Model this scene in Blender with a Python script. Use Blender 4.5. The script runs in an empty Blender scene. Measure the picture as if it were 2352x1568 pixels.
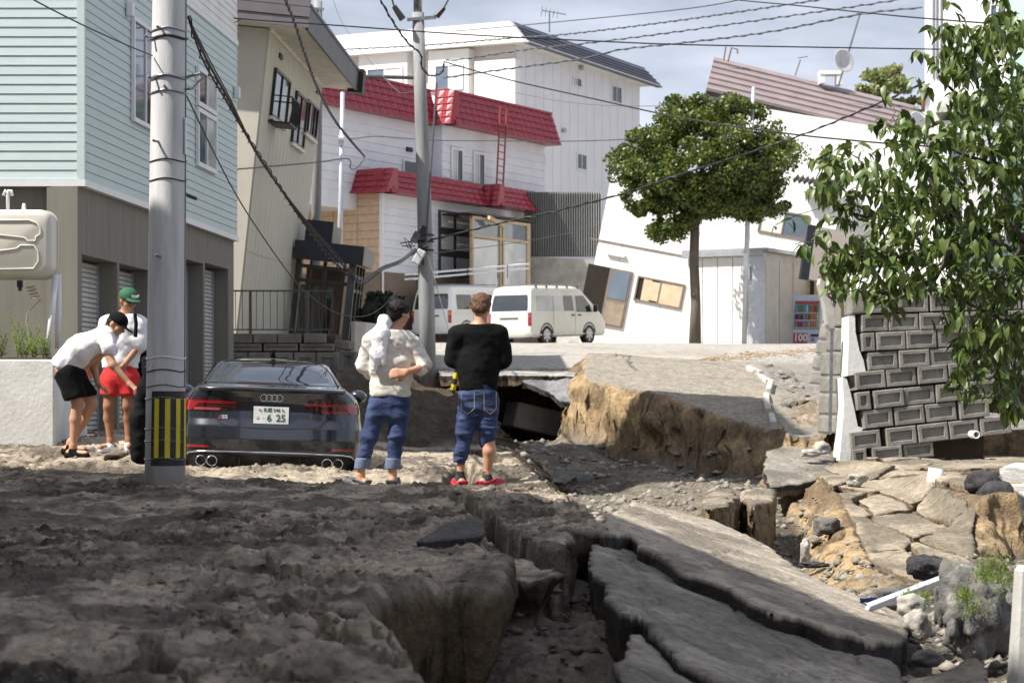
import bpy, math, random
import numpy as np
from mathutils import Vector, Matrix
random.seed(7)
SC = bpy.context.scene
COL = SC.collection
# ------------------------------------------------------------------ camera, sky, sun, exposure
FPX, CX, CY = 5000.0, 1176.0, 906.0          # focal length and horizon in picture units (2352 wide)
cam_d = bpy.data.cameras.new('camera'); cam = bpy.data.objects.new('camera', cam_d); COL.objects.link(cam)
cam.location = (0, 0, 0); cam.rotation_euler = (math.radians(90), 0, 0)
cam_d.sensor_width = 36.0; cam_d.lens = FPX / 2352 * 36; cam_d.shift_y = (CY - 784) / 2352
cam_d.clip_start = 0.5; cam_d.clip_end = 3000
cam_d.dof.use_dof = True; cam_d.dof.focus_distance = 19.5; cam_d.dof.aperture_fstop = 5.6
SC.camera = cam
SUN_EL, SUN_AZ = math.radians(52.0), math.radians(66.0)   # azimuth: 66 deg left of straight behind the camera
SUNV = Vector((-math.sin(SUN_AZ) * math.cos(SUN_EL), -math.cos(SUN_AZ) * math.cos(SUN_EL), math.sin(SUN_EL)))
w = bpy.data.worlds.new('World'); SC.world = w; w.use_nodes = True
nt = w.node_tree; nt.nodes.clear()
wo = nt.nodes.new('ShaderNodeOutputWorld'); bg = nt.nodes.new('ShaderNodeBackground')
sk = nt.nodes.new('ShaderNodeTexSky'); sk.sky_type = 'NISHITA'; sk.sun_disc = False
sk.sun_elevation = SUN_EL; sk.sun_rotation = math.atan2(SUNV.x, SUNV.y); sk.air_density = 1.0; sk.dust_density = 2.6; sk.ozone_density = 1.2
tc = nt.nodes.new('ShaderNodeTexCoord'); mp = nt.nodes.new('ShaderNodeMapping'); mp.inputs['Scale'].default_value = (1.0, 1.0, 3.2)
nz = nt.nodes.new('ShaderNodeTexNoise'); nz.inputs['Scale'].default_value = 3.6; nz.inputs['Detail'].default_value = 7; nz.inputs['Roughness'].default_value = .56
cr = nt.nodes.new('ShaderNodeMapRange'); cr.inputs[1].default_value = .42; cr.inputs[2].default_value = .72; cr.inputs[3].default_value = .26; cr.inputs[4].default_value = .88
mx = nt.nodes.new('ShaderNodeMix'); mx.data_type = 'RGBA'; mx.inputs[7].default_value = (13.4, 13.9, 16.0, 1)   # thin high cloud
L = nt.links.new
L(tc.outputs['Generated'], mp.inputs[0]); L(mp.outputs[0], nz.inputs['Vector']); L(nz.outputs[0], cr.inputs[0])
L(cr.outputs[0], mx.inputs[0]); L(sk.outputs[0], mx.inputs[6]); L(mx.outputs[2], bg.inputs[0]); bg.inputs[1].default_value = .05; L(bg.outputs[0], wo.inputs[0])
sd = bpy.data.lights.new('sun', 'SUN'); sd.energy = 5.0; sd.angle = math.radians(.53); sd.color = (1.0, .95, .87)
sun = bpy.data.objects.new('sun', sd); COL.objects.link(sun); sun.location = (-30, -10, 40)
sun.rotation_euler = (-SUNV).to_track_quat('-Z', 'Y').to_euler()
vs = SC.view_settings; vs.view_transform = 'Standard'; vs.look = 'None'; vs.gamma = 1.0; vs.use_curve_mapping = False; vs.exposure = .85
SC.cycles.max_bounces = 6; SC.cycles.diffuse_bounces = 3; SC.cycles.glossy_bounces = 3; SC.cycles.transmission_bounces = 4; SC.cycles.transparent_max_bounces = 6

# ------------------------------------------------------------------ helpers
def P(px, py, Y): return Vector(((px - CX) / FPX * Y, Y, (CY - py) / FPX * Y))
def G(px, py, z): Y = FPX * -z / (py - CY); return np.array(((px - CX) / FPX * Y, Y))
def h2(ix, iy, s=0):
    n = (ix.astype(np.int64) * 374761393 + iy.astype(np.int64) * 668265263 + s * 982451653) & 0x7fffffff
    n = ((n ^ (n >> 13)) * 1274126177) & 0x7fffffff
    return ((n ^ (n >> 16)) & 0xffff) / 65535.0
def h3(ix, iy, iz, s=0): return h2(ix + iz.astype(np.int64) * 7919, iy + iz.astype(np.int64) * 104729, s)
def vn2(x, y, s=0):
    x = np.asarray(x, float); y = np.asarray(y, float)
    fx = np.floor(x); fy = np.floor(y); tx = x - fx; ty = y - fy; tx = tx * tx * (3 - 2 * tx); ty = ty * ty * (3 - 2 * ty)
    a = h2(fx, fy, s); b = h2(fx + 1, fy, s); c = h2(fx, fy + 1, s); d = h2(fx + 1, fy + 1, s)
    return (a * (1 - tx) + b * tx) * (1 - ty) + (c * (1 - tx) + d * tx) * ty
def fbm(x, y, o=4, s=0, g=.5):
    r = 0; a = 1; t = 0
    for i in range(o): r = r + a * vn2(x * 2 ** i + 17.3 * i, y * 2 ** i - 9.1 * i, s + i); t += a; a *= g
    return r / t - .5
def vn3(p, s=0):
    f = np.floor(p); t = p - f; t = t * t * (3 - 2 * t); r = 0
    for i in (0, 1):
        for j in (0, 1):
            for k in (0, 1):
                wgt = (t[..., 0] if i else 1 - t[..., 0]) * (t[..., 1] if j else 1 - t[..., 1]) * (t[..., 2] if k else 1 - t[..., 2])
                r = r + wgt * h3(f[..., 0] + i, f[..., 1] + j, f[..., 2] + k, s)
    return r - .5
def fbm3(p, o=3, s=0, g=.5):
    r = 0; a = 1
    for i in range(o): r = r + a * vn3(p * 2 ** i + 5.7 * i, s + i); a *= g
    return r
def sstep(a, b, x): t = np.clip((x - a) / (b - a), 0, 1); return t * t * (3 - 2 * t)
def polysd(poly, X, Y):
    """signed distance to a polygon, negative inside"""
    poly = np.asarray(poly, float); d = np.full(X.shape, 1e9); ins = np.zeros(X.shape, bool); n = len(poly)
    for i in range(n):
        x0, y0 = poly[i]; x1, y1 = poly[(i + 1) % n]; ex, ey = x1 - x0, y1 - y0
        t = np.clip(((X - x0) * ex + (Y - y0) * ey) / (ex * ex + ey * ey + 1e-12), 0, 1)
        d = np.minimum(d, (X - x0 - t * ex) ** 2 + (Y - y0 - t * ey) ** 2)
        c = ((y0 > Y) != (y1 > Y)); xi = x0 + (Y - y0) / (ey if abs(ey) > 1e-9 else 1e-9) * ex
        ins ^= c & (X < xi)
    d = np.sqrt(d); return np.where(ins, -d, d)
def linesd(pts, X, Y):
    d = np.full(X.shape, 1e9)
    for (x0, y0), (x1, y1) in zip(pts[:-1], pts[1:]):
        ex, ey = x1 - x0, y1 - y0; t = np.clip(((X - x0) * ex + (Y - y0) * ey) / (ex * ex + ey * ey + 1e-12), 0, 1)
        d = np.minimum(d, (X - x0 - t * ex) ** 2 + (Y - y0 - t * ey) ** 2)
    return np.sqrt(d)

def rootmat(o):
    m = Matrix.Identity(4)
    while o is not None: m = o.matrix_basis @ m; o = o.parent
    return m
def mesh_np(name, v, q, smooth=True):
    v = np.asarray(v, np.float32); q = np.asarray(q, np.int32); me = bpy.data.meshes.new(name); k = q.shape[1]
    me.vertices.add(len(v)); me.vertices.foreach_set('co', v.ravel()); me.loops.add(q.size); me.loops.foreach_set('vertex_index', q.ravel())
    me.polygons.add(len(q)); me.polygons.foreach_set('loop_start', np.arange(0, q.size, k, dtype=np.int32))
    if smooth: me.polygons.foreach_set('use_smooth', np.ones(len(q), bool))
    me.update(calc_edges=True); return me
def tag(o, label=None, cat=None, group=None, kind=None):
    for k, x in (('label', label), ('category', cat), ('group', group), ('kind', kind)):
        if x: o[k] = x
    return o
def link(name, me, mat, parent=None):
    o = bpy.data.objects.new(name, me); COL.objects.link(o); o.parent = parent
    if mat is not None and not me.materials:
        me.materials.append(mat)
    return o
def thing(name, label, cat, loc=(0, 0, 0), group=None, rot=None):
    o = bpy.data.objects.new(name, None); COL.objects.link(o); o.location = loc; o.empty_display_size = .1
    if rot is not None: o.rotation_euler = rot
    return tag(o, label, cat, group)
class MB:
    def __init__(s): s.v = []; s.f = []
    def add(s, vs_, fs):
        o = len(s.v); s.v += [tuple(x) for x in vs_]; s.f += [tuple(i + o for i in f) for f in fs]; return s
    def hexa(s, p):                                   # bottom 4 then top 4
        return s.add(p, [(3, 2, 1, 0), (4, 5, 6, 7), (0, 1, 5, 4), (1, 2, 6, 5), (2, 3, 7, 6), (3, 0, 4, 7)])
    def box(s, c, d, R=None):
        c = Vector(c); h = Vector(d) / 2
        p = [Vector((x * h.x, y * h.y, z * h.z)) for z in (-1, 1) for x, y in ((-1, -1), (1, -1), (1, 1), (-1, 1))]
        return s.hexa([c + (R @ q if R is not None else q) for q in p])
    def prism(s, poly, ext):
        n = len(poly); e = Vector(ext); a = [Vector(p) for p in poly]
        return s.add(a + [p + e for p in a], [tuple(range(n))[::-1], tuple(range(n, 2 * n))] + [(i, (i + 1) % n, n + (i + 1) % n, n + i) for i in range(n)])
    def loft(s, rings, cap=True, closed=True):
        n = len(rings[0]); m = len(rings); fs = []
        for i in range(m - 1):
            for j in range(n if closed else n - 1):
                k = (j + 1) % n; fs.append((i * n + j, i * n + k, (i + 1) * n + k, (i + 1) * n + j))
        if cap: fs += [tuple(range(n))[::-1], tuple(range((m - 1) * n, m * n))]
        return s.add([p for r in rings for p in r], fs)
    def tube(s, path, r, n=8, cap=True):
        path = [Vector(p) for p in path]; m = len(path); rs = r if hasattr(r, '__len__') else [r] * m; rings = []
        t0 = (path[1] - path[0]).normalized(); u = t0.orthogonal().normalized()
        for i, p in enumerate(path):
            t = (path[min(i + 1, m - 1)] - path[max(i - 1, 0)]).normalized()
            u = (u - t * u.dot(t)); u = u.normalized() if u.length > 1e-6 else t.orthogonal().normalized(); b = t.cross(u)
            rings.append([p + (u * math.cos(a) + b * math.sin(a)) * rs[i] for a in [2 * math.pi * k / n for k in range(n)]])
        return s.loft(rings, cap)
    def lathe(s, prof, c=(0, 0, 0), R=None, n=20, cap=True):   # prof: (radius, height)
        c = Vector(c); rings = [[Vector((r * math.cos(2 * math.pi * k / n), r * math.sin(2 * math.pi * k / n), z)) for k in range(n)] for r, z in prof]
        return s.loft([[c + (R @ p if R is not None else p) for p in q] for q in rings], cap)
    def grid(s, A):
        h, w_ = len(A), len(A[0])
        return s.add([p for r in A for p in r], [(i * w_ + j, i * w_ + j + 1, (i + 1) * w_ + j + 1, (i + 1) * w_ + j) for i in range(h - 1) for j in range(w_ - 1)])
    def ell(s, c, r, n=12, m=8, R=None):
        pr = [(max(math.sin(math.pi * i / m), 1e-4), -math.cos(math.pi * i / m)) for i in range(m + 1)]
        c = Vector(c); rings = []
        for a, z in pr:
            q = [Vector((a * math.cos(2 * math.pi * k / n) * r[0], a * math.sin(2 * math.pi * k / n) * r[1], z * r[2])) for k in range(n)]
            rings.append([c + (R @ x if R is not None else x) for x in q])
        return s.loft(rings)
    def build(s, name, mat, parent=None, smooth=False, world=True, bevel=0):
        me = bpy.data.meshes.new(name); vs_ = s.v
        if parent is not None and world:
            inv = rootmat(parent).inverted(); vs_ = [inv @ Vector(v) for v in vs_]
        me.from_pydata([tuple(v) for v in vs_], [], s.f); me.update()
        if smooth: me.polygons.foreach_set('use_smooth', [True] * len(me.polygons))
        o = link(name, me, mat, parent)
        if bevel:
            b = o.modifiers.new('bevel', 'BEVEL'); b.width = bevel; b.segments = 2; b.limit_method = 'ANGLE'
        return o
class Fr:
    """wall frame: a along the wall, n outwards, h up"""
    def __init__(s, o, ux, n, up=(0, 0, 1)):
        s.o = Vector(o); s.u = Vector(ux).normalized(); s.n = Vector(n).normalized(); s.up = Vector(up).normalized()
    def __call__(s, a, n, h): return s.o + s.u * a + s.n * n + s.up * h
    def hit(s, px, py, n=0.0):
        d = P(px, py, 1.0); nn = s.u.cross(s.up); o = s.o + s.n * n; t = o.dot(nn) / d.dot(nn); q = d * t - o
        M = Matrix((s.u, s.n, s.up)).transposed(); r = M.inverted() @ q; return r.x, r.z
    def box(s, mb, a0, a1, n0, n1, h0, h1):
        return mb.hexa([s(a, n, h) for h in (h0, h1) for a, n in ((a0, n1), (a1, n1), (a1, n0), (a0, n0))])
    def quad(s, mb, pts, n0, n1):                     # polygon (a,h) extruded from n0 to n1
        return mb.prism([s(a, n0, h) for a, h in pts], s.n * (n1 - n0))
def fbox(fr, name, mat, parent, *r, bevel=0): return fr.box(MB(), *r).build(name, mat, parent, bevel=bevel)

# ------------------------------------------------------------------ materials
MATS = {}
def pm(name, col, rough=.6, col2=None, scale=4.0, bump=0.0, bscale=30.0, metal=0.0, spec=.4, coat=0.0, stretch=(1, 1, 1), lo=.35, hi=.65, detail=5, vcol=False, dist=.02, emit=0, crisp=0):
    if name in MATS: return MATS[name]
    m = bpy.data.materials.new(name); m.use_nodes = True; t = m.node_tree; b = t.nodes['Principled BSDF']; l = t.links.new
    b.inputs['Roughness'].default_value = rough; b.inputs['Metallic'].default_value = metal; b.inputs['Specular IOR Level'].default_value = spec
    if coat: b.inputs['Coat Weight'].default_value = coat; b.inputs['Coat Roughness'].default_value = .04
    c2 = col2 or tuple(x * .72 for x in col)
    tc = t.nodes.new('ShaderNodeTexCoord'); mp = t.nodes.new('ShaderNodeMapping'); mp.inputs['Scale'].default_value = stretch
    n = t.nodes.new('ShaderNodeTexNoise'); n.inputs['Scale'].default_value = scale; n.inputs['Detail'].default_value = detail; n.inputs['Roughness'].default_value = .62
    r = t.nodes.new('ShaderNodeMapRange'); r.inputs[1].default_value = lo; r.inputs[2].default_value = hi
    x = t.nodes.new('ShaderNodeMix'); x.data_type = 'RGBA'; x.inputs[6].default_value = (*col, 1); x.inputs[7].default_value = (*c2, 1)
    l(tc.outputs['Object'], mp.inputs[0]); l(mp.outputs[0], n.inputs['Vector']); l(n.outputs[0], r.inputs[0]); l(r.outputs[0], x.inputs[0]); out = x.outputs[2]
    if crisp:                                           # fine grain with hard contrast
        n3 = t.nodes.new('ShaderNodeTexNoise'); n3.inputs['Scale'].default_value = crisp; n3.inputs['Detail'].default_value = 5; n3.inputs['Roughness'].default_value = .7
        r3 = t.nodes.new('ShaderNodeMapRange'); r3.inputs[1].default_value = .36; r3.inputs[2].default_value = .60; r3.inputs[3].default_value = .60; r3.inputs[4].default_value = 1.12; k3 = t.nodes.new('ShaderNodeMix'); k3.data_type = 'RGBA'; k3.blend_type = 'MULTIPLY'; k3.inputs[0].default_value = 1
        l(mp.outputs[0], n3.inputs['Vector']); l(n3.outputs[0], r3.inputs[0]); l(out, k3.inputs[6]); l(r3.outputs[0], k3.inputs[7]); out = k3.outputs[2]
    if vcol:                                            # multiply by the stored vertex colour, darkened bank face included
        a = t.nodes.new('ShaderNodeVertexColor'); a.layer_name = 'Col'; k = t.nodes.new('ShaderNodeMix'); k.data_type = 'RGBA'; k.blend_type = 'MULTIPLY'; k.inputs[0].default_value = 1
        l(out, k.inputs[6]); l(a.outputs[0], k.inputs[7]); out = k.outputs[2]
    l(out, b.inputs['Base Color'])
    if bump:
        n2 = t.nodes.new('ShaderNodeTexNoise'); n2.inputs['Scale'].default_value = bscale; n2.inputs['Detail'].default_value = 6; n2.inputs['Roughness'].default_value = .65
        bp = t.nodes.new('ShaderNodeBump'); bp.inputs['Strength'].default_value = bump; bp.inputs['Distance'].default_value = dist
        l(mp.outputs[0], n2.inputs['Vector']); l(n2.outputs[0], bp.inputs['Height']); l(bp.outputs[0], b.inputs['Normal'])
    if emit: b.inputs['Emission Strength'].default_value = emit; l(out, b.inputs['Emission Color'])
    MATS[name] = m; return m
def glass(name, col=(.02, .025, .03), rough=.03): return pm(name, col, rough, tuple(x * 1.25 for x in col), scale=1.5, spec=1.0)
def leafmat(name, c1, c2, tr=.35, scale=9.0):
    m = bpy.data.materials.new(name); m.use_nodes = True; t = m.node_tree; b = t.nodes['Principled BSDF']; l = t.links.new
    tc = t.nodes.new('ShaderNodeTexCoord'); n = t.nodes.new('ShaderNodeTexNoise'); n.inputs['Scale'].default_value = scale; n.inputs['Detail'].default_value = 3
    x = t.nodes.new('ShaderNodeMix'); x.data_type = 'RGBA'; x.inputs[6].default_value = (*c1, 1); x.inputs[7].default_value = (*c2, 1)
    r = t.nodes.new('ShaderNodeMapRange'); r.inputs[1].default_value = .38; r.inputs[2].default_value = .62
    tr_ = t.nodes.new('ShaderNodeBsdfTranslucent'); ms = t.nodes.new('ShaderNodeMixShader'); ms.inputs[0].default_value = tr
    l(tc.outputs['Object'], n.inputs['Vector']); l(n.outputs[0], r.inputs[0]); l(r.outputs[0], x.inputs[0]); l(x.outputs[2], b.inputs['Base Color']); l(x.outputs[2], tr_.inputs[0])
    b.inputs['Roughness'].default_value = .42; b.inputs['Specular IOR Level'].default_value = .5
    o = t.nodes['Material Output']; l(b.outputs[0], ms.inputs[1]); l(tr_.outputs[0], ms.inputs[2]); l(ms.outputs[0], o.inputs[0]); MATS[name] = m; return m
def M(n): return MATS[n]
pm('mint_siding', (.50, .59, .585), .55, (.46, .55, .545), scale=2, stretch=(1, 1, 12), bump=.15, bscale=25)
pm('white_siding', (.74, .74, .72), .5, (.64, .64, .63), scale=2, bump=.1)
pm('white_paint', (.80, .80, .78), .5, (.70, .69, .66), scale=1.3, bump=.05)
pm('cool_white', (.70, .71, .75), .5, (.62, .63, .68), scale=1.5, bump=.08)
pm('olive_wall', (.20, .19, .16), .8, (.165, .155, .13), scale=1.2, stretch=(6, 6, .5), bump=.15, bscale=40)
pm('dark_olive', (.06, .06, .055), .8, scale=3)
pm('beige_wall', (.50, .49, .41), .75, (.43, .42, .35), scale=1.6, stretch=(5, 5, .5), bump=.12, bscale=20)
pm('cream_trim', (.72, .68, .58), .5)
pm('shutter', (.52, .52, .50), .45, (.42, .42, .40), scale=5)
pm('alu', (.45, .46, .49), .35, (.38, .39, .42), metal=.6)
pm('alu_white', (.72, .72, .73), .4, (.66, .66, .68))
pm('black_metal', (.015, .015, .016), .5, (.025, .022, .02), scale=8)
pm('dark_brown', (.035, .028, .024), .55, (.05, .04, .034), scale=5, bump=.1)
pm('navy_metal', (.018, .02, .03), .45, (.026, .028, .04), scale=3)
pm('roof_red', (.31, .026, .04), .4, (.24, .02, .032), scale=3, spec=.5)
pm('roof_slate', (.095, .095, .13), .4, (.075, .075, .105), scale=2)
pm('roof_mauve', (.26, .215, .215), .45, (.21, .17, .17), scale=1.5, bump=.1)
pm('concrete', (.33, .325, .30), .85, (.22, .215, .195), scale=2.2, bump=.35, bscale=24)
pm('pale_concrete', (.47, .46, .43), .85, (.36, .35, .32), scale=2.0, bump=.3, bscale=22)
pm('white_concrete', (.68, .68, .655), .85, (.56, .555, .53), scale=2.5, bump=.35, bscale=20)
pm('block_concrete', (.25, .24, .215), .9, (.13, .125, .11), scale=4.5, bump=.5, bscale=30, lo=.3, hi=.72)
pm('pole_concrete', (.57, .565, .56), .8, (.42, .42, .425), scale=3, stretch=(3, 3, .35), bump=.2, bscale=35)
pm('pole_grey', (.27, .275, .275), .8, (.19, .195, .2), scale=3, stretch=(3, 3, .35), bump=.2, bscale=35)
pm('steel', (.30, .31, .33), .35, (.2, .2, .21), scale=12, metal=.8)
pm('pale_steel', (.55, .58, .62), .4, (.45, .48, .52), scale=6, metal=.4)
pm('rust', (.25, .09, .04), .85, (.14, .05, .025), scale=12, bump=.3)
pm('rubber', (.012, .012, .013), .65, (.02, .02, .02), scale=20)
pm('cable', (.012, .012, .014), .55, (.02, .02, .022), scale=10)
pm('cable_grey', (.10, .11, .125), .6, (.07, .075, .085), scale=10)
pm('yellow', (.62, .50, .02), .5, (.5, .4, .02), scale=6)
pm('wood_tan', (.50, .40, .26), .6, (.40, .31, .19), scale=3, stretch=(8, 8, 1))
pm('brown_panel', (.20, .155, .12), .6, (.16, .12, .09), scale=2)
pm('corrugated', (.33, .34, .34), .5, (.26, .27, .27), scale=1, stretch=(1, 1, .3))
pm('brick_tan', (.58, .44, .31), .8, (.48, .35, .24), scale=6, bump=.2)
pm('green_wall', (.50, .66, .60), .7, (.44, .60, .54), scale=2, bump=.1)
glass('glass_dark'); glass('glass_black', (.006, .006, .007), .05); glass('glass_sky', (.10, .13, .17), .04); glass('glass_pale', (.38, .40, .42), .08)
glass('glass_leaf_reflect', (.05, .065, .035), .05)  # green of reflected foliage put into the pane colour
pm('curtain', (.62, .62, .60), .7, (.5, .5, .5), scale=2, stretch=(12, 12, .3))
pm('interior_dark', (.02, .014, .01), .9)  # near-black sheet colour standing in for unlit rooms behind open door and window
pm('cardboard', (.58, .47, .33), .8, (.48, .38, .26))
pm('bark', (.16, .135, .105), .9, (.09, .075, .06), scale=6, stretch=(1, 1, .25), bump=.8, bscale=14)
pm('bark_dark', (.07, .055, .045), .9, (.04, .032, .027), scale=8, bump=.6, bscale=20)
leafmat('leaf_cherry', (.052, .092, .016), (.125, .17, .04), .3)
leafmat('leaf_street', (.05, .085, .016), (.14, .17, .03), .25, 2.5)
leafmat('leaf_far', (.22, .26, .09), (.30, .32, .13), .35, 1.2)
leafmat('leaf_shrub', (.012, .022, .010), (.02, .035, .014), .1, 5)
leafmat('leaf_weed', (.20, .30, .05), (.30, .38, .08), .4, 6)
leafmat('moss', (.16, .24, .04), (.24, .32, .07), .3, 10)
# ------------------------------------------------------------------ ground: mud bank, gully, crater, road, terrace
ZB = -.8
def scr(pts, z): return [tuple(G(x, y, z)) for x, y in pts]
BANK = scr([(910, 1568), (838, 1440), (800, 1385), (860, 1358), (1000, 1340), (1096, 1342), (1120, 1318), (1122, 1290), (1228, 1292), (1254, 1262), (1262, 1240),
            (1278, 1216), (1350, 1214), (1364, 1190), (1292, 1140), (1240, 1106), (1200, 1065), (1168, 1034)], ZB) + [(-.45, 33.2), (-.7, 36), (-1.0, 39), (-.9, 41.2), (-1.5, 43.5), (-3.4, 46), (-5, 60), (-6, 120), (-90, 120), (-90, 1), (-.25, 1)]
FLOOR = np.array([(1.07, 28.5, -1.5), (1.1, 38, -.85), (0, 38, -.9), (0, 34, -1.0), (3, 33, -1.3), (2, 25, -1.6), (2.9, 20, -1.78), (3.0, 16, -1.7), (.6, 20, -1.5), (.5, 17, -1.35), (.42, 14, -1.25), (.38, 12, -1.12),
                  (.3, 10.5, -1.15), (.25, 9, -1.3), (.2, 7.5, -1.25), (.6, 6.5, -1.2), (-.3, 8.8, -1.9), (-.35, 7.7, -1.9), (-.2, 6.3, -1.7), (2.3, 11.5, -1.5), (2.6, 9.5, -1.42), (3.2, 12, -1.5), (1.3, 8, -1.4), (1, 5, -1.3),
                  (4.5, 19, -1.62), (4, 15, -1.5), (5.5, 18, -1.6), (5, 10, -1.4), (8, 14, -1.5), (3, 5, -1.4), (8, 20, -1.6), (.7, 31, -1.4), (2, 35, -1.15), (0, 2, -1.4)])
TERR = [(3.95, 31.4), (3.8, 27), (3.62, 24), (3.32, 21), (3.18, 19.2), (3.4, 18.3), (3.9, 18.5), (4.35, 20.4), (4.62, 21.6), (5.2, 21.9), (6, 21.5), (40, 21.5), (40, 60), (7, 60), (5.2, 33), (4.6, 31.8)]
KBLK = [(1.30, 38.4), (1.5, 37.9), (2.0, 37.5), (2.62, 36.4), (3.1, 35.0), (3.5, 33.9), (3.84, 33.1), (4.3, 33.0), (4.85, 41), (4.9, 43), (1.5, 43), (1.35, 40.6)]
FROAD = [(-1.3, 43.4), (-.4, 43.9), (.6, 44.0), (1.3, 43.4), (1.5, 41.5), (1.45, 40.4), (4.6, 41), (4.25, 36), (4.12, 33.2), (4.0, 31.6), (5.2, 31.3), (8, 31.5), (40, 40), (90, 120), (-20, 120), (-16, 60), (-4, 44.5), (-1.6, 42.6)]
def plane3(a, b, c):
    a, b, c = map(np.array, (a, b, c)); n = np.cross(b - a, c - a)
    return lambda X, Y: a[2] - (n[0] * (X - a[0]) + n[1] * (Y - a[1])) / n[2]
KPL = plane3((1.36, 38.2, .26), (3.77, 33.0, -.52), (4.6, 41, .40))
def road_z(X, Y):
    z = np.where(Y < 41, -.5 + (Y - 31.5) * .0937, .39 + (Y - 41) * .0468)
    z = np.minimum(z, 1.57 + .004 * np.maximum(Y - 66, 0)); return z + 3.0 * sstep(86, 110, Y)
def worley(x, y, s=0):
    fx, fy = np.floor(x), np.floor(y); d1 = np.full(x.shape, 9.); d2 = d1.copy()
    for i in (-1, 0, 1):
        for j in (-1, 0, 1):
            gx, gy = fx + i, fy + j; d = np.hypot(gx + .15 + .7 * h2(gx, gy, s) - x, gy + .15 + .7 * h2(gx, gy, s + 5) - y)
            d2 = np.where(d < d1, d1, np.minimum(d2, d)); d1 = np.minimum(d1, d)
    return d2 - d1
CRACKS = [  # screen points, level, half width, depth
    ([(985, 1128), (1050, 1150), (1108, 1186), (1150, 1212), (1200, 1245), (1256, 1264)], ZB, .05, .35), ([(1050, 1150), (1096, 1140), (1160, 1135), (1240, 1150)], ZB, .025, .1),
    ([(1020, 1075), (1062, 1062), (1080, 1085), (1050, 1100), (1030, 1115)], ZB, .10, .22), ([(1055, 1030), (1110, 1045), (1160, 1062), (1110, 1062)], ZB, .09, .2),
    ([(660, 1410), (720, 1430), (745, 1460), (790, 1500), (850, 1540)], ZB, .022, .12), ([(330, 1470), (352, 1520), (420, 1568)], ZB, .03, .14), ([(0, 1538), (120, 1556), (250, 1548), (330, 1520)], ZB, .03, .15),
    ([(200, 1290), (300, 1300), (420, 1292), (520, 1310)], ZB, .02, .07), ([(660, 1300), (690, 1330)], ZB, .02, .09), ([(610, 1285), (640, 1320), (660, 1350)], ZB, .018, .08), ([(430, 1568), (520, 1545), (640, 1568)], ZB, .05, .2),
    ([(740, 1400), (800, 1440), (860, 1500), (905, 1560)], ZB, .018, .1)]
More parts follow.
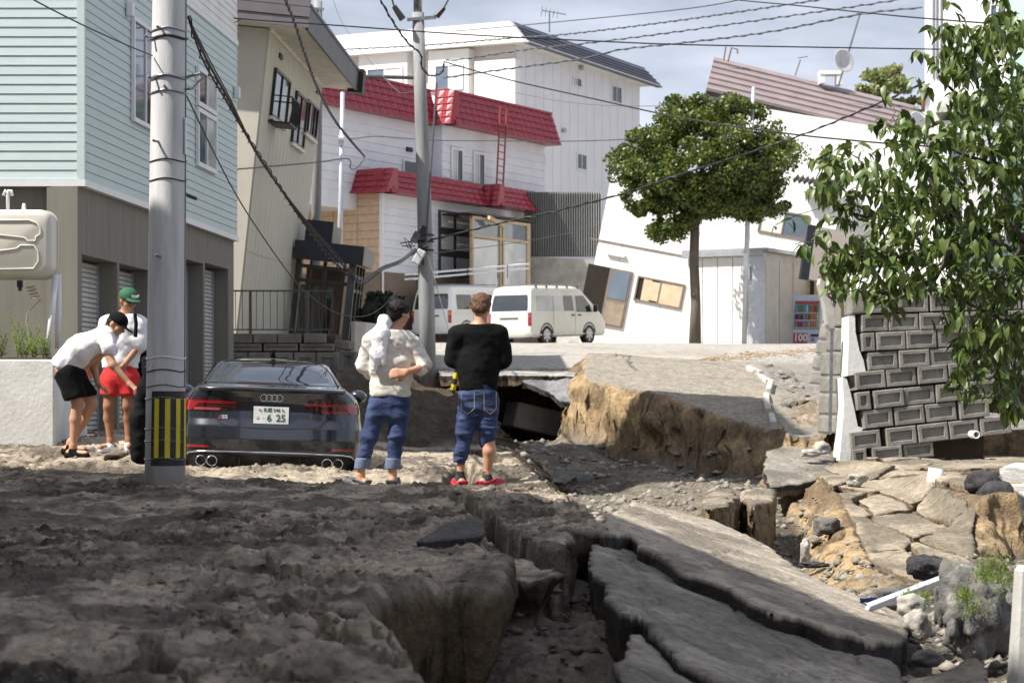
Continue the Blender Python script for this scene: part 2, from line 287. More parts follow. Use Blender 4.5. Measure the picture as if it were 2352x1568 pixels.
def ground_fn(X, Y):
    wx = X + .05 * fbm(X * 6, Y * 4, 3, 3) * 2; wy = Y + .09 * fbm(X * 5, Y * 3, 3, 9) * 2
    far = sstep(24, 40, Y)
    # floor
    dd = (X[..., None] - FLOOR[:, 0]) ** 2 * 1.6 + ((Y[..., None] - FLOOR[:, 1]) * np.clip(9 / np.maximum(Y, 4), .25, 1)[..., None]) ** 2 + .02
    wgt = dd ** -1.8; zf = (wgt * FLOOR[:, 2]).sum(-1) / wgt.sum(-1)
    zf = zf + .10 * fbm(X * 2.2, Y * 1.6, 4, 21) + .09 * np.abs(fbm(X * 6, Y * 5, 3, 22)) + .05 * fbm(X * 14, Y * 10, 3, 23)
    near = sstep(17, 12, Y); zf = zf + near * .10 * np.abs(fbm(X * 7, Y * 4, 4, 24))
    col = np.empty(X.shape + (3,)); col[:] = (.20, .175, .14)
    wet = sstep(-.1, .2, fbm(X * 1.2, Y * .8, 3, 31))[..., None]; col = col * (1 - wet) + np.array((.10, .082, .062)) * wet
    z = zf; soil = np.array((.43, .315, .18)); soilD = np.array((.20, .145, .09)); cl = np.zeros(X.shape)
    def lay(z, col, sd, zt, ct, w0, w1, sl=None, dark=1.0):
        nonlocal cl
        b = sstep(-w0, w1, sd); nzc = (b > .04) & (b < .96)
        z2 = zt * (1 - b) + z * b; z2 = z2 + np.where(nzc, 4 * b * (1 - b) * (.16 * fbm(X * 5 + z2 * 4, Y * 3 + z2 * 5, 4, 41)), 0)
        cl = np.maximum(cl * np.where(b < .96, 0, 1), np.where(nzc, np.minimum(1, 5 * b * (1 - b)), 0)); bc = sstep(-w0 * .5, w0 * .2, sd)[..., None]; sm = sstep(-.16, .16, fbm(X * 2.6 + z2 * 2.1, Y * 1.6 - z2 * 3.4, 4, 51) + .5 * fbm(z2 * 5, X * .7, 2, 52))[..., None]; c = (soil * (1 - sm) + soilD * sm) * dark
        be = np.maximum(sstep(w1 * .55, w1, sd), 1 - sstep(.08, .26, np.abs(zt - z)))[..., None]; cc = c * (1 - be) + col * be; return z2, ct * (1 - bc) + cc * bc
    sl = None
    # terrace on the right
    zt = np.interp(Y, [16, 19, 24, 30, 40], [-1.78, -1.55, -1.16, -.93, -.9]); hi = sstep(4.3, 4.75, X + .1 * fbm(X * 3, Y * 2, 3, 61)) * sstep(20.3, 22.0, Y); zt = zt * (1 - hi) + (-.93) * hi
    zt = zt + .10 * fbm(X * 1.3, Y * .9, 3, 62) + .006 * fbm(X * 14, Y * 10, 3, 63)
    inside = sstep(.02, -.12, polysd(TERR, wx, wy)); zt = zt - .075 * inside * sstep(7.6, 7.2, X)
    ct = np.empty(X.shape + (3,)); ct[:] = (.20, .155, .105)
    z, col = lay(z, col, polysd(TERR, wx, wy), zt, ct, .04, np.where(Y < 24, .6, .45) * np.where(X > 4.3, .55, 1), sl)
    # far road (two sheets of old paving) and the standing block of subsoil
    zr = road_z(X, Y) + .06 * fbm(X * .5, Y * .25, 2, 71) + .01 * fbm(X * 4, Y * 2, 3, 72)
    zr = zr - .12 * (1 - sstep(.03, .12, np.abs(fbm(X * .35 + 3, Y * .16, 3, 73)))) * sstep(60, 50, Y) * sstep(2.2, 4, X)
    crd = np.empty(X.shape + (3,)); crd[:] = (.44, .425, .39); ol = sstep(3.9, 4.5, X - (Y - 33) * .03)[..., None] * sstep(52, 44, Y)[..., None]; crd = crd * (1 - ol) + np.array((.27, .255, .23)) * ol
    dirt = sstep(.05, .2, fbm(X * .8, Y * .35, 4, 74))[..., None]; crd = crd * (1 - .35 * dirt) + np.array((.36, .29, .2)) * .35 * dirt
    z, col = lay(z, col, polysd(FROAD, wx, wy), zr, crd, .03, .30, sl)
    zk = KPL(X, Y) + .05 * fbm(X * 2, Y * 1.3, 3, 81) + .05 * fbm(X * 7, Y * 5, 3, 82) * sstep(40, 36, Y); ck = np.empty(X.shape + (3,)); ck[:] = (.34, .31, .26)
    z, col = lay(z, col, polysd(KBLK, wx, wy), zk, ck, .03, .55, sl)
    # mud bank on the left where the people stand, rising to the houses
    zm = ZB + .26 * sstep(20.3, 26, Y) * sstep(-1.2, -3.4, X) + .80 * sstep(28, 40, Y) * sstep(-1.6, -3.2, X)
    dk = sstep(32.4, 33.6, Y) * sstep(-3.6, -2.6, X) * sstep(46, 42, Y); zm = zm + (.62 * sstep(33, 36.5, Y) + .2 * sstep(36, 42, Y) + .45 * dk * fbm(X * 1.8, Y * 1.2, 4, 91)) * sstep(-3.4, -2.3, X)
    zm = zm + np.maximum(road_z(X, Y) - zm - 0, 0) * sstep(43, 50, Y)
    rgh = 1 - .75 * sstep(24, 34, Y)
    flow = fbm(X * 1.2, Y * .5, 4, 101); rid = np.abs(fbm(X * 2.2 + flow * 2, Y * 2.6 - X * 1.1, 4, 102)); mn = sstep(-.06, .14, fbm(X * 1.1 + 4, Y * .6, 3, 103))
    zm = zm + rgh * (.085 * flow + .05 * fbm(X * 3.5, Y * 2.2, 3, 104) + .055 * mn * (.10 - rid) * 2 + .05 * mn * fbm(X * 13, Y * 8, 4, 105) + .012 * np.abs(fbm(X * 30, Y * 16, 3, 106)) + .02 * np.maximum(fbm(X * 6 + Y * 2, Y * 14 - X * 3, 4, 114), 0))
    lump = np.maximum(fbm(X * 5.5 + 2 * flow, Y * 4.2, 4, 115), -.02); scar = np.maximum(fbm(X * 2.4 + Y * .9, Y * 6.5 - X * 2.2, 4, 116) - .03, 0)
    zm = zm + rgh * (.055 * lump * (.12 + .88 * mn) + .14 * scar - .05 * np.maximum(fbm(X * 10, Y * 7, 3, 117) - .1, 0))
    fq = (fbm(X * 1.7 + .4 * flow, Y * 1.15 + X * .3, 4, 118) + .5) * 11; ff = fq - np.floor(fq); flk = sstep(.46, .56, ff) - ff; crumb = np.maximum(np.abs(fbm(X * 17, Y * 10, 4, 119)) - .05, 0)
    zm = zm + rgh * (.028 * flk * sstep(-.1, .1, fbm(X * .9, Y * .6 + 7, 3, 121)) + .10 * crumb * (.03 + .97 * mn) + .04 * np.maximum(fbm(X * 24, Y * 15, 2, 122) - .1, 0))
    wk = worley(X * 2.6 + fbm(X * 3, Y * 3, 3, 107), Y * 1.6 + fbm(X * 3, Y * 3, 3, 108), 5); kz = sstep(9.2, 7.6, Y) * sstep(-1.9, -.9, X)
    zm = zm - .05 * kz * (1 - sstep(.02, .10, wk))
    zm = zm + .05 * np.exp(-((X + 2.55) ** 2 / 1.6 + (Y - 20.9) ** 2 / .25)) * (1 + 2.5 * fbm(X * 3, Y * 3, 3, 109)) + .03 * np.exp(-((X + 1.85) ** 2 / .35 + (Y - 21.4) ** 2 / .2)) + .10 * np.exp(-((X + 3.75) ** 2 / .12 + (Y - 22.1) ** 2 / .1)) * (1 + 3 * fbm(X * 9, Y * 6, 3, 110))
    zm = zm - .20 * sstep(.1, -.25, polysd([(-3.5, 21.95), (-1.45, 21.95), (-1.45, 27), (-3.5, 27)], wx, wy))
    for fx, fy, rx, ry, lv in ((-.85, 19.75, 1.0, .95, -.846), (-4.2, 22.5, .55, .6, -.628), (-4.05, 23.0, .35, .35, -.612)):
        m_ = np.exp(-(((X - fx) / rx) ** 4 + ((Y - fy) / ry) ** 4)); zm = zm * (1 - m_) + (lv + .012 * fbm(X * 9, Y * 6, 3, 113)) * m_
    s1 = sstep(.10, -.05, polysd(scr([(1110, 1196), (1150, 1216), (1254, 1266), (1228, 1294), (1120, 1294)], ZB), wx, wy)); zm = zm - .10 * s1 - s1 * .08 * np.maximum(X, -.1)
    for pts, lv, hw, dp in CRACKS:
        d = linesd(scr(pts, lv), wx, wy) + .03 * fbm(X * 11, Y * 8, 2, 120); zm = zm - dp * 1.3 * (1 - sstep(hw * .6, hw * 1.5, d))
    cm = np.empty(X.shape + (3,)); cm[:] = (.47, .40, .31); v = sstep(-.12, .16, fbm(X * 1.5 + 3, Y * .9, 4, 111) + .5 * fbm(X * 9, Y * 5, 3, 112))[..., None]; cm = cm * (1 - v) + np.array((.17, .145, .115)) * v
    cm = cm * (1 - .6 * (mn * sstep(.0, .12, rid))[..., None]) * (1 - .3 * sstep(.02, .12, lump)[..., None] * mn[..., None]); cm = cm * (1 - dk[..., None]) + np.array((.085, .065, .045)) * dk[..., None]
    sdb = polysd(BANK, wx, wy); z, col = lay(z, col, sdb, zm, cm, .03, np.interp(Y, [5, 10, 14, 20, 33], [.16, .16, .12, .35, .9]), None, .28)  # bank face soil colour darkened to stand in for shade in the gully
    return z, col, sdb, cl
def build_ground():
    uy = np.concatenate([np.geomspace(2.0, 5.4, 25)[:-1], np.geomspace(5.4, 24, 620)[:-1], np.geomspace(24, 45, 190)[:-1], np.geomspace(45, 110, 60)[:-1], np.geomspace(110, 1500, 25)])
    k = np.concatenate([np.linspace(-1.3, -.28, 40)[:-1], np.linspace(-.28, .28, 1000), np.linspace(.28, 1.3, 40)[1:]])
    Y, K = np.meshgrid(uy, k, indexing='ij'); X = K * Y
    z = np.empty(X.shape); col = np.empty(X.shape + (3,)); sdb = np.empty(X.shape); cl = np.empty(X.shape)
    for i in range(0, len(uy), 60): z[i:i + 60], col[i:i + 60], sdb[i:i + 60], cl[i:i + 60] = ground_fn(X[i:i + 60], Y[i:i + 60])
    # the crust of the bank overhangs its washed-out face
    sub = slice(24, 700); Xs, Ys = X[sub], Y[sub]; e = .02
    gx = (polysd(BANK, Xs + e, Ys) - polysd(BANK, Xs - e, Ys)) / (2 * e); gy = (polysd(BANK, Xs, Ys + e) - polysd(BANK, Xs, Ys - e)) / (2 * e)
    b = sstep(0, .14, sdb[sub]); hole = sstep(14.5, 12.5, Ys); o = hole * np.where(sdb[sub] < 0, .10 * np.exp(np.minimum(sdb[sub], 0) / .12), .10 * (1 - b) - .14 * b * np.exp(-np.maximum(sdb[sub] - .14, 0) / .2))
    X[sub] += gx * o; Y[sub] += gy * o
    c3 = cl > .02; p3 = np.stack([X[c3], Y[c3], z[c3]], -1); am = cl[c3] * np.clip(Y[c3] * .006, .04, .22)
    X[c3] += am * 1.6 * fbm3(p3 * 2.6, 4, 7); Y[c3] += am * 2.2 * fbm3(p3 * 2.9 + 11, 4, 8); z[c3] += am * .5 * fbm3(p3 * 7, 2, 9)
    nr, nc = X.shape; idx = np.arange(nr * nc).reshape(nr, nc)
    q = np.stack([idx[:-1, :-1], idx[:-1, 1:], idx[1:, 1:], idx[1:, :-1]], -1).reshape(-1, 4)
    me = mesh_np('ground', np.stack([X, Y, z], -1).reshape(-1, 3), q)
    a = me.color_attributes.new('Col', 'FLOAT_COLOR', 'POINT'); a.data.foreach_set('color', np.concatenate([col.reshape(-1, 3), np.ones((nr * nc, 1))], 1).astype(np.float32).ravel())
    m = pm('ground_soil', (1.12, 1.1, 1.08), .92, (.62, .62, .62), scale=5, bump=1.0, bscale=34, vcol=True, crisp=15, spec=.2, detail=8, lo=.28, hi=.68, dist=.03)
    return tag(link('ground', me, m), kind='structure')
GROUND = build_ground()
def gz(x, y): return float(ground_fn(np.array([[x]]), np.array([[y]]))[0][0, 0])
# standing water at the bottom of the crater
mw = pm('water', (.10, .105, .11), .06, (.06, .06, .06), scale=2, spec=.8, bump=.08, bscale=9)
wm = MB(); wm.grid([[(.55 + .12 * i, 26.5 + .35 * j, -1.5) for i in range(8)] for j in range(12)]); tag(wm.build('water', mw), kind='structure')

# ------------------------------------------------------------------ broken slabs of paving
pm('slab_mud', (1.08, 1.08, 1.08), .9, (.66, .66, .66), scale=4.5, bump=1.0, bscale=40, vcol=True, crisp=17, spec=.25, detail=8, lo=.28, hi=.7, dist=.02)
def slab(name, label, poly, pl, th, top=(.34, .28, .205), side=(.045, .042, .04), low=(.14, .1, .065), step=(.018, .035), amp=.02, jit=.03, group=None, cat='slab', mat='slab_mud', streak=0.0, warp=0.0, parent=None):
    poly = np.asarray(poly); mn, mx_ = poly.min(0) - .1, poly.max(0) + .1
    x = np.arange(mn[0], mx_[0], step[0]); y = np.arange(mn[1], mx_[1], step[1]); Y, X = np.meshgrid(y, x, indexing='ij'); s = int(abs(poly.sum() * 97)) % 997
    sd = polysd(poly, X + jit * 2 * fbm(X * 5, Y * 3, 3, s), Y + jit * 3 * fbm(X * 4, Y * 3, 3, s + 1)) + jit * fbm(X * 16, Y * 9, 3, s + 2)
    ins = sd < 0; cell = ins[:-1, :-1] & ins[1:, :-1] & ins[:-1, 1:] & ins[1:, 1:]
    Z = pl(X, Y) + amp * (2.2 * fbm(X * 1.6, Y * .8, 3, s + 3) + 1.4 * fbm(X * 7 + Y * 2, Y * 3, 4, s + 4) + .5 * fbm(X * 30, Y * 18, 2, s + 5)) + streak * np.abs(fbm(X * 9 + Y * 3.2, Y * .9 - X * .3, 3, s + 6)) + warp * np.sin(X * 2 + Y)
    wr = worley(X * 1.3 + .6 * fbm(X * 3, Y * 2, 3, s + 11), Y * .55 + .6 * fbm(X * 3, Y * 2, 3, s + 12), s); pat = sstep(-.1, .12, fbm(X * 1.4, Y * .7, 3, s + 13))
    Z = Z - .010 * sstep(-.02, 0, sd) - 1.6 * amp * (1 - sstep(.012, .04, wr)) + amp * pat * (1.3 * np.abs(fbm(X * 9 + Y * 2.5, Y * 5, 4, s + 14)) + 1.2 * np.maximum(fbm(X * 22, Y * 12, 3, s + 15), 0)) + amp * pat * 2.4 * np.maximum(np.abs(fbm(X * 15, Y * 7, 4, s + 16)) - .07, 0)
    idx = np.arange(X.size).reshape(X.shape); q = np.stack([idx[:-1, :-1], idx[:-1, 1:], idx[1:, 1:], idx[1:, :-1]], -1)[cell]
    e = np.concatenate([q[:, [0, 1]], q[:, [1, 2]], q[:, [2, 3]], q[:, [3, 0]]]); key = {}
    es = np.sort(e, 1); _, inv, cnt = np.unique(es[:, 0].astype(np.int64) * X.size + es[:, 1], return_inverse=True, return_counts=True); be = e[cnt[inv] == 1]
    used = np.unique(q); mp = -np.ones(X.size, int); mp[used] = np.arange(len(used))
    gy_, gx_ = np.gradient(sd, step[1], step[0]); gl = np.hypot(gx_, gy_) + 1e-6; edge_v = np.zeros(X.size, bool); edge_v[np.unique(be)] = True; edge_v = edge_v.reshape(X.shape); mv = np.clip(-sd, 0, 1.5 * max(step)) * edge_v
    X = X + mv * gx_ / gl; Y = Y + mv * gy_ / gl; Z = np.where(edge_v, Z + .010 * sstep(-.02, 0, sd) - .010, Z)
    V = np.stack([X, Y, Z], -1).reshape(-1, 3)[used]; C = np.empty((len(used), 3)); C[:] = top
    vv = sstep(-.15, .15, fbm(V[:, 0] * 2.5, V[:, 1] * 1.3, 4, s + 7))[:, None]; C = C * (1 - .45 * vv)
    Q = [mp[q]]; bv = np.unique(be); prev = mp[bv]; pos = V[prev].copy(); lut = -np.ones(X.size, int); n0 = len(V); Vs, Cs = [V], [C]
    lv = [(.12, side), (.5, side), (.55, low), (1.0, low)] if th < .4 else [(.05, side), (.14, side), (.26, low), (.4, side), (.55, low), (.7, low), (.85, side), (1.0, low)]; last = mp.copy()
    cen = V.mean(0)
    for k, (t, c) in enumerate(lv):
        p = pos.copy(); p[:, 2] -= th * t * (1 + .5 * fbm(p[:, 0] * 5, p[:, 1] * 4, 2, s + 8)); d = p[:, :2] - cen[:2]; d /= np.linalg.norm(d, axis=1)[:, None] + 1e-6
        p[:, :2] += d * (((.02 + .35 * max(th - .3, 0)) * 2 * fbm(p[:, 0] * 9 + k * 3.1, p[:, 1] * 6 + k * 2.3, 2, s + 9 + k)) - .03 * t)[:, None]
        new = -np.ones(X.size, int); new[bv] = n0 + np.arange(len(bv)); n0 += len(bv); Vs.append(p); cc = np.empty((len(p), 3)); cc[:] = c; Cs.append(cc)
        Q.append(np.stack([last[be[:, 0]], new[be[:, 0]], new[be[:, 1]], last[be[:, 1]]], -1)); last = new
    V = np.concatenate(Vs); me = mesh_np(name, V, np.concatenate(Q)); a = me.color_attributes.new('Col', 'FLOAT_COLOR', 'POINT')
    a.data.foreach_set('color', np.concatenate([np.concatenate(Cs), np.ones((len(V), 1))], 1).astype(np.float32).ravel())
    if parent is not None: return link(name, me, M(mat), parent)
    return tag(link(name, me, M(mat)), label, cat, group, 'thing')
def onpl(pl, pts, it=40):
    out = []
    for px, py in pts:
        lo, hi = 2.0, 80.0                          # march the view ray to the plane
        k, m = (px - CX) / FPX, (CY - py) / FPX
        f = lambda Y: m * Y - float(pl(np.array(k * Y), np.array(Y)))
        a, b = f(lo), f(hi); Yr = lo - a * (hi - lo) / (b - a); out.append((k * Yr, Yr))
    return out
PA = plane3((.88, 16.7, -.84), (2.1, 11.5, -1.29), (.67, 7.2, -.95)); PB = lambda X, Y: PA(X, Y) - .10
SA = [(1384, 1202), (1399, 1179), (1459, 1151), (1560, 1171), (1642, 1194), (1759, 1250), (1845, 1314), (1931, 1351), (2025, 1385), (2085, 1411), (2087, 1453), (2062, 1475), (1995, 1468), (1901, 1446), (1837, 1416), (1777, 1400), (1714, 1370), (1672, 1344), (1620, 1325), (1564, 1306), (1507, 1269), (1478, 1258), (1444, 1226), (1373, 1224)]
slab('asphalt_slab', 'long mud-coated paving slab tilted down to the right beyond the dark crack', onpl(PA, SA), PA, .24, top=(.44, .385, .31), low=(.07, .055, .04), streak=.012, amp=.012)
SB = [(1358, 1254), (1372, 1236), (1440, 1240), (1472, 1268), (1505, 1282), (1562, 1322), (1620, 1341), (1670, 1362), (1712, 1386), (1775, 1416), (1835, 1438), (1900, 1472), (1990, 1492), (2044, 1500), (2062, 1535), (2100, 1600), (1720, 1600), (1666, 1568), (1564, 1517), (1530, 1483), (1496, 1445), (1470, 1408), (1436, 1404), (1399, 1378), (1391, 1337), (1358, 1318)]
slab('asphalt_slab', 'widest mud-coated paving slab sloping right between the two dark cracks', onpl(PB, SB), PB, .26, top=(.38, .34, .285), low=(.07, .055, .04), streak=.02, amp=.014)
PC = lambda X, Y: PA(X, Y) - .14 - .05 * (X - .6)
slab('asphalt_slab', 'pointed slab of muddy paving at the bottom edge below the widest slab', onpl(PC, [(1459, 1445), (1418, 1520), (1405, 1600), (1640, 1600), (1600, 1566), (1534, 1530), (1508, 1500)]), PC, .2, top=(.36, .32, .265), low=(.07, .055, .04), amp=.014)
PT = plane3((-.35, 13.0, -.66), (-.14, 13.6, -.64), (-.2, 10.5, -.80))
slab('asphalt_slab', 'small dark triangular flake of asphalt raised on the mud bank', onpl(PT, [(948, 1240), (1030, 1198), (1098, 1184), (1112, 1190), (1112, 1226), (1060, 1232)]), PT, .07, top=(.10, .095, .09), amp=.006, jit=.012)
PD = plane3((1.0, 40.2, .24), (1.55, 38.6, -.06), (.1, 41.2, .34))
slab('asphalt_slab', 'grey sheet of road surface hanging over the dark hollow', onpl(PD, [(1196, 874), (1215, 868), (1280, 870), (1352, 862), (1356, 880), (1352, 926), (1290, 922), (1262, 900), (1225, 885)]), PD, .10, top=(.25, .25, .255), low=(.05, .045, .04), amp=.01, step=(.03, .08), jit=.02)
PE = plane3((4.0, 30.5, -.78), (3.35, 27.0, -1.08), (4.25, 28, -1.02))
slab('asphalt_slab', 'tilted grey paving slab lying below the leaning block wall', onpl(PE, [(1762, 1036), (1800, 1022), (1890, 1032), (1918, 1050), (1910, 1085), (1886, 1098), (1830, 1112), (1770, 1116), (1756, 1080)]), PE, .14, top=(.30, .275, .235), amp=.012, step=(.02, .05))
PF = plane3((.05, 34.5, -.80), (.9, 33.5, -.95), (.1, 31, -1.15))
slab('asphalt_slab', 'flat grey slab fallen on the crater gravel behind the man in black', onpl(PF, [(1225, 1080), (1290, 1076), (1330, 1092), (1300, 1105), (1238, 1104)]), PF, .12, top=(.24, .22, .19), step=(.03, .08))
PG = plane3((2.35, 9.2, -1.18), (2.5, 8.4, -1.2), (1.9, 8.6, -1.32))
slab('asphalt_slab', 'pale angular slab edge in the bottom right corner', onpl(PG, [(2050, 1565), (2150, 1545), (2235, 1500), (2262, 1530), (2290, 1600), (2040, 1600)]), PG, .25, top=(.42, .36, .27), amp=.012)
PH = plane3((5.0, 23.5, -.86), (5.6, 23.5, -.86), (5.0, 21.9, -.94))
slab('asphalt_slab', 'thick broken edge of pale road surface jutting in at the far right', onpl(PH, [(2296, 1075), (2330, 1062), (2420, 1064), (2430, 1130), (2352, 1128), (2310, 1112)]), PH, .34, top=(.62, .60, .56), side=(.06, .06, .065), low=(.09, .088, .09), step=(.02, .05))

slab('asphalt_slab', 'cracked edge of the pale road bridging the dark hollow', [(-1.35, 41.7), (-.8, 41.2), (-.1, 41.5), (.45, 41.15), (1.0, 41.0), (1.5, 40.5), (1.75, 42), (1.6, 44.6), (-.5, 45.2), (-1.5, 44.2)], lambda X, Y: road_z(X, Y) - .04 + .06 * fbm(X * .5, Y * .25, 2, 71), .2, top=(.44, .425, .39), amp=.008, step=(.03, .08), jit=.05)

PI_ = lambda X, Y: -1.02 + 0 * X + .02 * (X - 2)
slab('asphalt_slab', 'soil block capped with grey paving left of the dark pit', onpl(PI_, [(1606, 1150), (1632, 1132), (1684, 1128), (1694, 1140), (1668, 1158), (1622, 1162)]), PI_, .55, top=(.30, .26, .2), side=(.22, .17, .11), low=(.2, .15, .09), step=(.015, .04), jit=.05)
PJ_ = lambda X, Y: -1.06 + 0 * X
slab('asphalt_slab', 'second soil block with a crumbling top above the dark pit', onpl(PJ_, [(1700, 1140), (1722, 1124), (1772, 1122), (1786, 1134), (1770, 1150), (1720, 1156)]), PJ_, .55, top=(.34, .29, .22), side=(.24, .18, .115), low=(.2, .15, .09), step=(.015, .04), jit=.05)

# cracked plates of dried mud on the terrace (pieces of the ground)
def clip(poly, nx, ny, c):
    out = []
    for i in range(len(poly)):
        a, b = poly[i], poly[(i + 1) % len(poly)]; da, db = nx * a[0] + ny * a[1] - c, nx * b[0] + ny * b[1] - c
        if da <= 0: out.append(a)
        if (da < 0) != (db < 0): t = da / (da - db); out.append((a[0] + t * (b[0] - a[0]), a[1] + t * (b[1] - a[1])))
    return out
rp = random.Random(77); lobes = [[(3.66, 24.4), (3.40, 21.6), (3.24, 19.5), (3.45, 18.6), (3.9, 18.7), (4.3, 20.2), (4.55, 21.4), (4.62, 24.4)], [(3.98, 31.2), (3.85, 27.5), (3.66, 24.4), (4.62, 24.4), (4.7, 22.3), (5.3, 22.4), (6.6, 22.2), (7.4, 31.2)]]
for lobe, ns in ((lobes[0], 11), (lobes[1], 24)):
    xs = [p[0] for p in lobe]; ys = [p[1] for p in lobe]; seeds = []
    while len(seeds) < ns:
        q = (rp.uniform(min(xs), max(xs)), rp.uniform(min(ys), max(ys)))
        if all(((q[0] - u[0]) ** 2 * 9 + (q[1] - u[1]) ** 2) > 1.1 for u in seeds) or rp.random() < .02: seeds.append(q)
    for i, q in enumerate(seeds):
        pl_ = list(lobe)
        for k, u in enumerate(seeds):
            if k == i or not pl_: continue
            nx, ny = (u[0] - q[0]) * 9, (u[1] - q[1]); ln = math.hypot(nx, ny); mx_, my_ = (q[0] + u[0]) / 2, (q[1] + u[1]) / 2; nx /= ln; ny /= ln; pl_ = clip(pl_, nx, ny, nx * mx_ + ny * my_ - rp.uniform(.012, .045))
        if len(pl_) < 3: continue
        tx, ty, dz = rp.uniform(-.05, .05), rp.uniform(-.02, .02), rp.uniform(-.025, .03)
        f = lambda X, Y, q=q, tx=tx, ty=ty, dz=dz: np.interp(Y, [16, 19, 24, 30, 40], [-1.78, -1.55, -1.16, -.93, -.9]) * (1 - sstep(4.3, 4.75, X) * sstep(20.3, 22.0, Y)) - .93 * sstep(4.3, 4.75, X) * sstep(20.3, 22.0, Y) + .10 * fbm(X * 1.3, Y * .9, 3, 62) + .02 + tx * (X - q[0]) + ty * (Y - q[1]) + dz
        a = np.array(pl_); area = abs(np.dot(a[:, 0], np.roll(a[:, 1], 1)) - np.dot(a[:, 1], np.roll(a[:, 0], 1))) / 2
        if area > .05: slab('mud_plate', None, pl_, f, .10, top=(.37, .315, .235), side=(.26, .2, .135), low=(.14, .1, .065), step=(.016, .05), amp=.006, jit=.035, parent=GROUND)
# ------------------------------------------------------------------ buildings
def boards(fr, parent, a0, a1, h0, h1, pitch, mat, n=0.0, name='siding_board', lip=.018, vertical=False):
    c = a0 if vertical else h0; end = a1 if vertical else h1
    while c < end - 1e-4:
        t = min(c + pitch, end); mb = MB()
        if vertical: fr.box(mb, c + .004, t - .004, n, n + lip, h0, h1)
        else:
            e = pitch * .06
            mb.hexa([fr(a0, n, c), fr(a1, n, c), fr(a1, n + lip, c + e), fr(a0, n + lip, c + e), fr(a0, n, t - .001), fr(a1, n, t - .001), fr(a1, n + lip * .45, t - .001), fr(a0, n + lip * .45, t - .001)])
        mb.build(name, M(mat), parent); c = t
def window(fr, parent, a0, a1, h0, h1, n=.0, fw=.05, mat='alu_white', panes=('glass_dark', 'glass_dark'), proud=.05, bars=True, name='window'):
    mb = MB(); fr.box(mb, a0, a0 + fw, n, n + proud, h0, h1); fr.box(mb, a1 - fw, a1, n, n + proud, h0, h1)
    fr.box(mb, a0 + fw, a1 - fw, n, n + proud, h0, h0 + fw); fr.box(mb, a0 + fw, a1 - fw, n, n + proud, h1 - fw, h1); k = len(panes); wd = (a1 - a0 - 2 * fw) / k
    for i in range(1, k): fr.box(mb, a0 + fw + i * wd - fw * .4, a0 + fw + i * wd + fw * .4, n, n + proud * .8, h0 + fw, h1 - fw)
    o = mb.build(name, M(mat), parent)
    for i, g in enumerate(panes): fbox(fr, 'pane', M(g), o, a0 + fw + i * wd + .004, a0 + fw + (i + 1) * wd - .004, n + proud * .15, n + proud * (.4 + .1 * (i % 2)), h0 + fw, h1 - fw)
    return o
# mint-sided house on the left -----------------------------------------------------------
C0 = Vector((-5.48, 27.8, 0)); SD = Vector((.069, .9976, 0))
gh = thing('house', 'mint-green sided house with grey garage bays on the left', 'house', (-8, 30, -.6))
fF = Fr(C0, (1, 0, 0), (0, -1, 0)); fS = Fr(C0, SD, (SD.y, -SD.x, 0)); LEN = 10.05
mb = MB(); mb.hexa([(-11, 27.82, 2.7), C0 + Vector((-.02, .02, 2.7)), C0 + SD * LEN + Vector((-.02, 0, 2.7)), (-11, 37.8, 2.7), (-11, 27.82, 6.9), C0 + Vector((-.02, .02, 6.9)), C0 + SD * LEN + Vector((-.02, 0, 6.9)), (-11, 37.8, 6.9)])
mb.build('wall', M('mint_siding'), gh)
mb = MB(); mb.hexa([(-11, 27.9, 6.9), (-5.5, 27.9, 6.9), (-5.2, 32.6, 6.9), (-11, 32.6, 6.9), (-11, 27.9, 12.6), (-5.5, 27.9, 12.6), (-5.2, 32.6, 12.6), (-11, 32.6, 12.6)]); mb.build('unseen_upper_storey', M('white_siding'), gh)  # storey above the view, height shaped so its shadow covers the crater
mb = MB(); mb.hexa([(-11.3, 27.5, 12.6), (-5.2, 27.5, 12.6), (-4.9, 33, 12.6), (-11.3, 33, 12.6), (-11.3, 27.5, 12.8), (-5.2, 27.5, 12.8), (-4.9, 33, 12.8), (-11.3, 33, 12.8)]); mb.build('roof', M('roof_slate'), gh)
boards(fF, gh, -4.5, -.02, 2.74, 5.4, .1215, 'mint_siding'); boards(fS, gh, .02, LEN, 2.74, 6.05, .1215, 'mint_siding'); boards(fS, gh, 3.0, LEN, 6.15, 6.9, .1215, 'white_siding')
fbox(fS, 'trim', M('alu_white'), gh, 3, LEN + .01, 0, .03, 6.05, 6.14)
mb = MB(); mb.hexa([C0 + Vector((x, y, z)) for z in (2.7, 6.9) for x, y in ((-.075, -.022), (.024, -.022), (.024, .075), (-.075, .075))]); mb.build('corner_trim', M('mint_siding'), gh)
for fr, a0, a1 in ((fF, -4.6, .04), (fS, -.04, LEN + .02)): fbox(fr, 'base_trim', M('alu_white'), gh, a0, a1, -.05, .045, 2.655, 2.74)
fbox(fF, 'lower_wall', M('olive_wall'), gh, -5.5, -.09, -.4, -.07, -1.2, 2.655)
mb = MB(); R_ = .24; bays = [(.12, 1.95, 1.80), (2.07, 3.9, 1.80), (4.02, 5.75, 2.0), (5.87, 7.53, 2.12), (7.66, 9.57, 2.15)]
prev = -.07
for a0, a1, ht in bays:
    fS.box(mb, prev, a0, -.45, -.05, -1.2, 2.655); fS.box(mb, a0, a1, -.45, -.05, ht, 2.655); prev = a1
fS.box(mb, prev, LEN, -.45, -.05, -1.2, 2.655); mb.build('garage_wall', M('olive_wall'), gh)
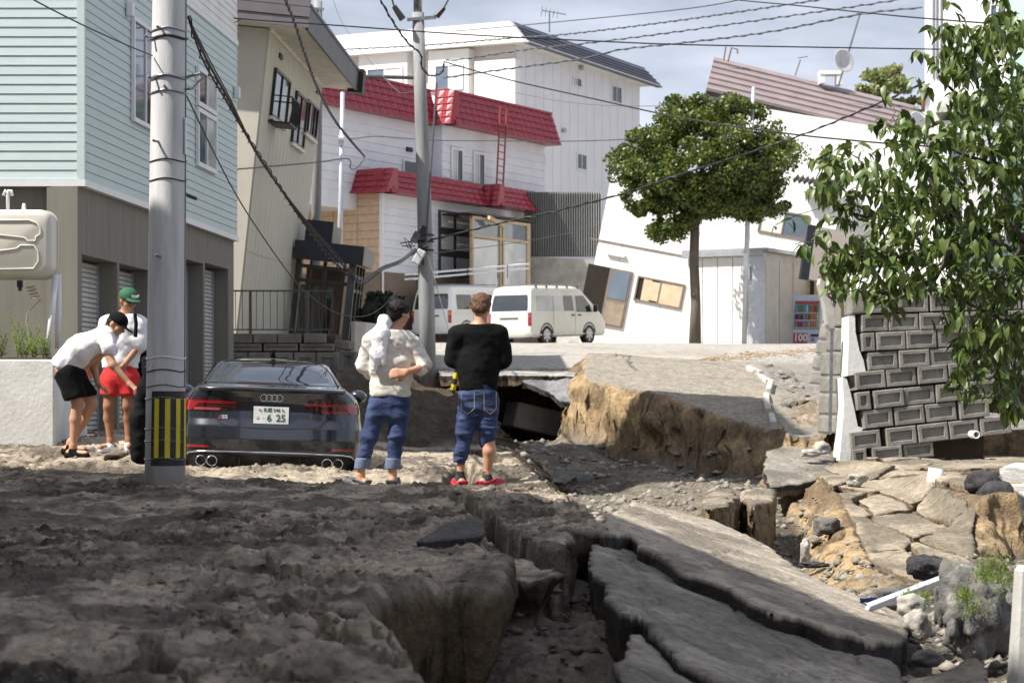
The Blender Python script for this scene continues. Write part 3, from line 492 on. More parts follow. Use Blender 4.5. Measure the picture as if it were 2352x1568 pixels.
for a0, a1, ht in bays:
    sh = fbox(fS, 'garage_shutter', M('dark_olive'), gh, a0, a1, -.44, -.34, -1.0, ht); z = ht - .04
    while z > -.85:
        mb = MB(); mb.hexa([fS(a, n, h) for a, n, h in ((a0 + .05, -.34, z - .062), (a1 - .07, -.34, z - .062), (a1 - .07, -.315, z - .05), (a0 + .05, -.315, z - .05), (a0 + .05, -.34, z), (a1 - .07, -.34, z), (a1 - .07, -.322, z - .006), (a0 + .05, -.322, z - .006))])
        mb.build('slat', M('shutter'), sh); z -= .066
    fbox(fS, 'guide_rail', M('alu'), sh, a1 - .07, a1 - .01, -.34, -.29, -1.0, ht - .02); fbox(fS, 'guide_rail', M('alu'), sh, a0, a0 + .045, -.34, -.29, -1.0, ht - .02)
window(fS, gh, 2.45, 3.95, 3.8, 5.26, .02, .06, panes=('glass_sky', 'glass_black')); 
window(fS, gh, 6.65, 8.1, 4.58, 5.2, .02, .07, panes=('glass_black', 'glass_pale')); window(fS, gh, 6.65, 8.1, 3.62, 4.55, .02, .07, panes=('glass_sky', 'glass_pale'))
for a, h in ((2.2, 5.2), (9.75, 5.1)): fbox(fS, 'vent', M('alu_white'), gh, a - .06, a + .06, .02, .12, h, h + .2, bevel=.02)
mb = MB(); fS.box(mb, 5.05, 5.1, .02, .18, 3.0, 3.05); mb.tube([fS(5.1, .2, 3.02), fS(5.35, .3, 2.98)], .03); mb.build('wall_lamp', M('black_metal'), gh)
# kerosene tank -------------------------------------------------------------------------
tk = thing('fuel_tank', 'cream steel heating fuel tank standing on white pipe legs', 'tank', (-5.9, 25.6, .4)); pm('tank_cream', (.60, .57, .50), .4, (.55, .52, .45), scale=3)
mb = MB()
def rrect(x0, x1, z0, z1, r, y, n=6):
    o = []
    for cx_, cz, a in ((x1 - r, z1 - r, 0), (x0 + r, z1 - r, 90), (x0 + r, z0 + r, 180), (x1 - r, z0 + r, 270)):
        for k in range(n + 1): t = math.radians(a + 90 * k / n); o.append(Vector((cx_ + r * math.cos(t), y, cz + r * math.sin(t))))
    return o
X0, X1, Z0, Z1 = -6.45, -5.35, 1.36, 2.15
mb.loft([rrect(X0 + .07, X1 - .07, Z0 + .07, Z1 - .07, .10, 25.26), rrect(X0 + .02, X1 - .02, Z0 + .02, Z1 - .02, .13, 25.285), rrect(X0, X1, Z0, Z1, .14, 25.33), rrect(X0, X1, Z0, Z1, .14, 25.48), rrect(X0, X1, Z0, Z1, .14, 25.66), rrect(X0 + .06, X1 - .06, Z0 + .06, Z1 - .06, .1, 25.74)])
mb.build('shell', M('tank_cream'), tk, smooth=True)
mb = MB(); mb.loft([rrect(X0 - .012, X1 + .012, Z0 - .012, Z1 + .012, .15, 25.60), rrect(X0 - .012, X1 + .012, Z0 - .012, Z1 + .012, .15, 25.62)]); mb.build('seam_flange', M('tank_cream'), tk)
def emb(pts): 
    m = MB(); q = [Vector((x, 25.256, z)) for x, z in pts]; m.tube(q + [q[0], q[1]], .011, 6); m.build('embossed_rib', M('tank_cream'), tk, smooth=True)
emb([(-5.98, 2.02), (-5.6, 2.02), (-5.52, 1.99), (-5.47, 1.93), (-5.47, 1.86), (-5.52, 1.83), (-5.53, 1.78), (-5.62, 1.78), (-5.66, 1.82), (-5.96, 1.85), (-6.02, 1.9), (-6.02, 1.98)])
emb([(-6.0, 1.66), (-5.75, 1.69), (-5.7, 1.73), (-5.55, 1.73), (-5.5, 1.66), (-5.49, 1.55), (-5.55, 1.46), (-6.0, 1.45), (-6.04, 1.5), (-6.04, 1.62)])
emb([(-6.36, 2.02), (-6.12, 2.02), (-6.08, 1.9), (-6.1, 1.6), (-6.12, 1.46), (-6.36, 1.45)])
for a, b in ((P(128, 640, 25.45), P(108, 835, 25.45)), (P(134, 640, 25.7), P(134, 800, 25.7)), (Vector((-6.35, 25.45, 1.4)), Vector((-6.4, 25.45, .36)))): mb = MB(); mb.tube([a + Vector((0, 0, .05)), b], .036, 10); mb.build('leg', M('alu_white'), tk, smooth=True)
mb = MB(); v0 = P(18, 485, 25.5); mb.tube([v0, v0 + Vector((0, 0, .2)), v0 + Vector((.01, 0, .24)), v0 + Vector((.04, 0, .24)), v0 + Vector((.05, 0, .18))], .02, 8); mb.tube([v0 + Vector((0, 0, .19)), v0 + Vector((-.03, 0, .24)), v0 + Vector((-.05, 0, .18))], .02, 8); mb.build('vent_pipe', M('alu_white'), tk, smooth=True)
mb = MB(); c = P(55, 487, 25.5); mb.lathe([(.06, -.01), (.055, .02), (.025, .03), (.022, .07), (.015, .1)], c, n=14); mb.build('filler_cap', M('alu_white'), tk, smooth=True)
mb = MB(); q = []; c = P(65, 652, 25.4)
for i in range(60): t = i / 59; a = t * 2 * math.pi * 4; q.append(c + Vector((.02 + .07 * t + .055 * math.cos(a), .05 * math.sin(a), -.02 - .16 * t)))
q += [P(62, 720, 25.4), P(60, 740, 25.4), P(68, 775, 25.4), P(70, 810, 25.4)]; mb.tube(q, .006, 6); mb.build('copper_coil', pm('copper', (.45, .36, .24), .5), tk, smooth=True)
mb = MB(); mb.box(P(46, 652, 25.35), (.06, .06, .08)); mb.tube([P(46, 660, 25.35), P(46, 668, 25.35)], .022, 8); mb.build('valve', M('black_metal'), tk)
# planter wall
pw = thing('planter_wall', 'low pale concrete planter wall under the fuel tank', 'wall', (-5.8, 25, -.6))
mb = MB(); mb.hexa([(x, y, z) for z in (-.8, .395) for x, y in ((-9, 24.5), (-5.155, 24.5), (-5.19, 26.6), (-9, 26.6))]); mb.build('concrete_body', M('white_concrete'), pw, bevel=.015)
mb = MB(); mb.hexa([(x, y, z) for z in (.395, .42) for x, y in ((-9, 24.62), (-5.26, 24.62), (-5.29, 26.5), (-9, 26.5))]); mb.build('soil', pm('dark_soil', (.07, .05, .035), .95, bump=.6), pw)

# beige leaning house -------------------------------------------------------------------
At, Ab = P(618, 67, 42), P(534, 868, 42); D2 = Vector((.024, 1, .0214)).normalized(); U2 = (At - Ab).normalized(); N2 = D2.cross(U2).normalized(); H2 = (At - Ab).length
bh = thing('house', 'beige house leaning right with a dark overhanging roof', 'house', Ab)
f2 = Fr(Ab, D2, N2, U2); g2 = Fr(Ab, N2, -D2, U2)
mb = MB(); f2.box(mb, 0, 9.1, -5.5, 0, -.5, H2); mb.build('wall', M('beige_wall'), bh)
for k in range(17): fbox(f2, 'wall_panel', M('beige_wall'), bh, .012 + k * .534, .53 + k * .534, .001, .012, H2 * .36 + .02, H2)
for k in range(17): fbox(f2, 'wall_panel', M('beige_wall'), bh, .012 + k * .534, .53 + k * .534, .001, .016, -.45, H2 * .36 - .02)
for k in range(5): fbox(g2, 'wall_panel', pm('cream_wall', (.50, .47, .40), .75, (.44, .41, .345), scale=1.5, bump=.1), bh, -.012 - (k + 1) * .9, -.02 - k * .9, .001, .016, -.4, H2)
fbox(f2, 'cornice', M('cream_trim'), bh, -.02, 9.1, 0, .05, H2 - .05, H2 + .02)
fbox(f2, 'soffit', M('cream_trim'), bh, -.55, 9.6, -6, .78, H2 + .02, H2 + .07)
pm('fascia_grey', (.075, .07, .072), .45, (.06, .055, .057), scale=2)
for k in range(8): fbox(f2, 'fascia_panel', M('fascia_grey'), bh, -.56 + k * 1.27, -.57 + (k + 1) * 1.27, .78, .83, H2 - .02, H2 + .42)
pm('fascia_mauve', (.16, .14, .15), .5, (.13, .115, .122), scale=2)
for k in range(5): fbox(g2, 'fascia_panel', M('fascia_mauve'), bh, -6, .83, .56, .61 + .02 * (k % 2), H2 + .02 + k * .2, H2 + .205 + k * .2)
fbox(f2, 'roof', M('roof_slate'), bh, -.6, 9.65, -6, .86, H2 + .42, H2 + .47); fbox(f2, 'gutter', M('black_metal'), bh, 9.2, 9.7, .6, .95, H2 - .06, H2 + .5)
def nat(x, y): return x / 1.0204, y / 1.0204
def wscr(fr, tl, br, n=0): a0, h1 = fr.hit(*nat(*tl), n); a1, h0 = fr.hit(*nat(*br), n); return a0, a1, h0, h1
pm('bronze', (.05, .045, .04), .4, metal=.5)
for tl, br, pn in (((641, 158), (664, 298), ('glass_black', 'glass_leaf_reflect')), ((691, 212), (705, 352), ('glass_black', 'glass_leaf_reflect')), ((717, 232), (734, 330), ('glass_black', 'glass_pale', 'glass_black', 'glass_black'))):
    a0, a1, h0, h1 = wscr(f2, tl, br); window(f2, bh, a0, max(a1, a0 + .8), h0, h1, .016, .05, 'bronze', pn, .06); fbox(f2, 'window_sill', M('cream_trim'), bh, a0 - .05, max(a1, a0 + .8) + .05, .017, .1, h0 - .07, h0 - .005)
a0, a1, h0, h1 = wscr(f2, (641, 158), (664, 298)); a1 = a0 + 1.0; rl = fbox(f2, 'flower_rack', M('black_metal'), bh, a0 - .1, a1 + .1, .02, .45, h0 - .14, h0 - .10)
for k in range(12):
    t = k / 11; mb = MB(); q = f2(a0 - .1 + t * (a1 - a0 + .2), .44, h0 - .1); mb.tube([q, q + U2 * .25 + N2 * .03, q + U2 * .5], .009, 5); mb.build('bar', M('black_metal'), rl)
mb = MB(); mb.tube([f2(a0 - .1, .03, h0 + .4), f2(a0 - .1, .44, h0 + .4), f2(a1 + .1, .44, h0 + .4), f2(a1 + .1, .03, h0 + .4)], .014, 6); mb.build('top_rail', M('black_metal'), rl)
for q in ((655, 133), (742, 215)): a, h = f2.hit(*nat(*q)); fbox(f2, 'vent', M('black_metal'), bh, a - .2, a + .2, .01, .05, h - .05, h + .05)
# entrance porch of that house
pa, ph = f2.hit(668, 592); po = thing('porch', 'dark tilted entrance porch with a stepped flat canopy', 'porch', f2(pa, .8, 0))
hb = ph
fbox(f2, 'canopy', M('navy_metal'), po, pa, pa + .14, .05, 1.62, hb, hb + .42, bevel=.01); fbox(f2, 'canopy_side', pm('grey_panel', (.26, .25, .22), .6), po, pa + .14, pa + 2.9, 1.46, 1.60, hb, hb + .42); fbox(f2, 'canopy_deck', M('dark_brown'), po, pa + .14, pa + 2.9, .05, 1.46, hb + .1, hb + .3)
fbox(f2, 'upper_canopy', M('navy_metal'), po, pa + .5, pa + .62, .2, .82, hb + .42, hb + .92); fbox(f2, 'upper_canopy_side', M('grey_panel'), po, pa + .62, pa + 2.4, .70, .82, hb + .42, hb + .85)
for n, w_ in ((.10, .12), (.42, .05), (.72, .08), (1.18, .05)): fbox(f2, 'post', M('dark_brown'), po, pa + .2, pa + .26, n, n + w_, hb - 2.5, hb)
fbox(f2, 'corner_post', pm('post_grey', (.10, .10, .105), .6), po, pa + .16, pa + .34, 1.30, 1.46, hb - 2.7, hb)
for h in (-.18, -.5, -1.72, -1.9): fbox(f2, 'rail', M('dark_brown'), po, pa + .19, pa + .25, .1, 1.3, hb + h, hb + h + .08)
for h in (-.3, -.62, -1.8): fbox(f2, 'side_rail', M('dark_brown'), po, pa + .36, pa + 2.6, 1.36, 1.42, hb + h, hb + h + .08)
for a in (1.2, 2.0, 2.6): fbox(f2, 'side_post', M('dark_brown'), po, pa + a, pa + a + .1, 1.34, 1.44, hb - 2.6, hb)
fbox(f2, 'door', M('brown_panel'), po, pa + 2.3, pa + 2.36, .1, 1.0, hb - 2.5, hb - .1)
for n in (.25, .55, .86): fbox(f2, 'door_pane', M('glass_dark'), po, pa + .27, pa + .285, n, n + .13, hb - 1.7, hb - .55)
# railing and concrete-block retaining wall in front
rw = thing('retaining_wall', 'weathered grey block retaining wall behind the sunken car', 'wall', P(640, 870, 39.6)); pm('weathered', (.25, .235, .20), .9, (.12, .11, .095), scale=3, bump=.4, bscale=18, lo=.3, hi=.7)
fr = Fr(P(520, 900, 39.5), (1, .02, 0), (0, -1, 0)); rz = lambda y: fr.hit(600, y)[1]; ra = lambda x: fr.hit(x, 800)[0]
fbox(fr, 'soil_core', M('dark_soil'), rw, -1.5, ra(770), -1.6, -.12, -1.4, rz(766))
def cop(x0, x1, y0, y1, n1=.10): fbox(fr, 'coping_stone', M('weathered'), rw, ra(x0) + .01, ra(x1) - .01, -.3, n1, rz(y1), rz(y0), bevel=.012)
for i in range(5): cop(470 + i * 56 + (4 if i == 4 else 0), 526 + i * 56, 766, 788)
def rblock(parent, fr, a0, a1, h0, h1, mat, n1=.10, depth=.3, rim=.24, rec=.03, name='block', rot=0.0):
    """wall block with a sunk panel"""
    if name + mat not in BLK:
        mb = MB(); o = [(-.5, -.5), (.5, -.5), (.5, .5), (-.5, .5)]
        BLK[name + mat] = 1
    w_, h_ = a1 - a0, h1 - h0; b = min(.012, .06 * h_); rx, rz_ = min(rim * h_, .3 * w_), rim * h_
    mb = MB(); R = lambda x0, x1, y0, y1, n: [fr(a, n, h) for a, h in ((x0, y0), (x1, y0), (x1, y1), (x0, y1))]
    rings = [R(a0 + .01, a1 - .01, h0 + .01, h1 - .01, n1 - depth), R(a0, a1, h0, h1, n1 - b), R(a0 + b, a1 - b, h0 + b, h1 - b, n1), R(a0 + rx, a1 - rx, h0 + rz_, h1 - rz_, n1), R(a0 + rx + .008, a1 - rx - .008, h0 + rz_ + .008, h1 - rz_ - .008, n1 - rec)]
    mb.loft(rings); return mb.build(name, M(mat), parent)
BLK = {}
for i in range(3): rblock(rw, fr, ra(524 + i * 83), ra(602 + i * 83), rz(806), rz(790), 'weathered', rim=.3)
for i in range(5): rblock(rw, fr, ra(520 + i * 52), ra(570 + i * 52), rz(860), rz(809), 'weathered')
for i in range(5): rblock(rw, fr, ra(546 + i * 52), ra(596 + i * 52), rz(914), rz(864), 'weathered')
fr3 = Fr(P(780, 900, 38.2), (.96, -.2, -.10), (-.2, -.97, 0), (.08, 0, 1)); 
for x0, x1, y0, y1 in ((786, 816, 804, 856), (776, 812, 857, 900), (782, 830, 900, 950)):
    a0, h1 = fr3.hit(x0, y0); a1, h0 = fr3.hit(x1, y1); rblock(rw, fr3, a0, a1, h0, h1, 'weathered', depth=.5)
fbox(fr3, 'loose_block', M('weathered'), rw, *(lambda a, b: (a[0], b[0], -.35, .05, b[1], a[1]))(fr3.hit(770, 780), fr3.hit(802, 803)), bevel=.02)
rg = thing('railing', 'thin black metal railing on top of the block wall', 'railing', P(640, 766, 39.7)); f4 = Fr(P(520, 766, 39.7), (1, .02, 0), (0, -1, 0)); fa = lambda x: f4.hit(x, 700)[0]; ht = f4.hit(600, 666)[1]
fbox(f4, 'top_rail', M('black_metal'), rg, fa(520), fa(764), -.02, .02, ht - .03, ht); fbox(f4, 'bottom_rail', M('black_metal'), rg, fa(520), fa(764), -.015, .015, .06, .085)
for x in (572, 703): fbox(f4, 'post', M('black_metal'), rg, fa(x), fa(x) + .05, -.025, .025, -.03, ht)
for k in range(15): x = 540 + k * 16; fbox(f4, 'baluster', M('black_metal'), rg, fa(x), fa(x) + .012, -.006, .006, .07, ht - .02)
# curved white low wall right of the porch
cw = thing('garden_wall', 'curved pale rendered garden wall below the round shrub', 'wall', P(850, 830, 43)); mb = MB()
mb.loft([[P(x, y0, Yy), P(x, y1, Yy), P(x, y1, Yy) + Vector((0, .3, 0)), P(x, y0, Yy) + Vector((0, .3, 0))] for x, y0, y1, Yy in ((806, 738, 900, 44.5), (815, 738, 900, 43.2), (840, 740, 900, 43), (880, 745, 900, 43.4), (925, 755, 900, 44.5))]); mb.build('rendered_body', M('white_concrete'), cw)

# red-roofed white house ----------------------------------------------------------------
S = 1.3; ph_ = math.radians(60); dR = Vector((math.cos(ph_), math.sin(ph_), 0)); nR = Vector((math.sin(ph_), -math.cos(ph_), 0)); E0 = P(1225, 336, 66 * S); E0.z = 0
rh = thing('house', 'white two-storey house with red tiled roof bands', 'house', E0 - dR * 8 + Vector((0, 0, 1.6)))
LR = 16.5; fr_ = Fr(E0 - dR * LR, dR, nR); zu, zl, zt_ = 7.51 * S, 5.35 * S, 8.45 * S
ah = lambda px, py, n=0: fr_.hit(px, py, n)
aj = ah(985, 280)[0]; al = ah(868, 420, 1.0)[0]; ajl = ah(1098, 460, 1.0)[0]
fbox(fr_, 'upper_wall', M('cool_white'), rh, 0, LR, -7, -.02, zl - .6, zu + .3); fbox(fr_, 'upper_bay', M('cool_white'), rh, aj, LR - .1, -.5, .55, zl, zu + .1)
boards(fr_, rh, .05, aj, zl, zu, .30, 'cool_white', -.02, lip=.03); boards(fr_, rh, aj, LR - .1, zl, zu, .30, 'cool_white', .55, lip=.03)
fbox(fr_, 'lower_wall', M('cool_white'), rh, al + .3, LR - .2, -5, 1.0, 3.9, zl + .1); boards(fr_, rh, al + .32, LR - .2, 4.2, zl, .28, 'cool_white', 1.0, lip=.03)
fl = Fr(fr_(al + .3, 1.0, 0), nR, -dR)
fbox(fl, 'brick_wall', M('brick_tan'), rh, -5, -.02, -.2, .03, 2.0, zl)
z = 2.0
while z < zl - .1:
    for k in range(5): fbox(fl, 'brick_course', M('brick_tan'), rh, -5 + k, -4.02 + k, .03, .06, z, z + .26)
    z += .28
fbox(fr_, 'foundation', M('brown_panel'), rh, al + .2, LR, -5, 1.04, 1.5, 4.2); fbox(fl, 'corner_trim', M('alu_white'), rh, -.08, .05, .0, .10, 2.2, zl)
TILES = []
def tile_roof(fr, a0, a1, n_b, z_b, n_t, z_t, cols, rows):
    """mansard face from bottom line (n_b,z_b) to top line (n_t,z_t): backing plus pressed tiles"""
    mb = MB(); mb.hexa([fr(a0, n_t - .3, z_b), fr(a1, n_t - .3, z_b), fr(a1, n_b, z_b), fr(a0, n_b, z_b), fr(a0, n_t - .3, z_t), fr(a1, n_t - .3, z_t), fr(a1, n_t, z_t), fr(a0, n_t, z_t)]); mb.build('roof_band', M('roof_red'), rh)
    w_ = (a1 - a0) / cols
    for i in range(rows):
        for j in range(cols):
            t0, t1 = i / rows, (i + 1.04) / rows; q = lambda a, t, l: fr(a, n_b + (n_t - n_b) * t + l, z_b + (z_t - z_b) * t)
            x0, x1, xm = a0 + j * w_ + .01, a0 + (j + 1) * w_ - .01, a0 + (j + .5) * w_
            TILES.append([q(x0, t0, .035), q(xm, t0, .10), q(x1, t0, .035), q(x0, t1, .012), q(xm, t1, .05), q(x1, t1, .012), q(x0, t0, .0), q(x1, t0, .0)])
up = dict(n_b=.45, z_b=zu, n_t=.02, z_t=zt_)
w_up = .42
tile_roof(fr_, 0, aj, .45, zu, .05, zt_, int(aj / w_up), 5); tile_roof(fr_, aj, LR + .2, 1.15, zu, .72, zt_, int((LR - aj) / w_up), 5)
tile_roof(fr_, al, ajl, 1.55, zl - .05, 1.1, zl + .78, int((ajl - al) / .42), 4); tile_roof(fr_, ajl, LR + .1, 2.0, zl - .05, 1.5, zl + .75, int((LR - ajl) / .42), 4)
fj = Fr(fr_(aj, 0, 0), nR, -dR); tile_roof(fj, .3, 1.1, .25, zu, -.02, zt_, 2, 5); fj2 = Fr(fr_(ajl, 0, 0), nR, -dR); tile_roof(fj2, 1.2, 1.95, .2, zl - .05, 0, zl + .75, 2, 4)
fl2 = Fr(fr_(al, 0, 0), nR, -dR); tile_roof(fl2, -4.5, 1.5, .2, zl - .05, -.2, zl + .78, 12, 4)
TF = [(0, 1, 4, 3), (1, 2, 5, 4), (6, 0, 3), (6, 7, 2, 1, 0), (7, 5, 2)]
near_t = sorted(range(len(TILES)), key=lambda i: sum(p.y for p in TILES[i]))
vis = set(near_t[:300])
for i in near_t[:300]: mb = MB(); mb.add(TILES[i], TF); mb.build('roof_tile', M('roof_red'), rh)
mb = MB()
for i in near_t[300:]: mb.add(TILES[i], TF)
tag(mb.build('roof_tiles', M('roof_red'), rh), kind='stuff')
fbox(fr_, 'roof_cap', M('roof_red'), rh, -.1, aj, -.4, .12, zt_, zt_ + .08); fbox(fr_, 'roof_cap', M('roof_red'), rh, aj, LR + .1, -.4, .80, zt_, zt_ + .08)
for x0, x1, y0, y1, n in ((1035, 1062, 338, 422, .58), (1086, 1112, 348, 436, .58)):
    a0, h1 = ah(x0, y0, n); a1, h0 = ah(x1, y1, n); window(fr_, rh, a0, a1, h0, h1, n, .08, 'alu_white', ('glass_pale', 'glass_black'), .06)
a0, h1 = ah(924, 366); a1, h0 = ah(962, 405); window(fr_, rh, a0, a1, h0, h1, .02, .05, 'alu_white', ('glass_black',)); a0, h1 = ah(932, 338); a1, h0 = ah(944, 350); fbox(fr_, 'vent', M('black_metal'), rh, a0, a1, .012, .08, h0, h1)
ld = thing('ladder', 'red steel roof ladder fixed to the white house wall', 'ladder', fr_(ah(1146, 430, .7)[0], .7, zl + .8))
q0, q1 = ah(1149, 246, 1.25), ah(1140, 436, 1.25); q2, q3 = ah(1164, 250, 1.25), ah(1155, 440, 1.25); pm('ladder_red', (.30, .05, .04), .5)
for a, b in ((q0, q1), (q2, q3)): mb = MB(); mb.tube([fr_(a[0], 1.25, a[1]), fr_(a[0] * .5 + b[0] * .5, 1.25, a[1] * .5 + b[1] * .5), fr_(b[0], 1.25, b[1])], .035, 6); mb.build('rail', M('ladder_red'), ld)
for k in range(9): t = .28 + k * .085; mb = MB(); mb.tube([fr_(q0[0] * (1 - t) + q1[0] * t, 1.25, q0[1] * (1 - t) + q1[1] * t), fr_(q2[0] * (1 - t) + q3[0] * t, 1.25, q2[1] * (1 - t) + q3[1] * t)], .022, 5); mb.build('rung', M('ladder_red'), ld)
# glazed entrance and half-collapsed sun porch of the red-roofed house
a0, h1 = ah(1008, 482, 1.06); a1, h0 = ah(1078, 640, 1.06); dr = fbox(fr_, 'glazed_door', M('dark_brown'), rh, a0, a1, 1.03, 1.08, h0, h1)
for i in range(2):
    for j in range(3): w_, e = (a1 - a0) / 2, (h1 - h0) / 3; fbox(fr_, 'pane', M('glass_pale'), dr, a0 + i * w_ + .12, a0 + (i + 1) * w_ - .1, 1.08, 1.095, h0 + j * e + .18, h0 + (j + 1) * e - .08)
sp = thing('sun_porch', 'broken tan timber sun porch with glass sliding panels', 'porch', fr_(ah(1140, 640, 2)[0], 2, 2.6)); fp = Fr(fr_(ah(1082, 560, 2.2)[0], 2.2, 0), dR, nR); pw_ = fp.hit(1212, 560)[0]; pb, pt = 2.6, fp.hit(1200, 512)[1]
for a in (0, .48, .53, .97, 1): fbox(fp, 'post', M('wood_tan'), sp, pw_ * a, pw_ * a + .1, -.06, .06, pb, pt)
for h in (pt - .1, pt - .75, pb + .9): fbox(fp, 'rail', M('wood_tan'), sp, 0, pw_ + .1, -.05, .05, h, h + .1)
for a0, a1, g in ((.02, .48, 'glass_pale'), (.55, .97, 'glass_pale')):
    fbox(fp, 'pane', M(g), sp, pw_ * a0 + .08, pw_ * a1, -.02, 0, pb + 1.0, pt - .78); fbox(fp, 'pane', M('glass_sky'), sp, pw_ * a0 + .08, pw_ * a1, -.02, 0, pt - .65, pt - .12)
fbox(fp, 'porch_wall', M('brown_panel'), sp, 0, pw_, -2.2, -2.0, pb, pt); fbox(fp, 'porch_roof', M('black_metal'), sp, -.2, pw_ + .3, -2.2, .15, pt + .06, pt + .12)
for k in range(3): mb = MB(); q = P(1058 + k * 32, 492 + k * 4, 78); mb.tube([q, P(1092 + k * 32, 506 + k * 6, 78.6)], .10, 4); mb.build('fallen_rafter', M('wood_tan'), sp)

# big white apartment block -------------------------------------------------------------
K = Vector(((1185 - CX) / FPX * 98, 98, 0)); p64 = math.radians(64); dB = Vector((math.cos(p64), math.sin(p64), 0)); nB = Vector((math.sin(p64), -math.cos(p64), 0)); dL = Vector((-nB.x, -nB.y, 0))
ab = thing('apartment_building', 'tall white apartment block with a dark sloping roof edge', 'building', K + dB * 5 + Vector((0, 0, 1.6)))
fB = Fr(K, dB, nB); fL = Fr(K, Vector((nB.x, nB.y, 0)), -dB); ZT = 15.75; LB = fB.hit(1468, 300)[0]; pm('pale_panel', (.76, .75, .76), .6, (.71, .70, .71), scale=1, bump=.05)
mb = MB(); mb.hexa([fB(a, n, h) for h in (1.0, ZT) for a, n in ((0, 0), (LB, 0), (LB, -12), (0, -12))]); mb.build('wall', M('pale_panel'), ab)
for k in range(15): w_ = LB / 15; fbox(fB, 'wall_panel', M('pale_panel'), ab, k * w_ + .02, (k + 1) * w_ - .02, .002, .04, 3, ZT)
pm('pinkish', (.66, .60, .57), .7, (.60, .54, .51), scale=1)
fbox(fL, 'front_wall', M('pinkish'), ab, -12, -.05, .002, .05, 3, ZT)
pm('bay_white', (.84, .83, .79), .6, (.78, .77, .73), scale=1)
for x0, x1, y0, y1 in ((824, 935, 122, 520), (984, 1076, 118, 520), (1090, 1183, 142, 520)):
    q0, q1 = fL.hit(x0, y0, .6), fL.hit(x1, y1, .6); fbox(fL, 'bay', M('bay_white'), ab, q0[0], q1[0], .05, .6, max(q1[1], 3), q0[1])
for x0, x1, y0, y1 in ((842, 925, 158, 200), (998, 1064, 150, 205)):
    q0, q1 = fL.hit(x0, y0, .62), fL.hit(x1, y1, .62); window(fL, ab, q0[0], q1[0], q1[1], q0[1], .6, .08, 'alu_white', ('glass_sky', 'curtain'), .06)
hz0 = ZT + .9
fL.quad(MB(), [(-12, ZT - .05), (.9, ZT - .05), (.12, hz0), (-12, hz0)], .5, .9).build('roof_fascia', M('bay_white'), ab)
mb = MB(); q = [fB(-.49, .9, ZT - .05), fB(LB + 1.0, .9, ZT - .05), fB(LB + .5, .1, hz0), fB(-.49, .1, hz0)]; mb.prism(q, fB.n * -.3); mb.build('sloped_fascia', M('roof_slate'), ab)
for k in range(1, 5): t = k / 5; mb = MB(); mb.tube([fB(-.48, .9 - .8 * t + .03, ZT - .05 + (hz0 - ZT + .05) * t), fB(LB + .95 - .45 * t, .9 - .8 * t + .03, ZT - .05 + (hz0 - ZT + .05) * t)], .03, 4); mb.build('roof_rib', M('roof_slate'), ab)
fbox(fB, 'roof', M('roof_slate'), ab, -.49, LB + .5, -12, .1, hz0 - .05, hz0 + .04); fbox(fB, 'soffit', M('bay_white'), ab, -.5, LB + .6, -12, .85, ZT, ZT + .05)
for tl, br, pn in (((1341, 178), (1362, 208), ('glass_pale', 'glass_dark')), ((1433, 198), (1456, 246), ('glass_dark', 'glass_dark')), ((1240, 352), (1277, 391), ('glass_dark', 'glass_dark')), ((1351, 357), (1374, 402), ('glass_dark', 'glass_dark'))):
    a0, a1, h0, h1 = wscr(fB, tl, br, .05); window(fB, ab, a0, a1, h0, h1, .04, .07, 'alu_white', pn, .06)
for q in ((1357, 160), (1316, 306)): a, h = fB.hit(*nat(*q)); mb = MB(); mb.ell(fB(a, .15, h), (.12, .12, .12)); mb.build('vent_hood', M('alu'), ab, smooth=True)
# corrugated fence and concrete wall right of the red house
cf = thing('corrugated_fence', 'grey corrugated metal fence on a stained concrete base', 'fence', P(1290, 640, 82)); mb = MB(); rows = [[], [], []]
for k in range(161): x = 1205 + k * 1.1; Yy = 82 + .1 * math.sin(k * 1.25); rows[0].append(P(x, 590, Yy)); rows[1].append(P(x, 460, Yy)); rows[2].append(P(x, 441, Yy))
mb.grid(rows); mb.build('corrugated_sheet', M('corrugated'), cf); mb = MB(); mb.hexa([P(1195, 700, 81.9), P(1390, 700, 81.9), P(1390, 700, 82.4), P(1195, 700, 82.4), P(1195, 589, 81.9), P(1390, 596, 81.9), P(1390, 596, 82.4), P(1195, 589, 82.4)]); mb.build('concrete_base', M('concrete'), cf)
# leaning white house in the middle distance ---------------------------------------------
rl_ = math.radians(11.5); yw = math.radians(20)
uT = Vector((math.cos(yw) * math.cos(rl_), -math.sin(yw) * math.cos(rl_), -math.sin(rl_))); nT = Vector((-math.sin(yw), -math.cos(yw), 0)); upT = -uT.cross(nT)
upT = (nT.cross(uT)).normalized(); upT = upT if upT.z > 0 else -upT
oT = P(1334, 765, 78.5); fT = Fr(oT, uT, nT, upT); th = thing('house', 'white house tilted sharply to the right behind the street tree', 'house', oT)
aE = fT.hit(1905, 600)[0]; hW = fT.hit(1386, 358)[1]
fbox(fT, 'wing_wall', M('white_paint'), th, 0, aE, -6, 0, -.6, hW)
q0 = fT.hit(1690, 300); q1 = fT.hit(2100, 320); hU = fT.hit(1800, 255)[1]
fbox(fT, 'main_wall', M('white_paint'), th, q0[0], q1[0] + 2, -6, -.3, 0, hU)
for k in range(1, int(aE / .91)): fbox(fT, 'panel_joint', pm('joint_grey', (.42, .41, .39), .8), th, k * .91 - .009, k * .91 + .009, .0005, .004, -.5, hW - .05)
fbox(fT, 'rain_stain', pm('stain', (.55, .52, .46), .8, (.68, .66, .62), scale=3, stretch=(6, 6, .6)), th, .02, aE - .02, .0003, .0018, -.55, -.15)
e0, e1 = P(1623, 208, 77), P(2084, 316, 75.2); r0, r1 = P(1641, 133, 80), P(2111, 247, 78.4)
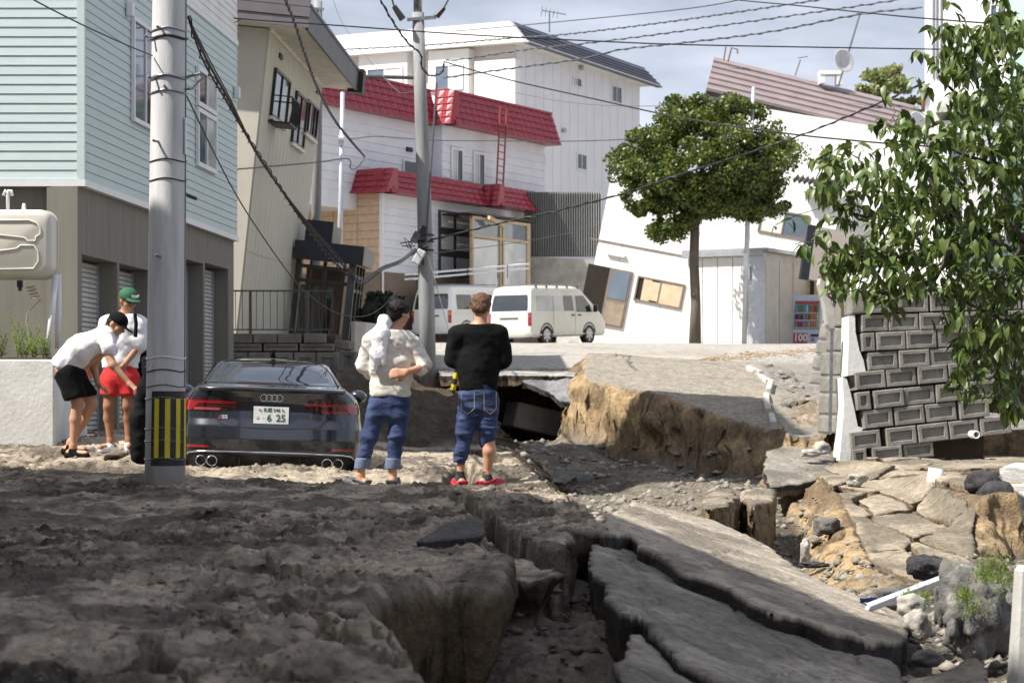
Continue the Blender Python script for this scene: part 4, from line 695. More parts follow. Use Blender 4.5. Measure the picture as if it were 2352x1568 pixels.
for k in range(6):
    t0, t1 = k / 6, (k + 1) / 6; mb = MB(); a, b, c, d = e0.lerp(r0, t0), e1.lerp(r1, t0), e1.lerp(r1, t1), e0.lerp(r0, t1); up_ = Vector((0, -.04, .10)); dn = Vector((0, -.01, .03))
    mb.add([a, b, c, d, a + up_, b + up_, c + dn, d + dn], [(0, 1, 2, 3), (4, 5, 6, 7), (0, 1, 5, 4), (1, 2, 6, 5), (2, 3, 7, 6), (3, 0, 4, 7)]); mb.build('roof_panel', M('roof_mauve'), th)
mb = MB(); back = Vector((0, 5, -1)); mb.hexa([e0 + Vector((0, .1, -.15)), e1 + Vector((0, .1, -.15)), r1 + back, r0 + back, e0, e1, r1, r0]); mb.build('roof_deck', M('dark_brown'), th)
def twin(name, pts, panes, fw=.06, mat='brown_panel', n=.0):
    q = [fT.hit(x / 1.0204 * 1.0, y / 1.0204, n) for x, y in pts]; a0, a1 = (q[0][0] + q[3][0]) / 2, (q[1][0] + q[2][0]) / 2; h1, h0 = (q[0][1] + q[1][1]) / 2, (q[2][1] + q[3][1]) / 2
    return window(fT, th, a0, a1, h0, h1, n, fw, mat, panes, .06, name=name)
z8 = lambda x, y: (1300 + x / 3.564, 400 + y / 3.564)
twin('window', [z8(1745, 335), z8(2140, 350), z8(2095, 570), z8(1675, 515)], ('curtain', 'glass_sky'))
twin('window', [z8(700, 880), z8(1085, 945), z8(1060, 1155), z8(655, 1085)], ('interior_dark', 'cardboard'))
dq = [fT.hit(*(c / 1.0204 for c in z8(*p))) for p in ((285, 775), (655, 848), (570, 1320), (200, 1250))]; a0, a1, h1, h0 = dq[0][0], dq[1][0], dq[0][1], dq[2][1]; am = a0 + (a1 - a0) * .5
fbox(fT, 'doorway', M('interior_dark'), th, a0, am, .002, .02, h0, h1); dd_ = fbox(fT, 'sliding_door', M('brown_panel'), th, am, a1, .002, .07, h0, h1); fbox(fT, 'pane', M('glass_sky'), dd_, am + .08, a1 - .06, .07, .085, h0 + (h1 - h0) * .48, h1 - .07); fbox(fT, 'panel', pm('door_tan', (.30, .24, .18), .6), dd_, am + .08, a1 - .06, .07, .085, h0 + .06, h0 + (h1 - h0) * .42)
q0 = [fT.hit(*(c / 1.0204 for c in z8(*p))) for p in ((700, 1080), (790, 900), (860, 950))]
for i, x in enumerate((705, 775)): a, h = fT.hit(*(c / 1.0204 for c in z8(x, 1085))); fbox(fT, 'stored_panel', M('cardboard'), th, a + .05, a + .36, .03, .05, h + .03, h + .80 - .1 * i)
a, h = fT.hit(*(c / 1.0204 for c in z8(300, 565))); b_, _ = fT.hit(*(c / 1.0204 for c in z8(1100, 700))); fbox(fT, 'wall_seam', M('brown_panel'), th, a, b_, .002, .04, h - .03, h + .02)
a, h = fT.hit(*(c / 1.0204 for c in z8(440, 690))); fbox(fT, 'wall_lamp', M('alu_white'), th, a, a + .7, .002, .12, h - .05, h + .06, bevel=.02)
a, h = fT.hit(1830, 402); mb = MB(); mb.grid([[fT(a + k * .06, .0, h + .07 * math.sin(k * 2.1)) for k in range(32)], [fT(a + k * .06, .7, h - .28 + .07 * math.sin(k * 2.1)) for k in range(32)]]); mb.build('corrugated_awning', M('fascia_grey'), th)
fbox(fT, 'step', M('concrete'), th, -.2, 4.2, -.3, .5, -.75, -.35)
an = thing('antenna_mast', 'leaning roof mast with a grey satellite dish on the tilted house', 'antenna', P(1925, 195, 77.2)); mb = MB(); mb.tube([P(1925, 200, 77.2), P(1976, 30, 77.2)], .035, 6); mb.build('mast', M('steel'), an)
Rd = Matrix.Rotation(math.radians(78), 3, 'X') @ Matrix.Rotation(.5, 3, 'Y'); mb = MB(); mb.lathe([(.02, 0), (.25, .04), (.42, .12), (.40, .12), (.24, .06), (.01, .03)], P(1934, 142, 77), Rd, 20); mb.build('dish', M('pole_concrete'), an, smooth=True)
pk = thing('chimney_box', 'small white vent box sitting on the mauve roof', 'vent', P(1906, 190, 78.5)); mb = MB(); c = P(1906, 188, 78.5); mb.box(c + Vector((-.3, 0, .1)), (.18, .5, .36)); mb.box(c + Vector((.3, 0, .05)), (.18, .5, .36)); mb.box(c + Vector((0, 0, .3)), (.8, .55, .14)); mb.build('hood', M('white_paint'), pk)
t2 = thing('roof_pipe', 'pair of thin pipes at the left end of the mauve roof', 'pipe', P(1668, 138, 79)); mb = MB(); mb.tube([P(1662, 140, 79), P(1667, 108, 79)], .03, 5); mb.tube([P(1672, 142, 79), P(1680, 110, 79), P(1694, 114, 79), P(1694, 124, 79)], .035, 5); mb.build('pipes', M('brown_panel'), t2)
yg = thing('antenna', 'thin television antenna on the white apartment roof', 'antenna', P(1262, 70, 99)); mb = MB(); mb.tube([P(1262, 75, 99), P(1262, 30, 99)], .035, 5); mb.tube([P(1244, 24, 99), P(1300, 34, 99)], .025, 5)
for k in range(5): mb.tube([P(1246 + k * 9, 14 + k * 3, 98.7), P(1243 + k * 9, 38 + k * 1.0, 99.2)], .014, 4)
mb.build('elements', M('steel'), yg)
y2 = thing('antenna', 'thin bent antenna standing midway along the mauve roof', 'antenna', P(1826, 168, 78.8)); mb = MB(); mb.tube([P(1826, 175, 78.8), P(1838, 138, 78.8)], .03, 5); mb.tube([P(1832, 134, 78.8), P(1856, 130, 78.8)], .02, 4); mb.build('elements', M('steel'), y2)
# prefab shed ----------------------------------------------------------------------------
Ks = P(1755, 790, 70); sh_ = thing('storage_shed', 'white prefab shed with grey roof edge behind the street tree', 'shed', Ks)
uL = Vector((.87, -.5, 0)); uR = Vector((.5, .87, 0)); fsl = Fr(Vector((Ks.x, Ks.y, 1.4)), uL, (-.5, -.87, 0)); fsr = Fr(Vector((Ks.x, Ks.y, 1.4)), uR, (.87, -.5, 0)); hs = fsl.hit(1750, 578)[1]; wl = -fsl.hit(1580, 700)[0]; wr = fsr.hit(1850, 700)[0]
fbox(fsl, 'wall', M('white_paint'), sh_, -wl, -.02, -2, 0, -.2, hs); fbox(fsr, 'side_wall', pm('tan_panel', (.55, .50, .42), .5, (.45, .41, .34), scale=2), sh_, .02, wr, -2, 0, -.2, hs)
for k in range(5): fbox(fsl, 'wall_panel', M('white_paint'), sh_, -wl + k * wl / 5 + .02, -wl + (k + 1) * wl / 5 - .02, .001, .04, 0, hs - .15)
for k in range(3): fbox(fsr, 'wall_panel', M('tan_panel'), sh_, k * wr / 3 + .03, (k + 1) * wr / 3 - .03, .001, .04, 0, hs - .25)
fbox(fsl, 'corner_post', M('pale_steel'), sh_, -.5, .03, -.02, .06, -.2, hs)
for fr, a0, a1 in ((fsl, -wl - .15, .1), (fsr, -.05, wr + .1)): fbox(fr, 'roof_edge', M('alu'), sh_, a0, a1, -2.0, .15, hs, hs + .12)
fbox(fsl, 'gutter', M('alu'), sh_, -wl - .1, .05, .15, .25, hs - .12, hs + .02); q = fsl.hit(1766, 610); fbox(fsl, 'vent', M('pale_steel'), sh_, -.75, -.45, .042, .15, hs - .9, hs - .45)
# vending machine ------------------------------------------------------------------------
vm = thing('vending_machine', 'white drinks vending machine with coloured cans and a red 100 sign', 'vending machine', P(1852, 800, 72)); fv = Fr(P(1814, 806, 72), (1, -.04, .0), (-.04, -1, 0), (.045, 0, 1)); W_, Hh = 1.02, 1.86; pm('vm_white', (.62, .66, .76), .35, (.58, .62, .72))
fbox(fv, 'cabinet', M('vm_white'), vm, 0, W_, -.7, 0, 0, Hh, bevel=.03); pm('vm_red', (.55, .03, .05), .4); pm('vm_blue', (.18, .40, .75), .4); pm('vm_green', (.12, .35, .08), .4); pm('vm_orange', (.7, .25, .05), .4); pm('vm_dark', (.04, .04, .05), .4); pm('vm_grey', (.30, .31, .36), .4); pm('vm_yellow', (.6, .5, .1), .4)
fbox(fv, 'display_frame', M('vm_grey'), vm, .10, W_ - .10, .001, .02, .72, 1.66); fbox(fv, 'price_strip', M('vm_red'), vm, .14, W_ - .14, .02, .035, 1.56, 1.63)
rnd = random.Random(3)
for r, (z0, z1) in enumerate(((1.28, 1.52), (1.04, 1.22), (.79, .97))):
    fbox(fv, 'shelf', M('vm_white'), vm, .12, W_ - .12, .02, .05, z0 - .035, z0 - .005)
    for k in range(9):
        c = rnd.choice(['vm_blue', 'vm_blue', 'vm_white', 'vm_orange', 'vm_green', 'vm_red']) if r == 0 else rnd.choice(['vm_dark', 'vm_orange', 'vm_green', 'vm_grey', 'vm_red', 'vm_yellow'])
        mb = MB(); x = .165 + k * .086; mb.lathe([(.026, 0), (.032, .02), (.032, (z1 - z0) * .75), (.014, z1 - z0)], fv(x, .055, z0), n=8); mb.build('can', M(c), vm, smooth=True)
fbox(fv, 'price_sign', M('vm_red'), vm, .10, .56, .002, .02, .26, .60); fbox(fv, 'coin_slot', M('vm_dark'), vm, .66, .94, .002, .04, .48, .56); fbox(fv, 'button_panel', M('vm_grey'), vm, .68, .80, .002, .03, .32, .42)
def text(s, size, mat, parent, mtx, ext=.002, name='lettering', bend=None, bold=0.0, wide=1.0):
    cu = bpy.data.curves.new('t', 'FONT'); cu.body = s; cu.size = size; cu.extrude = ext; cu.align_x = 'CENTER'; cu.align_y = 'CENTER'; cu.offset = bold; cu.resolution_u = 3
    ob = bpy.data.objects.new('t', cu); COL.objects.link(ob); dg = bpy.context.evaluated_depsgraph_get(); me = bpy.data.meshes.new_from_object(ob.evaluated_get(dg)); bpy.data.objects.remove(ob); bpy.data.curves.remove(cu)
    inv = rootmat(parent).inverted() if parent else Matrix.Identity(4)
    for v in me.vertices:
        p = Vector((v.co.x * wide, v.co.y, v.co.z))
        if bend: p = bend(p)
        v.co = inv @ (mtx @ p)
    me.materials.clear(); o = link(name, me, mat, parent); return o
def fmat(fr, a, n, h):
    m = Matrix.Identity(4); nn = fr.u.cross(fr.up)
    for i, vec in enumerate((fr.u, fr.up, fr.n, fr(a, n, h))):
        for r in range(3): m[r][i] = vec[r]
    return m
text('100', .34, M('white_paint'), vm, fmat(fv, .33, .026, .43), bold=.012, wide=.9)
# yellow board and tall tilted sign above
yb = thing('wall_board', 'pale yellow board mounted above the vending machine', 'board', P(1860, 690, 73)); fy = Fr(P(1832, 672, 73), (1, 0, -.01), (0, -1, 0)); fbox(fy, 'board', pm('pale_yellow', (.72, .58, .30), .6), yb, 0, 1.1, -.05, 0, -.5, .45); fbox(fy, 'strap', M('black_metal'), yb, .42, .55, .002, .05, -.5, .45)
mb = MB(); c = fy(.82, .06, .2)
for k in range(9): a = 2 * math.pi * k / 9; mb.ell(c + Vector((.07 * math.cos(a), 0, .07 * math.sin(a))), (.035, .012, .035), 6, 4)
mb.build('sunflower', M('yellow'), yb)
sg = thing('sign_board', 'tall beige sign box with a dark edge, tilted beside the block wall', 'sign', P(1880, 645, 71)); fg = Fr(P(1850, 640, 71), (.985, .1, -.17), (.1, -.985, 0), (.14, 0, 1)); fbox(fg, 'face', pm('sign_beige', (.46, .42, .36), .6, (.42, .38, .32), scale=1), sg, .12, 1.35, -.3, 0, 0, 1.75); fbox(fg, 'edge', M('navy_metal'), sg, -.16, .115, -.3, -.02, -.02, 1.77)
for i in range(3):
    for k in range(5 if i < 2 else 7): fbox(fg, 'faded_mark', pm('sign_ink', (.24, .15, .13) if i else (.25, .23, .22), .7), sg, .42 + k * .1, .47 + k * .1, .001, .006, .62 - i * .26, .70 - i * .26 + .03 * (k % 2))

# leaning block wall on the right ---------------------------------------------------------
bw = thing('block_wall', 'leaning grey concrete block wall with gaping joints on the right', 'wall', P(2100, 1060, 30)); fw_ = Fr(P(1900, 1060, 30.0), (.985, .17, 0), (.17, -.985, .06), (0, .06, 1))
zz = lambda x, y: (1764 + x * .3124, 588 + y * .3124)
ROWS = [(358, -.028, [(605, 715), (722, 930), (945, 1168), (1182, 1392), (1408, 1620)] + [(1640 + i * 224, 1852 + i * 224) for i in range(3)], 140), (497, -.03, [(682, 874), (880, 1098), (1104, 1320)] + [(1330 + i * 224, 1546 + i * 224) for i in range(4)], 124),
        (636, -.05, [(682, 778), (788, 1000), (1006, 1226), (1236, 1450)] + [(1460 + i * 224, 1676 + i * 224) for i in range(4)], 134), (776, -.06, [(727, 944), (952, 1176), (1182, 1394), (1402, 1620)] + [(1630 + i * 224, 1846 + i * 224) for i in range(3)], 130),
        (920, -.088, [(636, 855), (862, 1082), (1090, 1306), (1316, 1532)] + [(1546 + i * 224, 1760 + i * 224) for i in range(3)], 132), (1070, -.098, [(640, 744), (766, 988), (994, 1216), (1224, 1440), (1448, 1664)], 132),
        (1204, -.10, [(692, 908), (922, 1140), (1150, 1376), (1394, 1612)], 134), (1362, -.108, [(600, 820), (858, 1080), (1092, 1312), (1322, 1536), (1548, 1776)], 134), (1478, -.10, [(612, 716), (756, 975), (990, 1210)], 110)]
rb = random.Random(5)
for yc, slp, bl, hh in ROWS:
    for i, (x0, x1) in enumerate(bl):
        xm = (x0 + x1) / 2; y = yc + slp * (xm - bl[0][0]) + (hh * .1 if False else 0); a, h = fw_.hit(*zz(xm, y)); w2 = fw_.hit(*zz(x1, y))[0] - fw_.hit(*zz(x0, y))[0]; h_ = hh * .3124 / 167 * 1.0
        ang = -math.atan(slp) + rb.uniform(-.006, .006); lf = Fr(fw_(a, rb.uniform(-.015, .02), h), fw_.u * math.cos(ang) + fw_.up * math.sin(ang), fw_.n + fw_.u * rb.uniform(-.015, .015), fw_.up * math.cos(ang) - fw_.u * math.sin(ang))
        if yc < 400 and i == 0: fbox(lf, 'corner_block', M('block_concrete'), bw, -w2 / 2, w2 / 2, -.3, .04, -h_ / 2, h_ / 2, bevel=.02)
        else: rblock(bw, lf, -w2 / 2, w2 / 2, -h_ / 2, h_ / 2, 'block_concrete', n1=.06, depth=.34, rim=.22, rec=.04)
pol = lambda pts, n0, n1, name, mat: fw_.quad(MB(), [fw_.hit(*zz(*p)) for p in pts], n0, n1).build(name, M(mat), bw)
pol([(620, 290), (2300, 250), (2300, 1180), (1650, 1130), (1640, 1480), (640, 1560)], -.5, -.28, 'earth_core', 'dark_soil')
pol([(592, 440), (636, 436), (640, 560), (668, 690), (700, 770), (716, 858), (580, 880), (588, 700)], -.30, .02, 'concrete_backing', 'white_concrete')
pol([(548, 890), (580, 905), (606, 1000), (632, 1110), (660, 1250), (700, 1262), (690, 1285), (600, 1300), (612, 1420), (606, 1530), (520, 1560), (545, 1300), (560, 1100)], -.30, .0, 'concrete_backing', 'white_concrete')
pol([(700, 245), (2300, 215), (2300, 280), (720, 292)], -.4, .05, 'coping', 'concrete')
a, h = fw_.hit(*zz(660, 335)); fbox(fw_, 'rust_stain', M('rust'), bw, a - .05, a + .04, .042, .046, h - .06, h + .09)
mb = MB(); q = P(*zz(1526, 1312), 29.6); Rr = Matrix.Rotation(math.radians(90), 3, 'X'); mb.lathe([(.055, -.25), (.055, .06), (.038, .06), (.038, -.25)], q, Rr, 14, cap=False); mb.build('drain_pipe', M('alu_white'), bw, smooth=True)
# left flank of the wall seen edge-on: stacked curved blocks, a steel post and a rusty angle frame
bf = thing('wing_wall', 'curved grey block wing wall seen edge-on left of the block wall', 'wall', P(1918, 1010, 31)); cx_ = [(530, 330), (535, 520), (528, 700), (524, 880), (520, 1010), (514, 1170), (506, 1310)]
for i in range(6):
    (x0, y0), (x1, y1) = cx_[i], cx_[i + 1]; mb = MB(); c0, c1 = P(*zz(x0 + 30, y0 + 4), 30.6), P(*zz(x1 + 30, y1 - 4), 30.6); w0 = Vector((-.30 if i > 1 else -.2, .9, 0)); t = Vector((.14, .0, 0))
    mb.hexa([c1, c1 + t, c1 + t + Vector((0, .9, 0)), c1 + w0 * .8, c0, c0 + t, c0 + t + Vector((0, .9, 0)), c0 + w0 * .8]); mb.build('block', M('block_concrete'), bf, bevel=.03)
f5 = thing('wing_wall', 'grey block flank of the far retaining wall beside the road strip', 'wall', P(1870, 900, 36)); cs = [(440, 330, 400), (425, 410, 490), (400, 495, 610), (372, 615, 720), (350, 725, 830), (330, 835, 940)]
for i, (x, y0, y1) in enumerate(cs):
    mb = MB(); yy = 35.2; p = lambda x_, y_, Yy: P(*zz(x_, y_), Yy); wd = 75 + 6 * i
    mb.hexa([p(x - 30, y1 - 4, yy), p(x + wd, y1 + 6, yy - .3), p(x + wd, y1, yy + 1.2), p(x - 20, y1 - 10, yy + 1.2), p(x - 10, y0 + 2, yy), p(x + wd, y0 + 10, yy - .3), p(x + wd, y0 + 4, yy + 1.2), p(x, y0 - 4, yy + 1.2)]); mb.build('block', M('block_concrete'), f5, bevel=.03)
sp_ = thing('fence_post', 'thin grey steel post standing against the wing wall', 'post', P(1907, 1000, 30.4)); mb = MB(); mb.hexa([P(*zz(x, y), Yy) for y in (1310, 530) for x, Yy in ((444 + (1310 - y) * .02, 30.3), (468 + (1310 - y) * .02, 30.3), (468 + (1310 - y) * .02, 30.36), (444 + (1310 - y) * .02, 30.36))]); mb.build('shaft', M('steel'), sp_)
hd = thing('broken_stair', 'broken concrete stair flank with rusty angle-iron edges', 'stair', P(1915, 720, 31)); z1 = lambda x, y: ((1860 + x / 9.8) / 1.0204, (600 + y / 9.8) / 1.0204)
mb = MB(); mb.prism([P(*z1(*p), 31.0) for p in ((630, 500), (780, 560), (1010, 820), (1290, 1040), (1230, 1070), (1100, 1400), (1000, 1568), (860, 1700), (790, 1568), (700, 1050), (600, 640))], (0, .35, 0)); mb.build('slab', M('pale_concrete'), hd)
mb = MB(); mb.prism([P(*z1(*p), 31.2) for p in ((640, 480), (1210, 320), (1320, 930), (1310, 1040), (1000, 800))], (0, .3, 0)); mb.build('slab', M('concrete'), hd)
for a, b in (((640, 510), (1150, 320)), ((750, 890), (1090, 780))): mb = MB(); mb.tube([P(*z1(*a), 30.95), P(*z1(*b), 31.05)], .018, 4); mb.build('angle_iron', M('rust'), hd)
for a, b in (((680, 520), (1290, 1040)), ((790, 910), (1100, 1180))): mb = MB(); mb.tube([P(*z1(*a), 30.93), P(*z1(*b), 30.93)], .022, 4); mb.build('angle_iron', M('black_metal'), hd)

# white and pale-green building on the right ------------------------------------------------
rb_ = thing('building', 'white and pale-green building rising behind the cherry branches', 'building', P(2300, 700, 40)); fR = Fr(P(2124, 700, 39), (.94, -.34, 0), (-.34, -.94, 0)); aR = lambda x, y: fR.hit(x, y)
fbox(fR, 'wall', M('white_paint'), rb_, 0, 7, -6, 0, -1.2, 9); a0 = aR(2316, 100)[0]; fbox(fR, 'green_wall', M('green_wall'), rb_, a0, 7, .0, .05, -1.2, 9); a1 = aR(2160, 500)[0]; a2 = aR(2240, 500)[0]
fbox(fR, 'green_panel', M('green_wall'), rb_, aR(2235, 300)[0], a0 - .01, .001, .03, -1, aR(2235, 200)[1])
for x in (2142, 2150, 2160): mb = MB(); a = aR(x, 50)[0]; fR.box(mb, a, a + .02, .0, .03, aR(x, 180)[1], 9); mb.build('wall_trim', M('alu'), rb_)
b0, bt = aR(2164, 255), aR(2250, 205); pmh = MB(); pmh.hexa([fR(b0[0], 0, b0[1] - .25), fR(bt[0] + .6, 0, b0[1] - .25), fR(bt[0] + .6, .75, b0[1] - .12), fR(b0[0], .75, b0[1] - .12), fR(b0[0] + .2, 0, b0[1] + .22), fR(bt[0] + .6, 0, b0[1] + .22), fR(bt[0] + .6, .7, b0[1] - .02), fR(b0[0], .7, b0[1] - .02)]); pmh.build('bay_hood', M('concrete'), rb_)
fbox(fR, 'bay_window', M('white_paint'), rb_, b0[0] + .05, bt[0] + .5, .002, .6, b0[1] - 2.4, b0[1] - .25); window(Fr(fR(0, .6, 0), fR.u, fR.n), rb_, b0[0] + .15, bt[0] + .4, b0[1] - 2.2, b0[1] - .4, .002, .07, 'alu_white', ('glass_sky', 'curtain', 'glass_pale'), .05)
q0, q1 = aR(2175, 420), aR(2235, 640); window(fR, rb_, q0[0], q1[0], q1[1], q0[1], .002, .06, 'alu_white', ('glass_sky', 'glass_dark')); q0, q1 = aR(2270, 8), aR(2316, 90); window(fR, rb_, q0[0], q1[0], q1[1], q0[1], .052, .06, 'alu_white', ('glass_sky', 'glass_sky'))
q0, q1 = aR(2250, 420), aR(2305, 600); window(fR, rb_, q0[0], q1[0], q1[1], q0[1], .04, .06, 'alu_white', ('glass_pale', 'glass_sky'))
mb = MB(); mb.tube([fR(.03, .05, aR(2126, 195)[1]), fR(-.03, .05, aR(2124, 250)[1])], .03, 6); mb.build('conduit', M('rust'), rb_)
def dish(label, px, py, Y, r, tilt):
    d = thing('satellite_dish', label, 'satellite dish', P(px, py, Y)); R = Matrix.Rotation(math.radians(80), 3, 'X') @ Matrix.Rotation(tilt, 3, 'Y'); c = P(px, py, Y)
    mb = MB(); mb.lathe([(.01, 0), (r * .5, r * .08), (r, r * .28), (r * .97, r * .3), (r * .5, r * .12), (.01, .03)], c, R, 24); mb.build('reflector', M('alu_white'), d, smooth=True)
    mb = MB(); mb.tube([c + Vector((0, -.02, -.1)), c + Vector((r * .5, -r * 1.1, -r * .3))], .018, 6); mb.tube([c + Vector((r * .5, -r * 1.1, -r * .3)), c + Vector((r * .5, -r * 1.1, -r * .1))], .04, 8); mb.build('feed_arm', M('alu_white'), d)
    mb = MB(); mb.tube([c + Vector((.02, .03, -.05)), c + Vector((.25, .2, -.1)), c + Vector((.25, .25, -r * 1.3))], .025, 6); mb.build('bracket', M('alu_white'), d)
dish('white satellite dish on a wall bracket left of the white building', 2100, 292, 38.2, .26, .7); dish('small white satellite dish above the bay window hood', 2245, 160, 38.0, .16, .5)
ac = thing('wall_unit', 'boxy white unit on the wall behind the satellite dish', 'wall unit', P(2130, 280, 38.9)); mb = MB(); mb.box(P(2126, 286, 38.9), (.5, .3, .42)); mb.build('casing', M('white_paint'), ac, bevel=.02)

# tall house outside the frame on the left whose shadow lies over the foreground
hx = -.6 - .914 * .781 * 9.2; hy = 18.65 - .407 * .781 * 9.2
oh = thing('house', 'grey two-storey house outside the picture on the near left', 'house', (hx - 4, hy - 6, -.8)); c = Vector((hx, hy, 0)); e1 = Vector((4.3, -13.4, 0)); e2 = Vector((-8.5, 6.2, 0))
mb = MB(); mb.hexa([c + Vector((0, 0, -1)), c + e1 + Vector((0, 0, -1)), c + e1 + e2 + Vector((0, 0, -1)), c + e2 + Vector((0, 0, -1)), c + Vector((0, 0, 8.2)), c + e1 + Vector((0, 0, 8.2)), c + e1 + e2 + Vector((0, 0, 8.2)), c + e2 + Vector((0, 0, 8.2))]); mb.build('wall', M('beige_wall'), oh)
mb = MB(); k = Vector((.0, .05, 8.2)); mb.hexa([c + k, c + e1 * 1.02 + k, c + e1 * 1.02 + e2 + k, c + e2 + k, c + k + Vector((0, 0, .25)), c + e1 * 1.02 + k + Vector((0, 0, .25)), c + e1 * 1.02 + e2 + k + Vector((0, 0, .25)), c + e2 + k + Vector((0, 0, .25))]); mb.build('roof', M('roof_slate'), oh)
fo = Fr(c, e1, Vector((13.4, 4.3, 0)))
for a in (1.5, 4.0, 6.5, 9, 11.5):
    for h in (.3, 4.2): window(fo, oh, a, a + 1.4, h, h + 1.3, .002, .06)
# ------------------------------------------------------------------ utility poles
p1 = thing('utility_pole', 'thick concrete utility pole with a yellow and black striped guard', 'pole', P(378, 1128, 18.6)); B1, T1 = P(378, 1150, 18.6), P(394, -420, 18.6)
def ax1(py): t = (1150 - py) / 1570; return B1.lerp(T1, t), .172 + (.136 - .172) * t
mb = MB(); mb.tube([ax1(y)[0] for y in (1150, 900, 600, 300, 0, -420)], [ax1(y)[1] for y in (1150, 900, 600, 300, 0, -420)], 40); mb.build('shaft', M('pole_concrete'), p1, smooth=True)
def shell(y0, y1, a0, a1, off, n=20):
    rows = []
    for y in (y0, y1):
        c, r = ax1(y); rows.append([c + Vector(((r + off) * math.sin(math.radians(a0 + (a1 - a0) * k / n)), -(r + off) * math.cos(math.radians(a0 + (a1 - a0) * k / n)), 0)) for k in range(n + 1)])
    m = MB(); m.grid(rows); o = [[p + (p - ax1(y)[0]) * .02 for p in r] for r, y in zip(rows, (y0, y1))]; m.grid(o); return m
pm('guard_black', (.012, .012, .012), .45, (.03, .028, .026), scale=7)
gd = shell(1068, 898, -33, 170, .004).build('striped_guard', M('guard_black'), p1, smooth=True)
for a, b in ((-22, -9), (8, 22), (39, 53), (70, 84), (101, 115), (132, 146)): shell(1050, 915, a, b, .0085, 6).build('yellow_stripe', M('yellow'), gd, smooth=True)
def band(y, rr=.006, m='steel', off=.003):
    c, r = ax1(y); mb = MB(); mb.tube([c + Vector(((r + off) * math.cos(a), (r + off) * math.sin(a), .01 * math.sin(a * 3))) for a in [2 * math.pi * k / 36 for k in range(37)]], rr, 5); return mb.build('band', M(m), p1, smooth=True)
for y, rr, m in ((72, .008, 'steel'), (90, .013, 'black_metal'), (180, .016, 'steel'), (214, .009, 'steel'), (371, .006, 'black_metal'), (415, .006, 'black_metal'), (822, .006, 'alu_white'), (851, .006, 'black_metal'), (886, .004, 'black_metal'), (914, .006, 'steel'), (983, .006, 'steel'), (1011, .006, 'steel'), (1052, .006, 'steel')): band(y, rr, m)
mb = MB(); c, r = ax1(180); q = c + Vector((r, -.05, .0)); mb.tube([q, q + Vector((.13, -.02, .03)), q + Vector((.15, -.02, .0)), q + Vector((.05, -.02, -.1)), q + Vector((0, 0, -.1))], .012, 6); mb.build('cable_bracket', M('steel'), p1)
for y, xx in ((72, -.3), (92, -.75), (186, -.6), (207, .0), (330, -.4), (592, -.2)):
    c, r = ax1(y); n_ = Vector((xx, -math.sqrt(1 - xx * xx), 0)); mb = MB(); mb.tube([c + n_ * r, c + n_ * (r + .07), c + n_ * (r + .09) + Vector((.0, 0, .015))], .011, 6); mb.build('step_bolt', M('steel'), p1)
c0_, c1_ = ax1(56), ax1(280); mb = MB(); mb.box(ax1(315)[0] + Vector((.156, -.05, 0)), (.012, .05, .31)); mb.build('number_plate', M('alu_white'), p1); mb = MB(); mb.tube([ax1(y)[0] + Vector((ax1(y)[1] * .985, -.03, 0)) for y in (-300, 50, 300, 600, 890)], .007, 6); mb.build('earth_wire', M('cable_grey'), p1)
mb = MB(); c, r = ax1(828); mb.tube([c + Vector((-.12, -.135, 0)), c + Vector((-.16, -.11, -.06)), c + Vector((-.1, -.15, -.03)), c + Vector((-.11, -.15, -.08))], .005, 5); mb.build('string_tail', M('alu_white'), p1)
# pole in the middle with cross-arm
p3_ = thing('utility_pole', 'tall grey utility pole with cross-arm behind the man in white', 'pole', P(984, 900, 43)); mb = MB(); ctl = [(984, 905), (980, 700), (974, 450), (967, 250), (960, 30)]
mb.tube([P(x, y, 43) for x, y in ctl], [.165, .158, .142, .128, .118], 20); mb.build('shaft', M('pole_grey'), p3_, smooth=True); mb = MB(); mb.tube([P(960, 40, 43), P(958, -90, 43)], .085, 14); mb.build('top_extension', M('steel'), p3_, smooth=True)
mb = MB(); mb.tube([P(935, 46, 42.9), P(1002, 40, 42.9)], .045, 4); mb.build('cross_arm', M('steel'), p3_)
for a, b, c in (((925, 45), (905, 15), (895, -20)), ((1002, 38), (1020, 18), (1036, -12))): mb = MB(); mb.tube([P(*a, 42.8), P(*b, 42.8)], [.07, .05], 8); mb.tube([P(*b, 42.8), P(*c, 42.8)], .018, 6); mb.build('insulator', M('black_metal'), p3_)
for y in (540, 555, 575): mb = MB(); x = 976; mb.tube([P(x, y, 43) + Vector((.17 * math.cos(a), .17 * math.sin(a), 0)) for a in [2 * math.pi * k / 16 for k in range(17)]], .02, 5); mb.build('band', M('black_metal'), p3_)
for x, y, w_, h_, m in ((962, 590, .16, .3, 'pole_concrete'), (955, 545, .14, .22, 'cable_grey'), (972, 530, .12, .2, 'black_metal')): mb = MB(); mb.box(P(x, y, 42.75), (w_, .14, h_), Matrix.Rotation(.5, 3, 'Y')); mb.build('splice_box', M(m), p3_, bevel=.02)
rq = random.Random(9)
for k in range(7):
    a = Vector((rq.uniform(-.3, .2), -.2, rq.uniform(-.1, .3))); b = Vector((rq.uniform(-.45, .25), -.25, rq.uniform(-.5, 0))); c = P(968, 560, 43); mb = MB(); mb.tube([c + a, c + a * .5 + b * .5 + Vector((rq.uniform(-.2, .2), -.05, rq.uniform(-.2, .2))), c + b, c + b * .5], .012, 5); mb.build('cable_loop', M('cable'), p3_)
mb = MB(); mb.tube([P(978, 560, 42.8), P(990, 380, 42.8), P(1003, 190, 42.8)], .022, 6); mb.build('riser_cable', M('cable_grey'), p3_)
